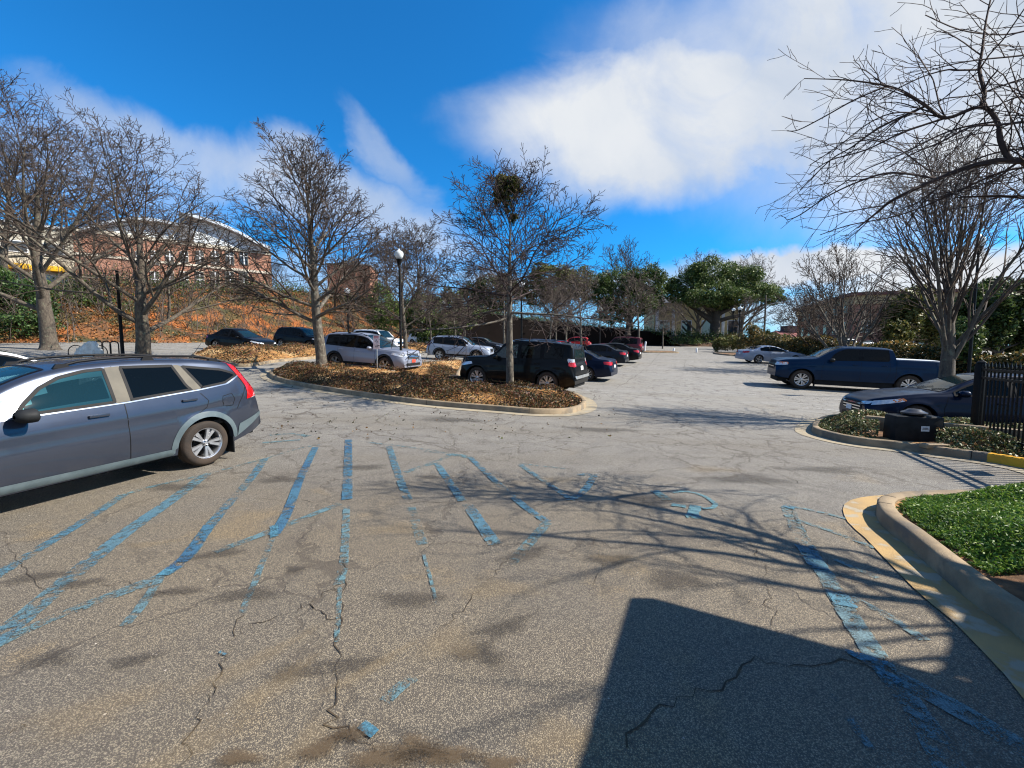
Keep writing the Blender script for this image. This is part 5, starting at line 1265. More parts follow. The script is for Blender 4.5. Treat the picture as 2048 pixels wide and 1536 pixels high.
    for cx in (0, wb):
        for sg in (1, -1):
            n = 14; vs = []
            for k in range(n+1):
                a = math.pi*k/n
                for y in (W/2-.07, W/2-.42): vs.append((cx+(ra+.012)*math.cos(a), sg*y, wr+(ra+.012)*math.sin(a)))
            vs.append((cx, sg*(W/2-.42), wr))
            mb.add(vs, [(2*k, 2*k+2, 2*k+3, 2*k+1) for k in range(n)]+[(2*k+1, 2*k+3, len(vs)-1) for k in range(n)])
        mb.tube([(cx, -W/2+.2, wr), (cx, W/2-.2, wr)], .045, 6)
    mb.build('chassis', M['dark'], root)
    a, b = sp['cabin']; zf = sp.get('floor', .62); mi = MB()
    mi.box((B.xf-(a+b)/2, 0, zf), (b-a, W*.86, .06)); mi.build('cabin_floor', M['interior'], root)
    mi = MB(); mi.box((B.xf-a-.12, 0, belt(a)-.10), (.34, W*.80, .16)); mi.build('dashboard', M['interior'], root, bevel=.03)
    sx = B.xf-a-1.05
    rows_ = [(sx, ((-.38,), (.38,)))] + [(sx-.92*(k+1), ((-.36,), (.36,))) for k in range(sp.get('rows', 1))]
    for xx, ys in rows_:
        for (y,) in ys:
            ms = MB(); ms.box((xx+.12, y, .70), (.5, .48, .16)); ms.box((xx-.18, y, 1.0), (.14, .47, .56), M=Matrix.Rotation(R(-12), 3, 'Y'), taper=.85)
            ms.box((xx-.26, y, sp['H']*.78), (.10, .26, .17), M=Matrix.Rotation(R(-8), 3, 'Y'), taper=.85); ms.build('seat', M['interior'], root, bevel=.03)
    ms = MB(); ms.lathe([(.185, -.014), (.185, .014)], 20, Matrix.Translation((B.xf-a-.48, .38, belt(a)-.03)) @ Matrix.Rotation(R(68), 4, 'Y'), cap=False); ms.build('steering_wheel', M['frit'], root)
    # wheels
    hub, tyre, rim = wheel_parts(wr, sp.get('ww', .225), sp['rim'], sp['rimr'])
    for cx in (0, wb):
        for sg in (1, -1):
            w = bpy.data.objects.new('wheel', hub); COL.objects.link(w); w.parent = root; w.location = (cx, sg*(W/2-sp.get('ww', .225)/2-.025), wr)
            w.rotation_euler = (0, sp.get('spin', .3)*(1+cx), 0 if sg > 0 else math.pi)
            for nm, me in (('tyre', tyre), ('rim', rim)):
                o = bpy.data.objects.new(nm, me); COL.objects.link(o); o.parent = w
    if not hub.materials: hub.materials.append(M['dark'])
    if sp.get('rails'):
        a, b, yo = sp['rails']
        for sg in (1, -1):
            mr = MB(); P = []
            for k in range(11):
                f = k/10; u = a+(b-a)*f; h, nn = B.cast(Vector((B.xf-u, sg*yo)), 'z', 1); P.append(h+Vector((0, 0, .012+.035*min(1, math.sin(math.pi*f)*2.6))))
            mr.tube(P, .016, 8)
            for f in (.02, .5, .98): 
                h, nn = B.cast(Vector((B.xf-(a+(b-a)*f), sg*yo)), 'z', 1); mr.box(h+Vector((0, 0, .015)), (.16, .045, .05), taper=.6)
            mr.build('roof_rail', sp.get('railmat', M['frit']), root, True)
    if sp.get('antenna'):
        u, tl = sp['antenna']; h, nn = B.cast(Vector((B.xf-u, 0)), 'z', 1); ma = MB()
        if tl: ma.lathe([(.025, 0), (.018, .02), (.004, .025)], 8, Matrix.Translation(h)); ma.tube([h, h+Vector((-tl*.6, 0, tl*.8))], [.006, .003], 5)
        else: ma.add([h+Vector(v) for v in ((.08, 0, 0), (-.05, .022, 0), (-.05, -.022, 0), (-.06, 0, .06))], [(0, 1, 3), (0, 3, 2), (1, 2, 3), (0, 2, 1)])
        ma.build('roof_antenna', M['plastic'] if tl else sp['paint'], root)
    if sp.get('wiper'):
        for y in (-.35, .25):
            P = [B.cast(Vector((B.xf-sp['ws'][0]-.06-.02*k, y+.09*k)), 'z', 1)[0]+Vector((0, 0, .02)) for k in range(6)]; MB().tube(P, .007, 5).build('wiper', M['plastic'], root)
    if sp.get('flaps'):
        for cx in sp['flaps']:
            for sg in (1, -1): MB().box((cx-ra-.01, sg*(W/2-.13), wr*.72), (.02, .2, .3)).build('mud_flap', M['plastic'], root, bevel=.006)
    return root, B

def place(root, lA, pA, lB, pxB, guess, dz=0.0, sc=1.0, zs=1.0):
    root.scale = (sc, sc, sc*zs); lA = tuple(v*sc for v in lA); lB = tuple(v*sc for v in lB)
    """stand a car so that local point A meets the ground where the photo shows it and local point B falls on the column pxB"""
    A = at(*pA); best = None
    for k in range(-120, 121):
        th = R(guess+k*.25); c, s_ = math.cos(th), math.sin(th)
        O = Vector((A.x-(lA[0]*c-lA[1]*s_), A.y-(lA[0]*s_+lA[1]*c), 0)); q = (O.x+lB[0]*c-lB[1]*s_, O.y+lB[0]*s_+lB[1]*c); 
        if q[1] < .3: continue
        e = abs(proj((q[0], q[1], lotH(*q)+lB[2] if len(lB) > 2 else lotH(*q)))[0]-pxB)
        if best is None or e < best[0]: best = (e, th, O)
    e, th, O = best; set_car(root, O.x, O.y, th, dz)
    print('CAR %-24s err %.1f heading %.0f at (%.1f, %.1f)' % (root.name, e, math.degrees(th), O.x, O.y)); return root
def set_car(root, x, y, th, dz=0.0, wb=2.7):
    c, s_ = math.cos(th), math.sin(th)
    zr = lotH(x, y); zf = lotH(x+c*wb, y+s_*wb); zl = lotH(x+c*wb/2-s_*.8, y+s_*wb/2+c*.8); zq = lotH(x+c*wb/2+s_*.8, y+s_*wb/2-c*.8)
    X = Vector((c, s_, (zf-zr)/wb)).normalized(); Y = Vector((-s_, c, (zl-zq)/1.6)); Z = X.cross(Y).normalized(); Y = Z.cross(X)
    root.rotation_euler = Matrix((X, Y, Z)).transposed().to_euler(); root.location = (x, y, (zr+dz))

# ---- shapes of the different cars (u = metres back from the front bumper)
def sidewins(belt, topf, cuts, drop=.10, rise=.035, slant=.06, kinds='fdd', endcut=None):
    """panes between the pillar positions in cuts: list of (u0,u1)"""
    bf, tf = pchip(belt), pchip(topf); out = []
    for (u0, u1), g in zip(cuts, kinds):
        n = 8; lo = [(u0+(u1-u0)*k/n, bf(u0+(u1-u0)*k/n)+rise) for k in range(n+1)]; hi = []
        for k in range(n, -1, -1):
            u = u0+(u1-u0)*k/n; z = tf(u)-drop; z = max(z, bf(u)+rise+.012); hi.append((u, z))
        out.append((lo+hi, g))
    return out

# 1. small crossover, the near grey one
crv_top = [(0, .72), (.04, .84), (.16, .93), (.55, 1.02), (1.0, 1.08), (1.12, 1.10), (1.6, 1.42), (1.95, 1.555), (2.3, 1.62), (2.9, 1.65), (3.5, 1.63), (4.0, 1.57), (4.14, 1.53), (4.28, 1.30), (4.40, 1.12), (4.47, 1.0), (4.52, .80), (4.53, .62)]
crv_belt = [(0, .62), (.3, .84), (1.1, 1.0), (1.8, 1.04), (2.6, 1.075), (3.4, 1.125), (4.1, 1.21), (4.4, 1.06), (4.50, .8), (4.53, .55)]
P_CRV = paint('slate_grey_metallic_paint', (.036, .043, .062), .4, .24, .0)
crv = dict(L=4.53, W=1.82, H=1.65, wb=2.62, fo=.92, wr=.345, ra=.405, paint=P_CRV, top=crv_top, belt=crv_belt, tum=.44, crown=.04, sill=[(0, .28), (.5, .25), (3.9, .27), (4.2, .33), (4.53, .42)], nosek=.22, tailk=.16,
    side=[([(1.60, 1.06), (1.75, 1.065), (2.50, 1.093), (2.50, 1.525), (2.30, 1.51), (2.05, 1.45), (1.86, 1.345), (1.70, 1.19)], 'f'),
          ([(2.66, 1.10), (3.42, 1.155), (3.36, 1.23), (3.27, 1.52), (2.66, 1.535)], 'd'),
          ([(3.55, 1.165), (3.90, 1.21), (4.13, 1.315), (4.06, 1.37), (3.90, 1.43), (3.38, 1.505)], 'd')],
    dlo=[[(2.50, 1.09), (2.66, 1.10), (2.66, 1.54), (2.50, 1.53)], [(3.42, 1.155), (3.55, 1.165), (3.38, 1.512), (3.27, 1.526), (3.36, 1.23)]], pillar=mat('taupe_pillar_trim', (.13, .115, .09), (.10, .09, .072), .6, 4, spec=.15),
    seams=[[(1.42, .34), (1.40, .6), (1.44, .95)], [(2.585, .30), (2.58, .7), (2.58, 1.03), (2.58, 1.54)], [(3.51, 1.10), (3.60, .98), (3.56, .88), (3.42, .80), (3.22, .66), (3.10, .48), (3.10, .36)], [(3.82, 1.02), (3.96, 1.05), (4.0, .95), (3.96, .86), (3.84, .86), (3.80, .94), (3.82, 1.02)], [(4.02, .80), (4.18, 1.06), (4.21, 1.12)]],
    clad=M['cladding'], clad_z=.36, handles=[(2.30, .965), (3.34, 1.02)], hmat=P_CRV, mirror=(1.66, 1.02), mmat=M['plastic'],
    ws=(1.14, 2.0), wsw=(.66, .52), rear_x=(1.12, 1.46, .60, .50), cabin=(1.3, 4.0), gfront=M['glass_front'], rows=1,
    head=[([(.12, .72), (.75, .86), (.62, .93), (.2, .86)], 'y')],
    tail=[([(4.02, 1.54), (4.14, 1.535), (4.34, 1.32), (4.47, 1.10), (4.51, .97), (4.20, .93), (4.23, 1.04), (4.22, 1.14), (4.15, 1.28)], 'y'), ([(.76, 1.0), (.62, 1.02), (.58, 1.2), (.60, 1.45), (.70, 1.48), (.80, 1.2)], 'x-')],
    rev=[([(4.30, .935), (4.522, .975), (4.51, 1.09), (4.44, 1.04), (4.36, .98)], 'y')],
    extra_decals=[('rear_bumper_trim', [(4.03, .36), (4.50, .62), (4.52, .70), (4.40, .66), (4.05, .55)], 'y', 'cladding', .009), ('plate', [(-.16, .8), (.16, .8), (.16, .95), (-.16, .95)], 'x-', 'plate_white', .01), ('grille', [(-.5, .55), (.5, .55), (.55, .78), (-.55, .78)], 'x+', 'plastic', .008),
                  ('fuel_flap', [(3.815, .87), (3.96, .87), (3.975, 1.0), (3.83, 1.005)], 'y', P_CRV, .0045)],
    rim=(5, 'V'), rimr=.222, ww=.225, rails=(2.1, 3.95, .56), antenna=(3.95, .30), wiper=True, flaps=(0,), spin=.2)
crvo, crvB = car('parked_car', crv, 'grey compact crossover filling the left edge, seen from its driver side')
place(crvo, (0, .91), (420, 932), (2.14, .91), 0, 242, sc=.94)
# dent-free chrome line above the belt
crvB.decal('chrome_strip', [([(1.50, 1.035), (2.6, 1.075), (3.5, 1.14), (3.92, 1.19), (4.17, 1.315), (4.14, 1.32), (3.9, 1.205), (3.5, 1.155), (2.6, 1.09), (1.50, 1.048)], 'y', s_) for s_ in (1, -1)], mat('satin_trim', (.34, .37, .42), None, .25, 4, metal=.8), .007)
# white car beyond it, only a sliver of the bonnet shows
def sedan_spec(P_, L=4.85, W=1.83, H=1.46, wb=2.78, fo=.95, wr=.33, rim=(5, 'D'), coupe=False, **kw):
    k = L/4.85
    top_ = [(0, .60), (.04, .70), (.18, .78), (.7, .90), (1.25, .985), (1.38, 1.0), (1.85, 1.24), (2.2, 1.385), (2.6, H-.01), (3.0, H), (3.5, H-.045), (3.85, 1.29), (4.15, 1.13), (4.3, 1.085), (4.6, 1.07), (4.76, 1.02), (4.82, .85), (4.85, .66)]
    belt_ = [(0, .52), (.3, .70), (1.2, .88), (2.5, .925), (3.8, .975), (4.3, .985), (4.7, .92), (4.85, .55)]
    if coupe:
        top_ = [(0, .58), (.04, .68), (.18, .76), (.7, .88), (1.3, .965), (1.48, .99), (2.0, 1.22), (2.4, 1.35), (2.7, H), (3.0, H-.005), (3.4, H-.07), (3.8, 1.20), (4.1, 1.07), (4.3, 1.035), (4.6, 1.02), (4.76, .96), (4.82, .82), (4.85, .62)]
    top_ = [(u*k, z) for u, z in top_]; belt_ = [(u*k, z) for u, z in belt_]
    cuts = [(1.62*k, 2.62*k), (2.70*k, 3.55*k), (3.62*k, 3.92*k)] if not coupe else [(1.75*k, 2.85*k), (2.93*k, 3.62*k)]
    d = dict(L=L, W=W, H=H, wb=wb, fo=fo, wr=wr, ra=wr+.05, paint=P_, top=top_, belt=belt_, tum=.50, crown=.03, sill=[(0, .22), (.4, .19), (L-.7, .2), (L, .30)], side=sidewins(belt_, top_, cuts, .085, .03, kinds='fdd'),
        dlo=[[(2.62*k, .95), (2.70*k, .955), (2.70*k, H-.10), (2.62*k, H-.10)]], seams=[[(1.45*k, .28), (1.42*k, .6), (1.5*k, .9)], [(2.66*k, .25), (2.66*k, .6), (2.66*k, .92)], [(3.62*k, .95), (3.56*k, .8), (3.40*k, .65), (3.32*k, .45)]],
        handles=[(2.45*k, .80), (3.42*k, .84)], mirror=(1.72*k, .93), ws=(1.42*k, 2.28*k), wsw=(.64, .50), rear_z=(3.60*k, 4.14*k, .50, .58), cabin=(1.6*k, 4.0*k),
        head=[([(.10, .60), (.70, .74), (.62, .80), (.15, .71)], 'y'), ([(.42, .58), (.70, .62), (.72, .70), (.45, .66)], 'x+')], tail=[([(L-.34, .84), (L-.02, .80), (L-.04, .96), (L-.40, .96)], 'y'), ([(.40, .82), (.76, .80), (.76, .95), (.42, .95)], 'x-')],
        extra_decals=[('grille', [(-.40, .36), (.40, .36), (.46, .60), (-.46, .60)], 'x+', 'plastic', .008), ('plate', [(-.16, .66), (.16, .66), (.16, .80), (-.16, .80)], 'x-', 'plate_white', .012), ('lower_grille', [(-.55, .24), (.55, .24), (.5, .34), (-.5, .34)], 'x+', 'plastic', .008)],
        bars=[(.44, .4), (.52, .42)], rim=rim, rimr=wr*.68, ww=.215, antenna=(4.0*k, 0))
    if coupe: d['rear_z'] = (3.42*k, 4.05*k, .46, .56); d['handles'] = [(2.65*k, .80)]; d['dlo'] = [[(2.85*k, .95), (2.93*k, .955), (2.93*k, 1.25), (2.85*k, 1.3)]]; d['seams'] = d['seams'][:1]+[[(2.95*k, .95), (2.93*k, .8), (2.86*k, .6), (2.84*k, .26)]]
    d.update(kw); return d
def suv_spec(P_, L=4.7, W=1.9, H=1.75, wb=2.75, fo=.92, wr=.36, boxy=0, rim=(5, 'D'), hood=1.08, **kw):
    k = L/4.7; q = H/1.75; re = 4.50 if boxy else 4.28
    top_ = [(0, .78), (.04, .92), (.12, hood-.04), (.5, hood), (1.1, hood+.03), (1.22, hood+.05), (1.62, 1.40*q), (1.95, 1.62*q), (2.25, H-.05), (2.8, H), (3.5, H-.01), (4.1, H-.05), (re-.10, H-.07 if boxy else H-.09), (re, H-.13 if boxy else H-.16), (4.60 if boxy else 4.48, 1.12*q), (4.67, .98), (4.69, .78), (4.7, .66)]
    if boxy: top_[7] = (1.90, 1.66*q); top_[8] = (2.08, H-.05); top_[9] = (2.6, H)
    belt_ = [(0, .66), (.2, hood-.16), (1.1, hood-.09), (2.0, hood-.06), (3.2, hood-.02), (4.1, hood+.02), (4.45, hood-.02), (4.62, .85), (4.7, .6)]
    top_ = [(u*k, z) for u, z in top_]; belt_ = [(u*k, z) for u, z in belt_]
    d = dict(L=L, W=W, H=H, wb=wb, fo=fo, wr=wr, ra=wr+.06, paint=P_, top=top_, belt=belt_, tum=.26 if boxy else .42, crown=.025 if boxy else .04, rc=.06 if boxy else .085, nosek=.14 if boxy else .2, tailk=.07 if boxy else .12, sill=[(0, .34), (.5, .28), (L-.6, .3), (L, .42)],
        side=sidewins(belt_, top_, [(1.60*k, 2.48*k), (2.56*k, 3.38*k), (3.48*k, (4.22 if boxy else 4.14)*k)], .12, .04, kinds='fdd'), dlo=[[(2.48*k, hood), (2.56*k, hood), (2.56*k, H-.13), (2.48*k, H-.13)], [(3.38*k, hood+.03), (3.48*k, hood+.03), (3.48*k, H-.14), (3.38*k, H-.14)]],
        seams=[[(1.42*k, .36), (1.40*k, .7), (1.45*k, hood-.08)], [(2.52*k, .34), (2.52*k, .7), (2.52*k, hood-.04)], [(3.44*k, hood), (3.42*k, .9), (3.26*k, .72), (3.18*k, .5)]],
        clad=M['plastic'], clad_z=.46, handles=[(2.34*k, hood-.15), (3.28*k, hood-.12)], mirror=(1.66*k, hood-.04), mmat=P_, ws=(1.24*k, 2.12*k), wsw=(.70, .58), rear_x=(1.20*q, 1.52*q, .66, .56), cabin=(1.4*k, 4.2*k),
        head=[([(.08, .80), (.62, .90), (.55, .98), (.10, .92)], 'y'), ([(.46, .80), (.74, .82), (.76, .92), (.48, .92)], 'x+')], tail=[([(L-.30, 1.0), (L-.04, .90), (L-.10, 1.16), (L-.30, 1.2)], 'y'), ([(.56, .92), (.84, .92), (.80, 1.16), (.60, 1.14)], 'x-')],
        extra_decals=[('grille', [(-.42, .66), (.42, .66), (.44, .90), (-.44, .90)], 'x+', 'plastic', .008), ('lower_grille', [(-.6, .40), (.6, .40), (.56, .54), (-.56, .54)], 'x+', 'plastic', .008), ('plate', [(-.16, .74), (.16, .74), (.16, .90), (-.16, .90)], 'x-', 'plate_white', .012), ('rear_bumper_trim', [(-.8, .42), (.8, .42), (.8, .58), (-.8, .58)], 'x-', 'plastic', .01)],
        bars=[(.72, .40), (.79, .42), (.86, .42)], rim=rim, rimr=wr*.66, ww=.245, rails=(2.1*k, 4.0*k, .60), antenna=(4.1*k, 0), rows=1)
    d.update(kw); return d
white_p = paint('white_car_paint', (.78, .79, .80), .0, .35); blk = paint('black_car_paint', (.004, .0045, .005), .0, .3); slv = paint('silver_car_paint', (.22, .24, .30), .25, .42); slv2 = paint('pale_silver_car_paint', (.28, .32, .40), .25, .42)
gun = paint('gunmetal_car_paint', (.03, .033, .04), .3, .3); navy = paint('navy_car_paint', (.004, .010, .028), .2, .3); navy2 = paint('deep_blue_car_paint', (.002, .018, .050), .2, .3); redp = paint('red_car_paint', (.55, .012, .01), .2, .3); mar = paint('maroon_car_paint', (.10, .010, .014), .3, .3); dkg = paint('dark_blue_grey_car_paint', (.012, .015, .022), .3, .3); dgr = paint('graphite_car_paint', (.03, .032, .036), .5, .28)

o, b = car('parked_car', sedan_spec(white_p, 4.7), 'white car of which only the bonnet corner shows beyond the grey crossover')
set_car(o, -11.7, 7.7, R(62))
# 2. silver three row sport utility, red plate at its nose
o, b = car('parked_car', suv_spec(slv, 4.94, 1.96, 1.77, 2.82, .96, .385, rim=(5, 'D'), hood=1.10, gws=M['glass_clear'], extra_decals=[('grille', [(-.50, .70), (.50, .70), (.52, .94), (-.52, .94)], 'x+', 'plastic', .008), ('lower_grille', [(-.62, .40), (.62, .40), (.6, .52), (-.6, .52)], 'x+', 'plastic', .008), ('front_plate', [(-.16, .54), (.16, .54), (.16, .69), (-.16, .69)], 'x+', 'plate_red', .022), ('plate', [(-.16, .74), (.16, .74), (.16, .90), (-.16, .90)], 'x-', 'plate_white', .012)], bars=[(.74, .48), (.80, .5), (.86, .5), (.92, .5)]), 'silver three row sport utility with a red front plate, parked behind the island sign')
place(o, (0, -.98), (669, 740), (2.82, -.98), 768, -25, zs=1.05)
# 3. smaller silver crossover behind
o, b = car('parked_car', suv_spec(slv2, 4.58, 1.85, 1.67, 2.66, .90, .36, rim=(5, 'Y'), hood=1.05), 'silver compact crossover parked behind the black boxy sport utility')
place(o, (0, -.92), (878, 720), (2.66, -.92), 952, -25, zs=1.04)
# 4. black boxy sport utility in the foreground
o, b = car('parked_car', suv_spec(blk, 4.58, 1.92, 1.80, 2.79, .80, .40, boxy=1, rim=(6, 'V'), hood=1.16, clad=None, railmat=mat('bright_rail', (.35, .38, .42), None, .25, 4, metal=.9), flaps=(0, 2.79), grear=M['glass_clear'], gfront=M['glass_front'],
    tail=[([(4.34, 1.02), (4.55, .98), (4.51, 1.13), (4.32, 1.2)], 'y'), ([(.66, 1.00), (.90, 1.00), (.88, 1.14), (.66, 1.14)], 'x-')], rev=[([(4.28, 1.2), (4.32, 1.12), (4.51, 1.14), (4.48, 1.24), (4.28, 1.26)], 'y'), ([(.66, 1.14), (.88, 1.14), (.84, 1.24), (.66, 1.24)], 'x-')],
    extra_decals=[('grille', [(-.42, .66), (.42, .66), (.44, .96), (-.44, .96)], 'x+', 'plastic', .008), ('plate', [(-.16, .86), (.16, .86), (.16, 1.0), (-.16, 1.0)], 'x-', 'plate_white', .012), ('side_step', [(1.45, .33), (3.4, .33), (3.4, .365), (1.45, .365)], 'y', 'chrome', .03), ('rear_bumper_top', [(-.86, .60), (.86, .60), (.86, .70), (-.86, .70)], 'x-', 'grey_metal', .05)], bars=[]), 'black boxy sport utility with roof rails, parked beside the island tree')
place(o, (0, .96), (1092, 791), (2.79, .96), 952, 165, sc=1.02, zs=1.05)
h0 = o.rotation_euler.to_matrix().to_euler().z
# 5-7. the dark sedans beyond it
hd = R(168)
def behind(root, rearpt, spec, hd, dz=0):
    """rear bumper corner nearest to us (driver side) at a ground point"""
    A = at(*rearpt); c, s_ = math.cos(hd), math.sin(hd); lx, ly = -(spec['L']-spec['wb']-spec['fo']), spec['W']/2*.8
    set_car(root, A.x-(lx*c-ly*s_), A.y-(lx*s_+ly*c), hd, dz)
HD = crv_h = None
mt_ = o.matrix_basis.to_3x3(); hd = math.atan2(mt_[1][0], mt_[0][0])
s5 = sedan_spec(navy, 4.9, 1.83, 1.45, 2.82, .95, .335, rim=(10, 'I')); o, b = car('parked_car', s5, 'dark navy saloon parked right behind the black boxy sport utility'); behind(o, (1222, 765), s5, hd)
s6 = sedan_spec(dkg, 4.85, 1.82, 1.46, 2.78, rim=(5, 'D')); o, b = car('parked_car', s6, 'dark blue grey saloon, third from the front in the middle row'); behind(o, (1250, 734), s6, hd)
s7 = sedan_spec(blk, 4.8, 1.82, 1.46, 2.75, rim=(5, 'D')); o, b = car('parked_car', s7, 'black saloon with bright red tail lights, fourth in the middle row'); behind(o, (1277, 727), s7, hd)
# 8. maroon boxy van at the row's end
s8 = suv_spec(mar, 4.45, 1.80, 1.83, 2.7, .85, .34, boxy=1, rim=(6, 'W'), hood=1.10); o, b = car('parked_car', s8, 'dark maroon boxy van at the end of the middle row', cat='van'); behind(o, (1283, 712), s8, hd)
# 9. red hatch below the wall
s9 = suv_spec(redp, 4.1, 1.75, 1.62, 2.5, .8, .33, rim=(5, 'D')); o, b = car('parked_car', s9, 'small bright red car parked below the brick wall'); behind(o, (1180, 702), s9, hd+R(8))
# 10. dark sedan between
s10 = sedan_spec(gun, 4.7, 1.8, 1.44, 2.7, rim=(5, 'D')); o, b = car('parked_car', s10, 'dark saloon half hidden behind the silver compact crossover'); place(o, (0, -.9), (935, 702), (2.7, -.9), 986, -20)
# 11. white hatchback
s11 = sedan_spec(white_p, 4.2, 1.78, 1.50, 2.58, .85, .32, rim=(5, 'D')); s11['top'] = [(0, .60), (.04, .70), (.18, .80), (.7, .92), (1.0, .99), (1.1, 1.02), (1.6, 1.30), (2.0, 1.45), (2.4, 1.50), (3.2, 1.48), (3.7, 1.40), (3.85, 1.32), (4.05, 1.02), (4.15, .9), (4.2, .62)]; s11['belt'] = [(0, .5), (.3, .70), (1.1, .88), (3.4, .96), (3.9, .98), (4.1, .8), (4.2, .5)]; s11['side'] = sidewins(s11['belt'], s11['top'], [(1.35, 2.3), (2.38, 3.1), (3.18, 3.6)], .10, .03, kinds='fdd'); s11['dlo'] = []; s11['rear_z'] = None; s11['rear_x'] = (1.05, 1.3, .55, .48); s11['ws'] = (1.12, 1.95); s11['seams'] = [[(1.2, .3), (1.2, .85)], [(2.34, .28), (2.34, .9)], [(3.1, .9), (3.0, .5)]]; s11['handles'] = [(2.15, .8), (2.95, .84)]; s11['mirror'] = (1.4, .92); s11['cabin'] = (1.3, 3.6); s11['tail'] = [([(3.98, .86), (4.17, .8), (4.1, 1.0), (3.95, 1.02)], 'y')]; s11['antenna'] = (3.6, 0)
o, b = car('parked_car', s11, 'white hatchback at the back of the car park beside the green bush'); place(o, (0, -.9), (824, 689), (2.58, -.9), 861, -25)
# 12. white sport utility behind the silver one
o, b = car('parked_car', suv_spec(white_p, 4.82, 1.9, 1.80, 2.79, .92, .39, boxy=1, rim=(6, 'V'), hood=1.12), 'white boxy sport utility showing over the silver one'); A = far(735, 700, 38); set_car(o, A.x, A.y, R(-24))
# 13. black crossover, 14. black sport utility by the bank
s13 = sedan_spec(blk, 4.7, 1.85, 1.56, 2.7, .95, .35, rim=(5, 'D')); o, b = car('parked_car', s13, 'black fastback car with bright front lip, left of two black cars by the bank'); place(o, (0, -.92), (431, 700), (2.7, -.92), 494, -25)
b.decal('front_lip', [([(-.7, .22), (.7, .22), (.66, .30), (-.66, .30)], 'x', 1)], M['chrome'], .02)
s14 = suv_spec(blk, 4.82, 1.94, 1.76, 2.92, .9, .385, rim=(5, 'I'), hood=1.12, clad=None); o, b = car('parked_car', s14, 'black sport utility by the bank, just left of the lichen spotted trunk'); place(o, (0, -.95), (562, 697), (2.92, -.95), 618, -25)
b.decal('chrome_strip', [([(1.4, .40), (3.5, .42), (3.5, .45), (1.4, .43)], 'y', s_) for s_ in (1, -1)], M['chrome'], .009)
# 15. silver coupe on the right
s15 = sedan_spec(slv2, 4.83, 1.82, 1.40, 2.72, 1.0, .335, rim=(5, 'W'), coupe=True); o, b = car('parked_car', s15, 'silver coupe parked in front of the hedge beyond the blue pickup'); place(o, (0, -.9), (1517, 727), (2.72, -.9), 1590, -10)
# 16. the blue pickup
ptop = [(0, .98), (.03, 1.12), (.10, 1.22), (.5, 1.31), (1.2, 1.36), (1.45, 1.39), (1.55, 1.43), (2.0, 1.72), (2.35, 1.87), (2.7, 1.91), (3.4, 1.92), (4.0, 1.90), (4.14, 1.86), (4.19, 1.70), (4.22, 1.47), (4.26, 1.455), (5.0, 1.45), (5.8, 1.44), (5.86, 1.38), (5.89, .9)]
pbelt = [(0, .85), (.3, 1.12), (1.4, 1.24), (2.5, 1.27), (4.1, 1.29), (4.3, 1.36), (5.8, 1.36), (5.89, .8)]
s16 = suv_spec(navy2, 5.89, 2.06, 1.92, 3.745, .98, .42, hood=1.3)
s16.update(top=ptop, belt=pbelt, sill=[(0, .50), (.3, .46), (1.5, .44), (5.3, .48), (5.89, .56)], ra=.49, tum=.30, side=[([(1.95, 1.30), (3.0, 1.325), (3.0, 1.80), (2.55, 1.79), (2.3, 1.70), (2.1, 1.55)], 'd'), ([(3.10, 1.33), (3.98, 1.345), (4.03, 1.42), (3.98, 1.80), (3.10, 1.81)], 'd')], dlo=[[(3.0, 1.325), (3.10, 1.33), (3.10, 1.81), (3.0, 1.80)]],
    seams=[[(1.72, .52), (1.68, .9), (1.78, 1.25)], [(3.05, .5), (3.05, 1.3)], [(4.02, 1.33), (4.04, .9), (3.95, .6)], [(4.24, .52), (4.24, 1.42)]], clad=None, handles=[(2.86, 1.14), (3.85, 1.15)], mirror=(2.0, 1.25), mmat=M['plastic'], ws=(1.52, 2.42), wsw=(.76, .64), rear_x=None, cabin=(1.6, 4.1),
    head=[([(.06, 1.00), (.42, 1.04), (.40, 1.14), (.08, 1.12)], 'y'), ([(.58, 1.0), (.86, 1.0), (.86, 1.14), (.58, 1.12)], 'x+')], turn=[([(.12, 1.06), (.44, 1.08), (.42, 1.15), (.14, 1.15)], 'y')], tail=[([(5.74, .95), (5.87, .95), (5.86, 1.32), (5.74, 1.34)], 'y')], extra_decals=[('grille', [(-.56, .80), (.56, .80), (.58, 1.16), (-.58, 1.16)], 'x+', 'plastic', .01), ('front_bumper', [(.02, .55), (.42, .60), (.42, .76), (.02, .74)], 'y', navy2, .02), ('bed_cover', [(4.30, -.80), (5.78, -.80), (5.78, .80), (4.30, .80)], 'z+', mat('pale_tonneau', (.55, .58, .62), None, .5, 5), .012)],
    bars=[(.92, .5), (1.04, .52)], rim=(6, 'V'), rimr=.265, ww=.265, rails=None, antenna=(2.75, 0), flaps=(3.745,), floor=.85)
o, b = car('pickup_truck', s16, 'dark blue crew cab pickup with covered bed, parked on the right', cat='pickup truck'); place(o, (3.745, 1.03), (1601, 778), (0, 1.03), 1816, 155, sc=1.06)
mt_ = o.matrix_basis.to_3x3(); hd16 = math.atan2(mt_[1][0], mt_[0][0])
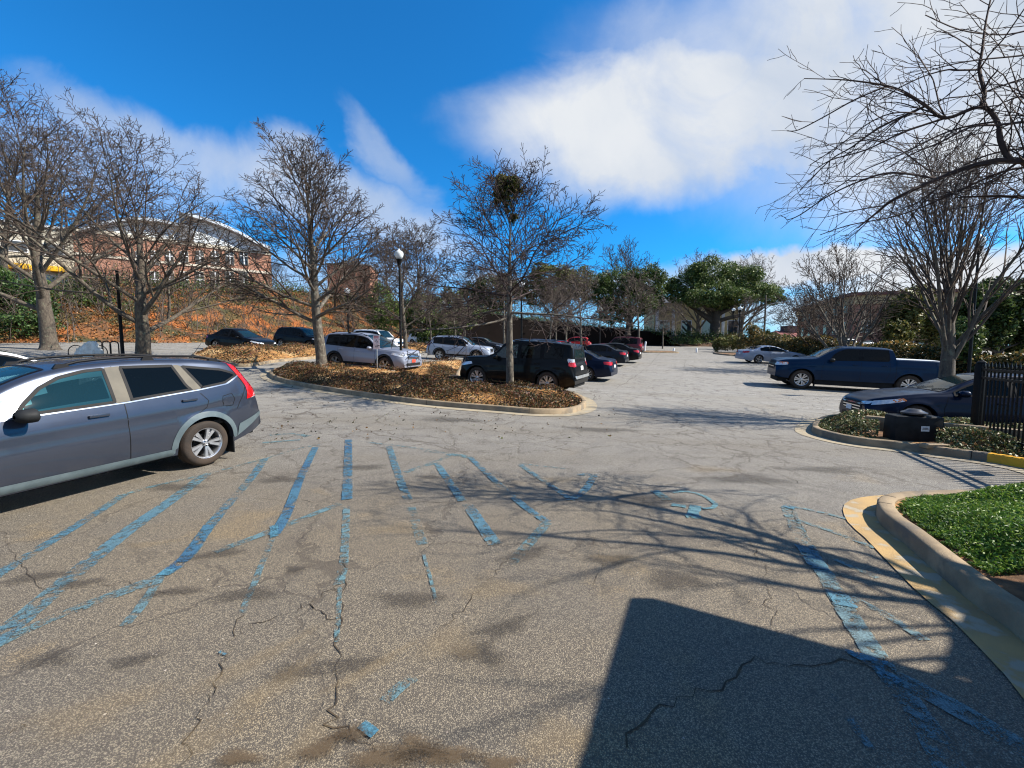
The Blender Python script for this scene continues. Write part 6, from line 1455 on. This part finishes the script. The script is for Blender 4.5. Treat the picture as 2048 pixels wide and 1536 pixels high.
# 17. navy saloon behind the planted island
s17 = sedan_spec(navy, 4.87, 1.83, 1.48, 2.80, .95, .335, rim=(10, 'I')); s17['turn'] = [([(.50, .70), (.74, .76), (.68, .81), (.46, .76)], 'y')]; s17['bars'] = [(.46, .46), (.53, .48), (.60, .48)]; s17['wiper'] = True
s17['extra_decals'] = [('grille', [(-.50, .42), (.50, .42), (.52, .64), (-.52, .64)], 'x+', 'plastic', .008), ('lower_grille', [(-.55, .24), (.55, .24), (.5, .34), (-.5, .34)], 'x+', 'plastic', .008), ('front_lip', [(.05, .20), (.6, .20), (.6, .225), (.05, .225)], 'y', 'chrome', .012), ('front_plate', [(-.26, .40), (.04, .40), (.04, .52), (-.26, .52)], 'x+', 'plate_white', .024)]
o, b = car('parked_car', s17, 'navy saloon with amber side light behind the trunk of the vase shaped tree'); place(o, (2.80, .92), (1832, 868), (3.72, .55), 1712, 175)
# far cars behind the hedge
s18 = suv_spec(white_p, 4.7, 1.9, 1.78, 2.75, rim=(5, 'D')); o, b = car('parked_car', s18, 'white sport utility beyond the hedge, left of the multi stemmed tree'); A = far(1690, 690, 48); set_car(o, A.x, A.y, R(195))
s19 = sedan_spec(white_p, 4.7); o, b = car('parked_car', s19, 'white car beyond the hedge, right of the multi stemmed tree'); A = far(1745, 690, 44); set_car(o, A.x, A.y, R(190))
s20 = sedan_spec(slv2, 4.7); o, b = car('parked_car', s20, 'pale car beyond the hedge, behind the small bare tree'); A = far(1632, 690, 52); set_car(o, A.x, A.y, R(195), .3)
# ------------------------------------------------------------------ lamp posts
globe_m = mat('lamp_glass', (.82, .84, .82), (.7, .74, .74), .25, 6, trans=.25)
def lamp(loc, h, label, group='acorn globe lamp posts of the car park', sc=1.0, cap=True):
    root = empty('street_lamp', loc, 0, label, 'street lamp', group)
    mb = MB(); mb.lathe([(.17*sc, 0), (.17*sc, .06), (.14*sc, .10), (.12*sc, .35), (.09*sc, .45), (.065*sc, .55), (.055*sc, h*.55), (.042*sc, h-.75)], 14); mb.build('post', M['black_metal'], root, True, 50)
    mb = MB(); mb.lathe([(.045*sc, h-.76), (.06*sc, h-.72), (.10*sc, h-.62), (.12*sc, h-.50), (.15*sc, h-.47), (.15*sc, h-.44)], 16); mb.build('lamp_holder', M['black_metal'], root, True, 40)
    mb = MB(); mb.lathe([(.11*sc, h-.44), (.17*sc, h-.34), (.20*sc, h-.22), (.185*sc, h-.12), (.10*sc, h-.06), (.05*sc, h-.04), (.03*sc, h+.02), (.001, h+.05)], 18); mb.build('globe', globe_m, root, True, 60)
    return root
def lamp_px(px, pyb, Y, top, label, sc=1.0):
    if Y is None: p = at(px, pyb); p.z += .1
    else:
        p = far(px, 700, Y); p.z = lotH(p.x, p.y)
    lamp(p, hgt(px, top, p), label, sc=sc)
lamp_px(803, 749, None, 499, 'tall black lamp post with white acorn globe on the middle island')
lamp_px(698, 700, 34, 576, 'black lamp post at the foot of the bank behind the silver three row sport utility', 1.1)
lamp_px(1043, 700, 33, 562, 'black lamp post just right of the trunk with the mistletoe', 1.2)
lamp_px(889, 700, 55, 602, 'distant lamp post against the evergreens at the left end of the wall', 1.2)
lamp_px(1199, 700, 50, 614, 'black lamp post right of the red car', 1.3)
lamp_px(1464, 700, 60, 616, 'left of the two neighbouring lamp posts below the live oak', 1.2)
lamp_px(1477, 700, 54, 613, 'right of the two neighbouring lamp posts below the live oak', 1.4)
lamp_px(1941, 700, 17, 470, 'dark post rising behind the iron gate post among branches', .9)
# pole between the two left trees
p = far(245, 703, 20.5); p.z = lotH(p.x, p.y); h = hgt(245, 540, p); o = empty('metal_pole', p, 0, 'plain dark pole between the bicycle racks and the thick trunk', 'pole'); MB().lathe([(.13, 0), (.13, .08), (.08, .14), (.075, .6), (.06, h-.1), (.075, h-.08), (.075, h-.03), (.001, h)], 12).build('pole', M['black_metal'], o, True, 40); MB().lathe([(.16, 0), (.16, .03), (.14, .035)], 12).build('base_plate', M['black_metal'], o)

# ------------------------------------------------------------------ sign on the island
p = at(755, 752); p.z += .1; sg_ = empty('parking_sign', p, R(-20), 'small red and white parking sign on a metal post beside the silver sport utility', 'sign'); h = hgt(752, 671, p)
MB().box((0, 0, h/2), (.045, .03, h)).build('post', M['grey_metal'], sg_, bevel=.004)
plh, plw = .60, .34; MB().box((0, -.022, h-plh/2), (plw, .006, plh)).build('panel', mat('sign_panel', (.80, .66, .66), (.74, .60, .60), .45, 9), sg_, bevel=.002)
rdm = mat('sign_red', (.50, .02, .025), None, .45, 8); ink = mat('sign_ink', (.05, .04, .05), None, .5, 8)
mr = MB(); rr_ = random.Random(1)
for zz_, n in ((h-.05, 7), (h-.105, 8)):
    for k in range(n): mr.box((-.13+.26*(k+.5)/n, -.027, zz_), (.26/n*.68, .003, .038))
mr.build('red_lettering', rdm, sg_)
mr = MB()
for a, b, w, hh_ in ((0, h-.20, .05, .05), (-.04, h-.25, .09, .03), (.05, h-.27, .04, .06), (.02, h-.33, .12, .02)): mr.box((a, -.027, b), (w, .003, hh_))
for k in range(6): mr.box((-.09+.18*(k+.5)/6, -.027, h-.50), (.02, .003, .045))
mr.build('dark_lettering', ink, sg_)

# ------------------------------------------------------------------ timber edge by the silver sport utility
a, b = at(685, 743), at(792, 748); a.z += .12; b.z += .12
te = MB(); mid = (a+b)/2; ang_ = math.atan2(b.y-a.y, b.x-a.x); te.box((0, 0, .12), ((b-a).length, .14, .24))
o = te.build('timber_edging', mat('weathered_timber', (.16, .085, .05), (.09, .055, .04), .85, 6, bump=.4, bscale=30), None, bevel=.012); o.location = mid; o.rotation_euler = (0, 0, ang_); tag(o, 'low brown timber edging board beside the sign post', 'edging')
p = at(780, 752); o = MB().lathe([(.25, 0), (.25, .10), (.22, .13), (0.001, .14)], 16).build('utility_cover', M['concrete'], None, True, 40); o.location = p+Vector((0, 0, .12)); tag(o, 'low pale round utility cover in the mulch near the lamp post', 'cover')
p = at(905, 764); rk = MB(); rk.lathe([(.34, -.05), (.40, .05), (.34, .18), (.18, .26), (.001, .28)], 9); o = rk.build('rock', mat('dark_rock', (.10, .08, .065), (.05, .04, .035), .9, 5, bump=1, bscale=12), None, True, 60); o.location = p+Vector((0, 0, .12)); o.scale = (1.1, .6, .7); tag(o, 'dark rock in the planted island left of the black boxy sport utility', 'rock')

# ------------------------------------------------------------------ bicycle racks and covered bicycle
Yr = 21.0
for k, (x, lab) in enumerate(((197, 'leftmost bicycle rack loop, beside the covered bicycle'), (213, 'second bicycle rack loop from the left'), (229, 'third bicycle rack loop, nearest the lamp post'))):
    p = far(x, 697, Yr+.2*k); p.z = lotH(p.x, p.y); P = []
    w_ = .17; H_ = .86
    for j in range(13):
        a = math.pi*j/12; P.append(Vector((-w_*math.cos(a), 0, H_-w_+w_*math.sin(a))))
    P = [Vector((-w_, 0, 0))]+P+[Vector((w_, 0, 0))]
    r = empty('bicycle_rack', p, R(20), lab, 'bicycle rack', 'black hoop bicycle racks below the bank'); MB().tube(P, .028, 8).build('hoop', M['black_metal'], r, True)
    MB().box((-w_, 0, .01), (.12, .12, .02)).build('foot_plate', M['black_metal'], r); MB().box((w_, 0, .01), (.12, .12, .02)).build('foot_plate', M['black_metal'], r)
p = far(176, 699, 20.6); p.z = lotH(p.x, p.y); bk = empty('covered_bicycle', p, R(10), 'bicycle wrapped in a crumpled white cover left of the racks', 'bicycle')
rg = np.random.RandomState(2); nu, nv = 30, 14; V = []
for j in range(nv):
    v = j/(nv-1)
    for i in range(nu):
        a = 2*math.pi*i/nu; rx = .62*(1-.75*v**1.6)*(1+.1*math.sin(3*a+4*v)); ry = .22*(1-.7*v**1.5)*(1+.25*math.sin(7*a+3*v)); x = rx*math.cos(a)+.25*v-.05
        V.append((x, ry*math.sin(a), .12+v*.72+.08*math.sin(2*a)*(1-v)+.02*rg.randn()))
F = [(j*nu+i, j*nu+(i+1) % nu, (j+1)*nu+(i+1) % nu, (j+1)*nu+i) for j in range(nv-1) for i in range(nu)]
me = mesh_np('cover', V, F); me2 = bpy.data.meshes.new('cover'); bm = bmesh.new(); bm.from_mesh(me); bm.faces.new([bm.verts[(nv-1)*nu+i] for i in range(nu)] if not bm.verts.ensure_lookup_table() else []); bm.to_mesh(me2); bm.free()
link('cover', me2, mat('white_cover', (.68, .67, .62), (.50, .49, .45), .7, 5), bk, True, 50)
for x_ in (-.5, .48):
    P = [Vector((x_+.33*math.cos(2*math.pi*k/24), 0, .33+.33*math.sin(2*math.pi*k/24))) for k in range(25)]
    w_ = MB().tube(P, .022, 6, cap=False).build('wheel', M['tyre'], bk, True)
    sp_ = MB()
    for k in range(12): a = 2*math.pi*k/12; sp_.tube([(x_, 0, .33), (x_+.32*math.cos(a), 0, .33+.32*math.sin(a))], .004, 4)
    sp_.build('spokes', M['grey_metal'], w_)

# ------------------------------------------------------------------ iron gate at the right and what belongs to it
g0 = Vector((9.12, 8.25)); gdv = Vector((-.47, -.883)).normalized(); Lg = 5.2; pzg = lotH(g0.x, g0.y)
gate = empty('iron_gate', (g0.x, g0.y, pzg+.06), math.atan2(gdv.y, gdv.x), 'open black iron picket gate running out of the right edge', 'gate')
Hg = 1.50; mb = MB()
nb = int(Lg/.13)
mp = MB()
for k in range(nb):
    x = .1+k*.13; zb_ = .02+(-.0)*x; mp.box((x, 0, .05+Hg/2), (.022, .022, Hg)); mp.lathe([(.019, Hg+.04), (.022, Hg+.07), (.001, Hg+.15)], 4, Matrix.Translation((x, 0, 0)))
mp.build('pickets', M['black_metal'], gate)['kind'] = 'stuff'
for z in (.10, .26, Hg-.22, Hg-.06):
    MB().box((Lg/2, 0, z+.05), (Lg, .04, .045)).build('rail', M['black_metal'], gate)
mesh_ = MB()
# mesh screen behind the pickets, lower part
for k in range(int(Lg/.16)*2+14):
    x = -1.2+k*.08
    for s_ in (1, -1):
        a = Vector((x, .03, .15)); b = Vector((x+s_*1.1, .03, 1.25))
        if min(a.x, b.x) < .05 or max(a.x, b.x) > Lg-.05: continue
        mesh_.tube([a, b], .0045, 3, cap=False)

for x, lab in ((Lg, 1),):
    MB().box((x, 0, (Hg+.2)/2), (.10, .10, Hg+.2)).build('gate_post', M['black_metal'], gate, bevel=.008)
for x, z in ((2.5, 1.12), (4.2, .55)): MB().box((x, .05, z), (.34, .06, .22)).build('lock_box', M['black_metal'], gate, bevel=.01)
p2 = g0-gdv*.02; o = MB().box((0, 0, .83), (.13, .13, 1.66)).lathe([(.10, 1.66), (.09, 1.69), (.001, 1.74)], 4).build('fence_post', M['black_metal'], None, bevel=.01); o.location = (p2.x, p2.y, lotH(p2.x, p2.y)); tag(o, 'square black iron post at the left end of the gate', 'post')
# gate operator: black cover, white label, cap
p = at(1823, 893); p.z += .12; go = empty('gate_operator', p, R(-14), 'black gate motor cabinet with a small white label in the island', 'gate motor')
w_ = .80; mb = MB(); mb.box((0, 0, .25), (w_, .42, .50), taper=.96); mb.build('cabinet', M['plastic'], go, bevel=.035)
MB().box((0, -.003, -.02), (w_*1.02, .5, .08)).build('base', M['concrete'], go, bevel=.01)
MB().lathe([(.12, .50), (.20, .53), (.205, .56), (.12, .60), (.10, .62), (.001, .63)], 20).build('cap', mat('dark_cap', (.05, .05, .055), None, .3, 5), go, True, 40)
MB().box((.08, -.205, .27), (.13, .012, .10)).build('label_plate', mat('white_label', (.72, .73, .72), (.62, .63, .62), .5, 20), go)
o = MB().box((.08, -.212, .285), (.09, .004, .012)).box((.08, -.212, .262), (.10, .004, .008)).build('label_print', ink, go)
# low concrete wall behind the cabinet
w0, w1 = at(1730, 872), at(2080, 915); dv = (w1-w0).xy; Lw = dv.length; mb = MB(); mb.box((Lw/2, 0, .20), (Lw, .16, .52))
o = mb.build('low_wall', M['concrete'], None, bevel=.012); o.location = (w0.x, w0.y, w0.z); o.rotation_euler = (0, -math.atan2(w1.z-w0.z, Lw)*1.0, math.atan2(dv.y, dv.x)); tag(o, 'low concrete retaining kerb wall behind the black gate motor', 'wall')
o = MB().box((0, 0, .03), (.42, .16, .07)).build('concrete_pad', M['concrete'], None, bevel=.01); q = at(1868, 908); o.location = (q.x, q.y, q.z+.12); tag(o, 'flat concrete slab in front of the gate motor cabinet', 'slab')

# ------------------------------------------------------------------ building whose shadow lies in the foreground (stands right of the camera, outside the frame)
s0, s1 = at(1258, 1195).xy, at(1150, 1536).xy; bback = (s1-s0).normalized(); bdir = (at(1562, 1278).xy-s0).normalized(); hb = 2.65; shx = Vector((sd.x, sd.y))*(hb/sd.z); c0 = s0+shx
shop_brick = brick_mat('warm_brick', (.30, .12, .075), (.24, .10, .06), (.38, .34, .28))
bl = empty('brick_building', (c0.x, c0.y, 0), R(90)+math.atan2(bback.y, bback.x), 'low brick building beside the camera casting the square shadow', 'building')
rotl = lambda q: Vector((q.x, q.y, 0)).xy @ Matrix.Rotation(R(90)+math.atan2(bback.y, bback.x), 2); pg = [Vector((0, 0)), bdir*8, bdir*8+bback*10, bback*10]; o_ = Vector((4.05, .95))-c0; mb = MB(); mb.prism([rotl(q*.8+o_) for q in pg], 0, hb-.14); mb.build('wall', shop_brick, bl); MB().prism([rotl(q) for q in pg], hb-.14, hb).build('roof', M['white_metal'], bl)
wl0 = rotl(o_)
for y in (-2.5, -5.0): 
    f = MB().box((wl0.x-.02, wl0.y+y, 1.4), (.08, 1.3, 1.2)).build('window', M['white_metal'], bl, bevel=.01); MB().box((wl0.x-.07, wl0.y+y, 1.4), (.02, 1.1, 1.0)).build('pane', M['glass_dark'], f)

# ------------------------------------------------------------------ brick building with curved white roof on the bank
bm_ = brick_mat('orange_red_brick', (.36, .12, .06), (.29, .09, .05), (.42, .33, .26)); whm = mat('white_siding', (.66, .70, .72), (.58, .62, .65), .5, 1.5); roofm = mat('pale_metal_roof', (.62, .65, .68), (.55, .58, .61), .35, 2, metal=.3); glm = glass_mat('office_glass', (.25, .33, .40), .35); stonem = mat('cast_stone', (.60, .54, .44), (.5, .45, .36), .8, 3)
def fpx(px, py, Y): return far(px, py, Y)
# facade runs from (240) to (545); nearer on the right
A_ = far(235, 585, 60); B_ = far(545, 585, 72); A_.z = B_.z = 9.0; dA = (B_-A_).xy; LB = dA.length; angB = math.atan2(dA.y, dA.x)
br = empty('brick_office_building', (A_.x, A_.y, 9.0), angB, 'red brick building with curved pale metal roof on top of the bank', 'building')
def loc_uv(px, py):
    """local (x along facade, z) of a point of the facade seen at a place in the photo"""
    d = px_dir(px, py); n = Vector((-dA.y, dA.x)).normalized(); t_ = (A_.xy.dot(n))/(d.xy.dot(n)); q = d*t_; return ((q.xy-A_.xy).dot(dA.normalized()), EYE+q.z-9.0)
xR, zE = loc_uv(522, 512); x1, zP = loc_uv(375, 436); _, zL = loc_uv(250, 436)
wall = MB(); zt = loc_uv(500, 500)[1]
mb = MB(); mb.box((LB/2-2, 9, zt/2-2.5), (LB+4, 18, zt+5)); mb.build('wall', bm_, br)
# siding gable and curved roof over the right wing
def arcz(x, xa, xb, za, zb_, bul): k = (x-xa)/(xb-xa); return za+(zb_-za)*k+bul*math.sin(math.pi*k)
pts = [(x1+(xR-x1)*k/14, arcz(x1+(xR-x1)*k/14, x1, xR, zP, zt+.5, .6)) for k in range(15)]
def prism_xz(mb, poly, y0, y1):
    n = len(poly); mb.add([(a, y0, b) for a, b in poly]+[(a, y1, b) for a, b in poly], [tuple(range(n)), tuple(range(2*n-1, n-1, -1))]+[(i, n+i, n+(i+1) % n, (i+1) % n) for i in range(n)])
mb = MB(); prism_xz(mb, [(x1, zt+.02)]+[(x1, pts[0][1])]+pts[1:]+[(xR, zt+.02)], -.15, 17); mb.build('gable_siding', whm, br)
mb = MB(); top = [(a, b+.03) for a, b in pts]; top[-1] = (xR+1.2, top[-1][1]-.25); th = [(a, b+.45) for a, b in reversed(top)]; prism_xz(mb, top+th, -1.3, 18); mb.build('roof', roofm, br)
pts2 = [(-3+(x1-1+3)*k/12, arcz(-3+(x1-1+3)*k/12, -3, x1-1, zP-4.0, zP-1.6, 1.1)) for k in range(13)]
mb = MB(); prism_xz(mb, [(-3, zt)]+pts2+[(x1-1, zt)], .1, 16); mb.build('gable_siding', whm, br)
mb = MB(); top = [(a, b+.03) for a, b in pts2]; th = [(a, b+.4) for a, b in reversed(top)]; prism_xz(mb, top+th, -1.0, 17); mb.build('roof', roofm, br)
mb = MB(); mb.box((x1-.2, 6, (zt+zP)/2+.3), (1.6, 13, zP-zt+.5)); mb.build('stair_tower', mat('dark_grey_siding', (.16, .165, .18), (.12, .125, .135), .6, 2), br)
# windows
def win_arch(px, py0, py1, wpx, arched):
    x, z1 = loc_uv(px, py0); _, z0 = loc_uv(px, py1); xa, _ = loc_uv(px-wpx/2, py0); xb, _ = loc_uv(px+wpx/2, py0); w = xb-xa
    n = 8; poly = [(xa, z0), (xb, z0)]+([(xb, z1-w*.25)]+[(x+w/2*math.cos(math.pi*k/n), z1-w*.25+w*.25*math.sin(math.pi*k/n)) for k in range(1, n)]+[(xa, z1-w*.25)] if arched else [(xb, z1), (xa, z1)])
    o_ = [(x+(a-x)*1.16, z0+(b-z0)*1.07-.08) for a, b in poly]
    mb = MB(); prism_xz(mb, o_, -.10, .1); f = mb.build('window', stonem, br)
    mb = MB(); prism_xz(mb, poly, -.16, -.04); mb.build('pane', glm, f)
    mb = MB(); mb.box((x, -.19, (z0+z1)/2), (.13, .06, z1-z0)); mb.box((x, -.186, z0+(z1-z0)*.6), (w, .06, .13)); mb.build('mullion', M['white_metal'], f)
for px in (279, 309, 339, 368, 399, 430, 459, 487): win_arch(px, 502, 529, 15, True); win_arch(px, 544, 582, 16, False)
for x_, z_, hh_ in ((LB/2-2, loc_uv(460, 538)[1], .35), (LB/2-2, zt-.2, .5)): MB().box((x_, -.06, z_), (LB+4.1, .2, hh_)).build('string_course', stonem, br)
# far end brick block to the right of it
p = far(700, 640, 95); p.z = 6; b2 = empty('brick_block', p, R(8), 'reddish brick block half hidden behind bare trees right of the arched roof building', 'building'); hh_ = far(700, 530, 95).z-6
mb = MB(); mb.box((0, 5, hh_/2), (9, 10, hh_)); mb.build('wall', bm_, b2); MB().box((0, 5, hh_+.15), (9.5, 10.5, .3)).build('roof', M['grey_metal'], b2)
for i in range(3):
    for j in range(2): f = MB().box((-3+3*i, -.02, 3+3.5*j), (1.3, .1, 1.8)).build('window', stonem, b2); MB().box((-3+3*i, -.08, 3+3.5*j), (1.05, .06, 1.55)).build('pane', glm, f)
# pale garage building with yellow strips at the far left
p = far(40, 560, 68); p.z = 9.5; b3 = empty('pale_garage_building', p, R(38), 'pale beige building with yellow awnings behind the left trees', 'building'); s68 = 68/FPX; hb3 = far(40, 448, 68).z-9.5
mb = MB(); mb.box((0, 8, hb3/2-2.5), (20, 16, hb3+5)); mb.build('wall', mat('beige_panels', (.50, .46, .36), (.42, .38, .30), .8, .8), b3); MB().box((0, 8, hb3+.2), (20.6, 16.6, .4)).build('roof', M['white_metal'], b3)
ym = mat('yellow_awning', (.75, .42, .02), (.65, .36, .02), .6, 3)
for i in range(5):
    MB().box((-8+4*i, -.7, 5.4), (2.8, 1.4, .8)).build('awning', ym, b3, bevel=.05); f = MB().box((-8+4*i, -.03, 3.4), (2.4, .1, 2.4)).build('window', M['white_metal'], b3); MB().box((-8+4*i, -.09, 3.4), (2.1, .06, 2.1)).build('pane', glm, f)
    f = MB().box((-8+4*i, -.03, 8.6), (2.4, .1, 1.8)).build('window', M['white_metal'], b3); MB().box((-8+4*i, -.09, 8.6), (2.1, .06, 1.5)).build('pane', glm, f)

# ------------------------------------------------------------------ brick office block on the right
bm3 = brick_mat('brown_red_brick', (.34, .13, .09), (.27, .10, .07), (.28, .22, .18)); tan = mat('tan_cornice', (.42, .34, .19), (.36, .28, .16), .7, 2)
c1 = far(1703, 690, 72); c2 = far(2010, 690, 66); c1.z = c2.z = 0; dR = (c2-c1).xy; LR = dR.length; b4 = empty('brick_office_block', (c1.x, c1.y, 0), math.atan2(dR.y, dR.x), 'large brown brick office block with tan cornice behind the right hand trees', 'building'); hR = far(1703, 582, 72).z
mb = MB(); mb.box((LR/2, 14, (hR-2.2)/2), (LR, 28, hR-2.2)); mb.build('wall', bm3, b4)
MB().box((LR/2, 14, hR-1.5), (LR+.5, 28.5, 1.4)).build('cornice', tan, b4); MB().box((LR/2, 14, hR-.55), (LR+1.6, 29.6, .5)).build('roof', mat('brown_roof_edge', (.12, .045, .04), None, .6, 3), b4)
for j in range(3):
    for i in range(int(LR/3.6)):
        x_, z_ = 2+3.6*i, 2.4+3.4*j
        if z_ > hR-3: continue
        f = MB().box((x_, -.03, z_), (1.7, .14, 2.1)).build('window', stonem, b4); MB().box((x_, -.12, z_), (1.4, .06, 1.8)).build('pane', glm, f); MB().box((x_, -.16, z_), (.08, .04, 1.8)).box((x_, -.158, z_+.2), (1.4, .04, .08)).build('mullion', M['white_metal'], f)
    for i in range(6):
        y_, z_ = 3+4.2*i, 2.4+3.4*j
        f = MB().box((-.03, y_, z_), (.14, 1.7, 2.1)).build('window', stonem, b4); MB().box((-.12, y_, z_), (.06, 1.4, 1.8)).build('pane', glm, f)
# cream house behind the live oak
crm = mat('cream_stucco', (.62, .50, .26), (.55, .44, .23), .8, 1.0)
c1 = far(1392, 680, 98); c1.z = 3.0; b5 = empty('cream_house', c1, R(-4), 'cream house with arched openings behind the live oak', 'building'); s98 = 98/FPX; hC = far(1392, 606, 98).z-3.0; wC = 165*s98
mb = MB(); mb.box((0, 5, hC/2), (wC, 10, hC)); mb.build('wall', crm, b5); rf = MB(); rf.add([(-wC/2-.6, -.8, hC), (wC/2+.6, -.8, hC), (wC/2+.6, 10.8, hC), (-wC/2-.6, 10.8, hC), (-wC/2+2, 5, hC+2.0), (wC/2-2, 5, hC+2.0)], [(0, 1, 5, 4), (1, 2, 5), (2, 3, 4, 5), (3, 0, 4), (3, 2, 1, 0)]); rf.build('roof', mat('grey_shingles', (.12, .12, .13), (.09, .09, .1), .85, 4), b5)
for x_ in (-.38, -.12, .12, .42):
    f = MB().box((x_*wC, -.05, hC*.42), (2.4, .12, 3.4)).build('window', M['white_metal'], b5); MB().box((x_*wC, -.13, hC*.42), (2.0, .06, 3.0)).build('pane', glm, f)
for x_ in (-.47, -.28, .30, .49): MB().box((x_*wC, -.3, hC*.42), (.6, .5, hC*.84)).build('column', M['white_metal'], b5, bevel=.05)
# low red roofed building far right
c1 = far(1608, 690, 125); c1.z = .5; b6 = empty('red_roofed_building', c1, R(5), 'low distant building with a dull red roof beyond the hedge', 'building'); w6 = 90*125/FPX; h6 = far(1608, 668, 125).z-.5
MB().box((0, 6, h6/2-.4), (w6, 12, h6-.8)).build('wall', bm3, b6); rf = MB(); rf.add([(-w6/2-.6, -.6, h6-.8), (w6/2+.6, -.6, h6-.8), (w6/2+.6, 12.6, h6-.8), (-w6/2-.6, 12.6, h6-.8), (-w6/2+2, 6, h6+1.2), (w6/2-2, 6, h6+1.2)], [(0, 1, 5, 4), (1, 2, 5), (2, 3, 4, 5), (3, 0, 4), (3, 2, 1, 0)]); rf.build('roof', mat('dull_red_roof', (.22, .07, .06), (.18, .06, .05), .8, 2), b6)
MB().box((-1, 5, h6+1.6), (3.4, 3, 2.0)).build('roof_house', mat('dark_plant_room', (.08, .05, .06), None, .8, 2), b6)
# utility pole with wires beside the live oak
p = far(1527, 700, 66); p.z = lotH(p.x, p.y); h = far(1527, 590, 66).z-p.z; up = empty('utility_pole', p, 0, 'grey wooden utility pole at the right side of the live oak', 'pole'); MB().lathe([(.16, 0), (.11, h)], 8).build('pole', M['bark'], up, True); MB().box((0, 0, h-.6), (1.8, .12, .12)).build('crossarm', M['bark'], up)
cobra = MB().tube([(0, 0, h-1.6), (1.5, -.2, h-1.2), (3.0, -.3, h-1.15)], .05, 6).box((3.3, -.3, h-1.18), (.8, .3, .16)); cobra.build('lamp_arm', M['grey_metal'], up)
wr = MB(); 
for k, dz in enumerate((.0, -.5)):
    P = [Vector((p.x+t_*1.8, p.y+t_*.25, p.z+h-.5+dz-1.1*math.sin(math.pi*min(1, t_/22)))) for t_ in range(0, 23, 2)]; wr.tube(P, .025, 3)
tag(wr.build('overhead_wires', M['black_metal']), 'thin dark overhead wires running right from the utility pole', 'wires')
# small white posts at the end of the aisle
for x, y, lab, lean in ((1346, 704, 'left of two little white posts at the far end of the aisle', .35), (1393, 705, 'right of two little white posts at the far end of the aisle', 0), (1289, 704, 'tall bent white post on the small island beside the maroon van', .1)):
    p = at(x, y); hh_ = hgt(x, 697 if x > 1300 else 684, p); o = MB().lathe([(.10, 0), (.10, hh_), (.06, hh_+.06), (.001, hh_+.08)], 10).build('white_post', M['white_metal'], None, True, 40); o.location = p; o.rotation_euler = (0, lean, 0); tag(o, lab, 'post')
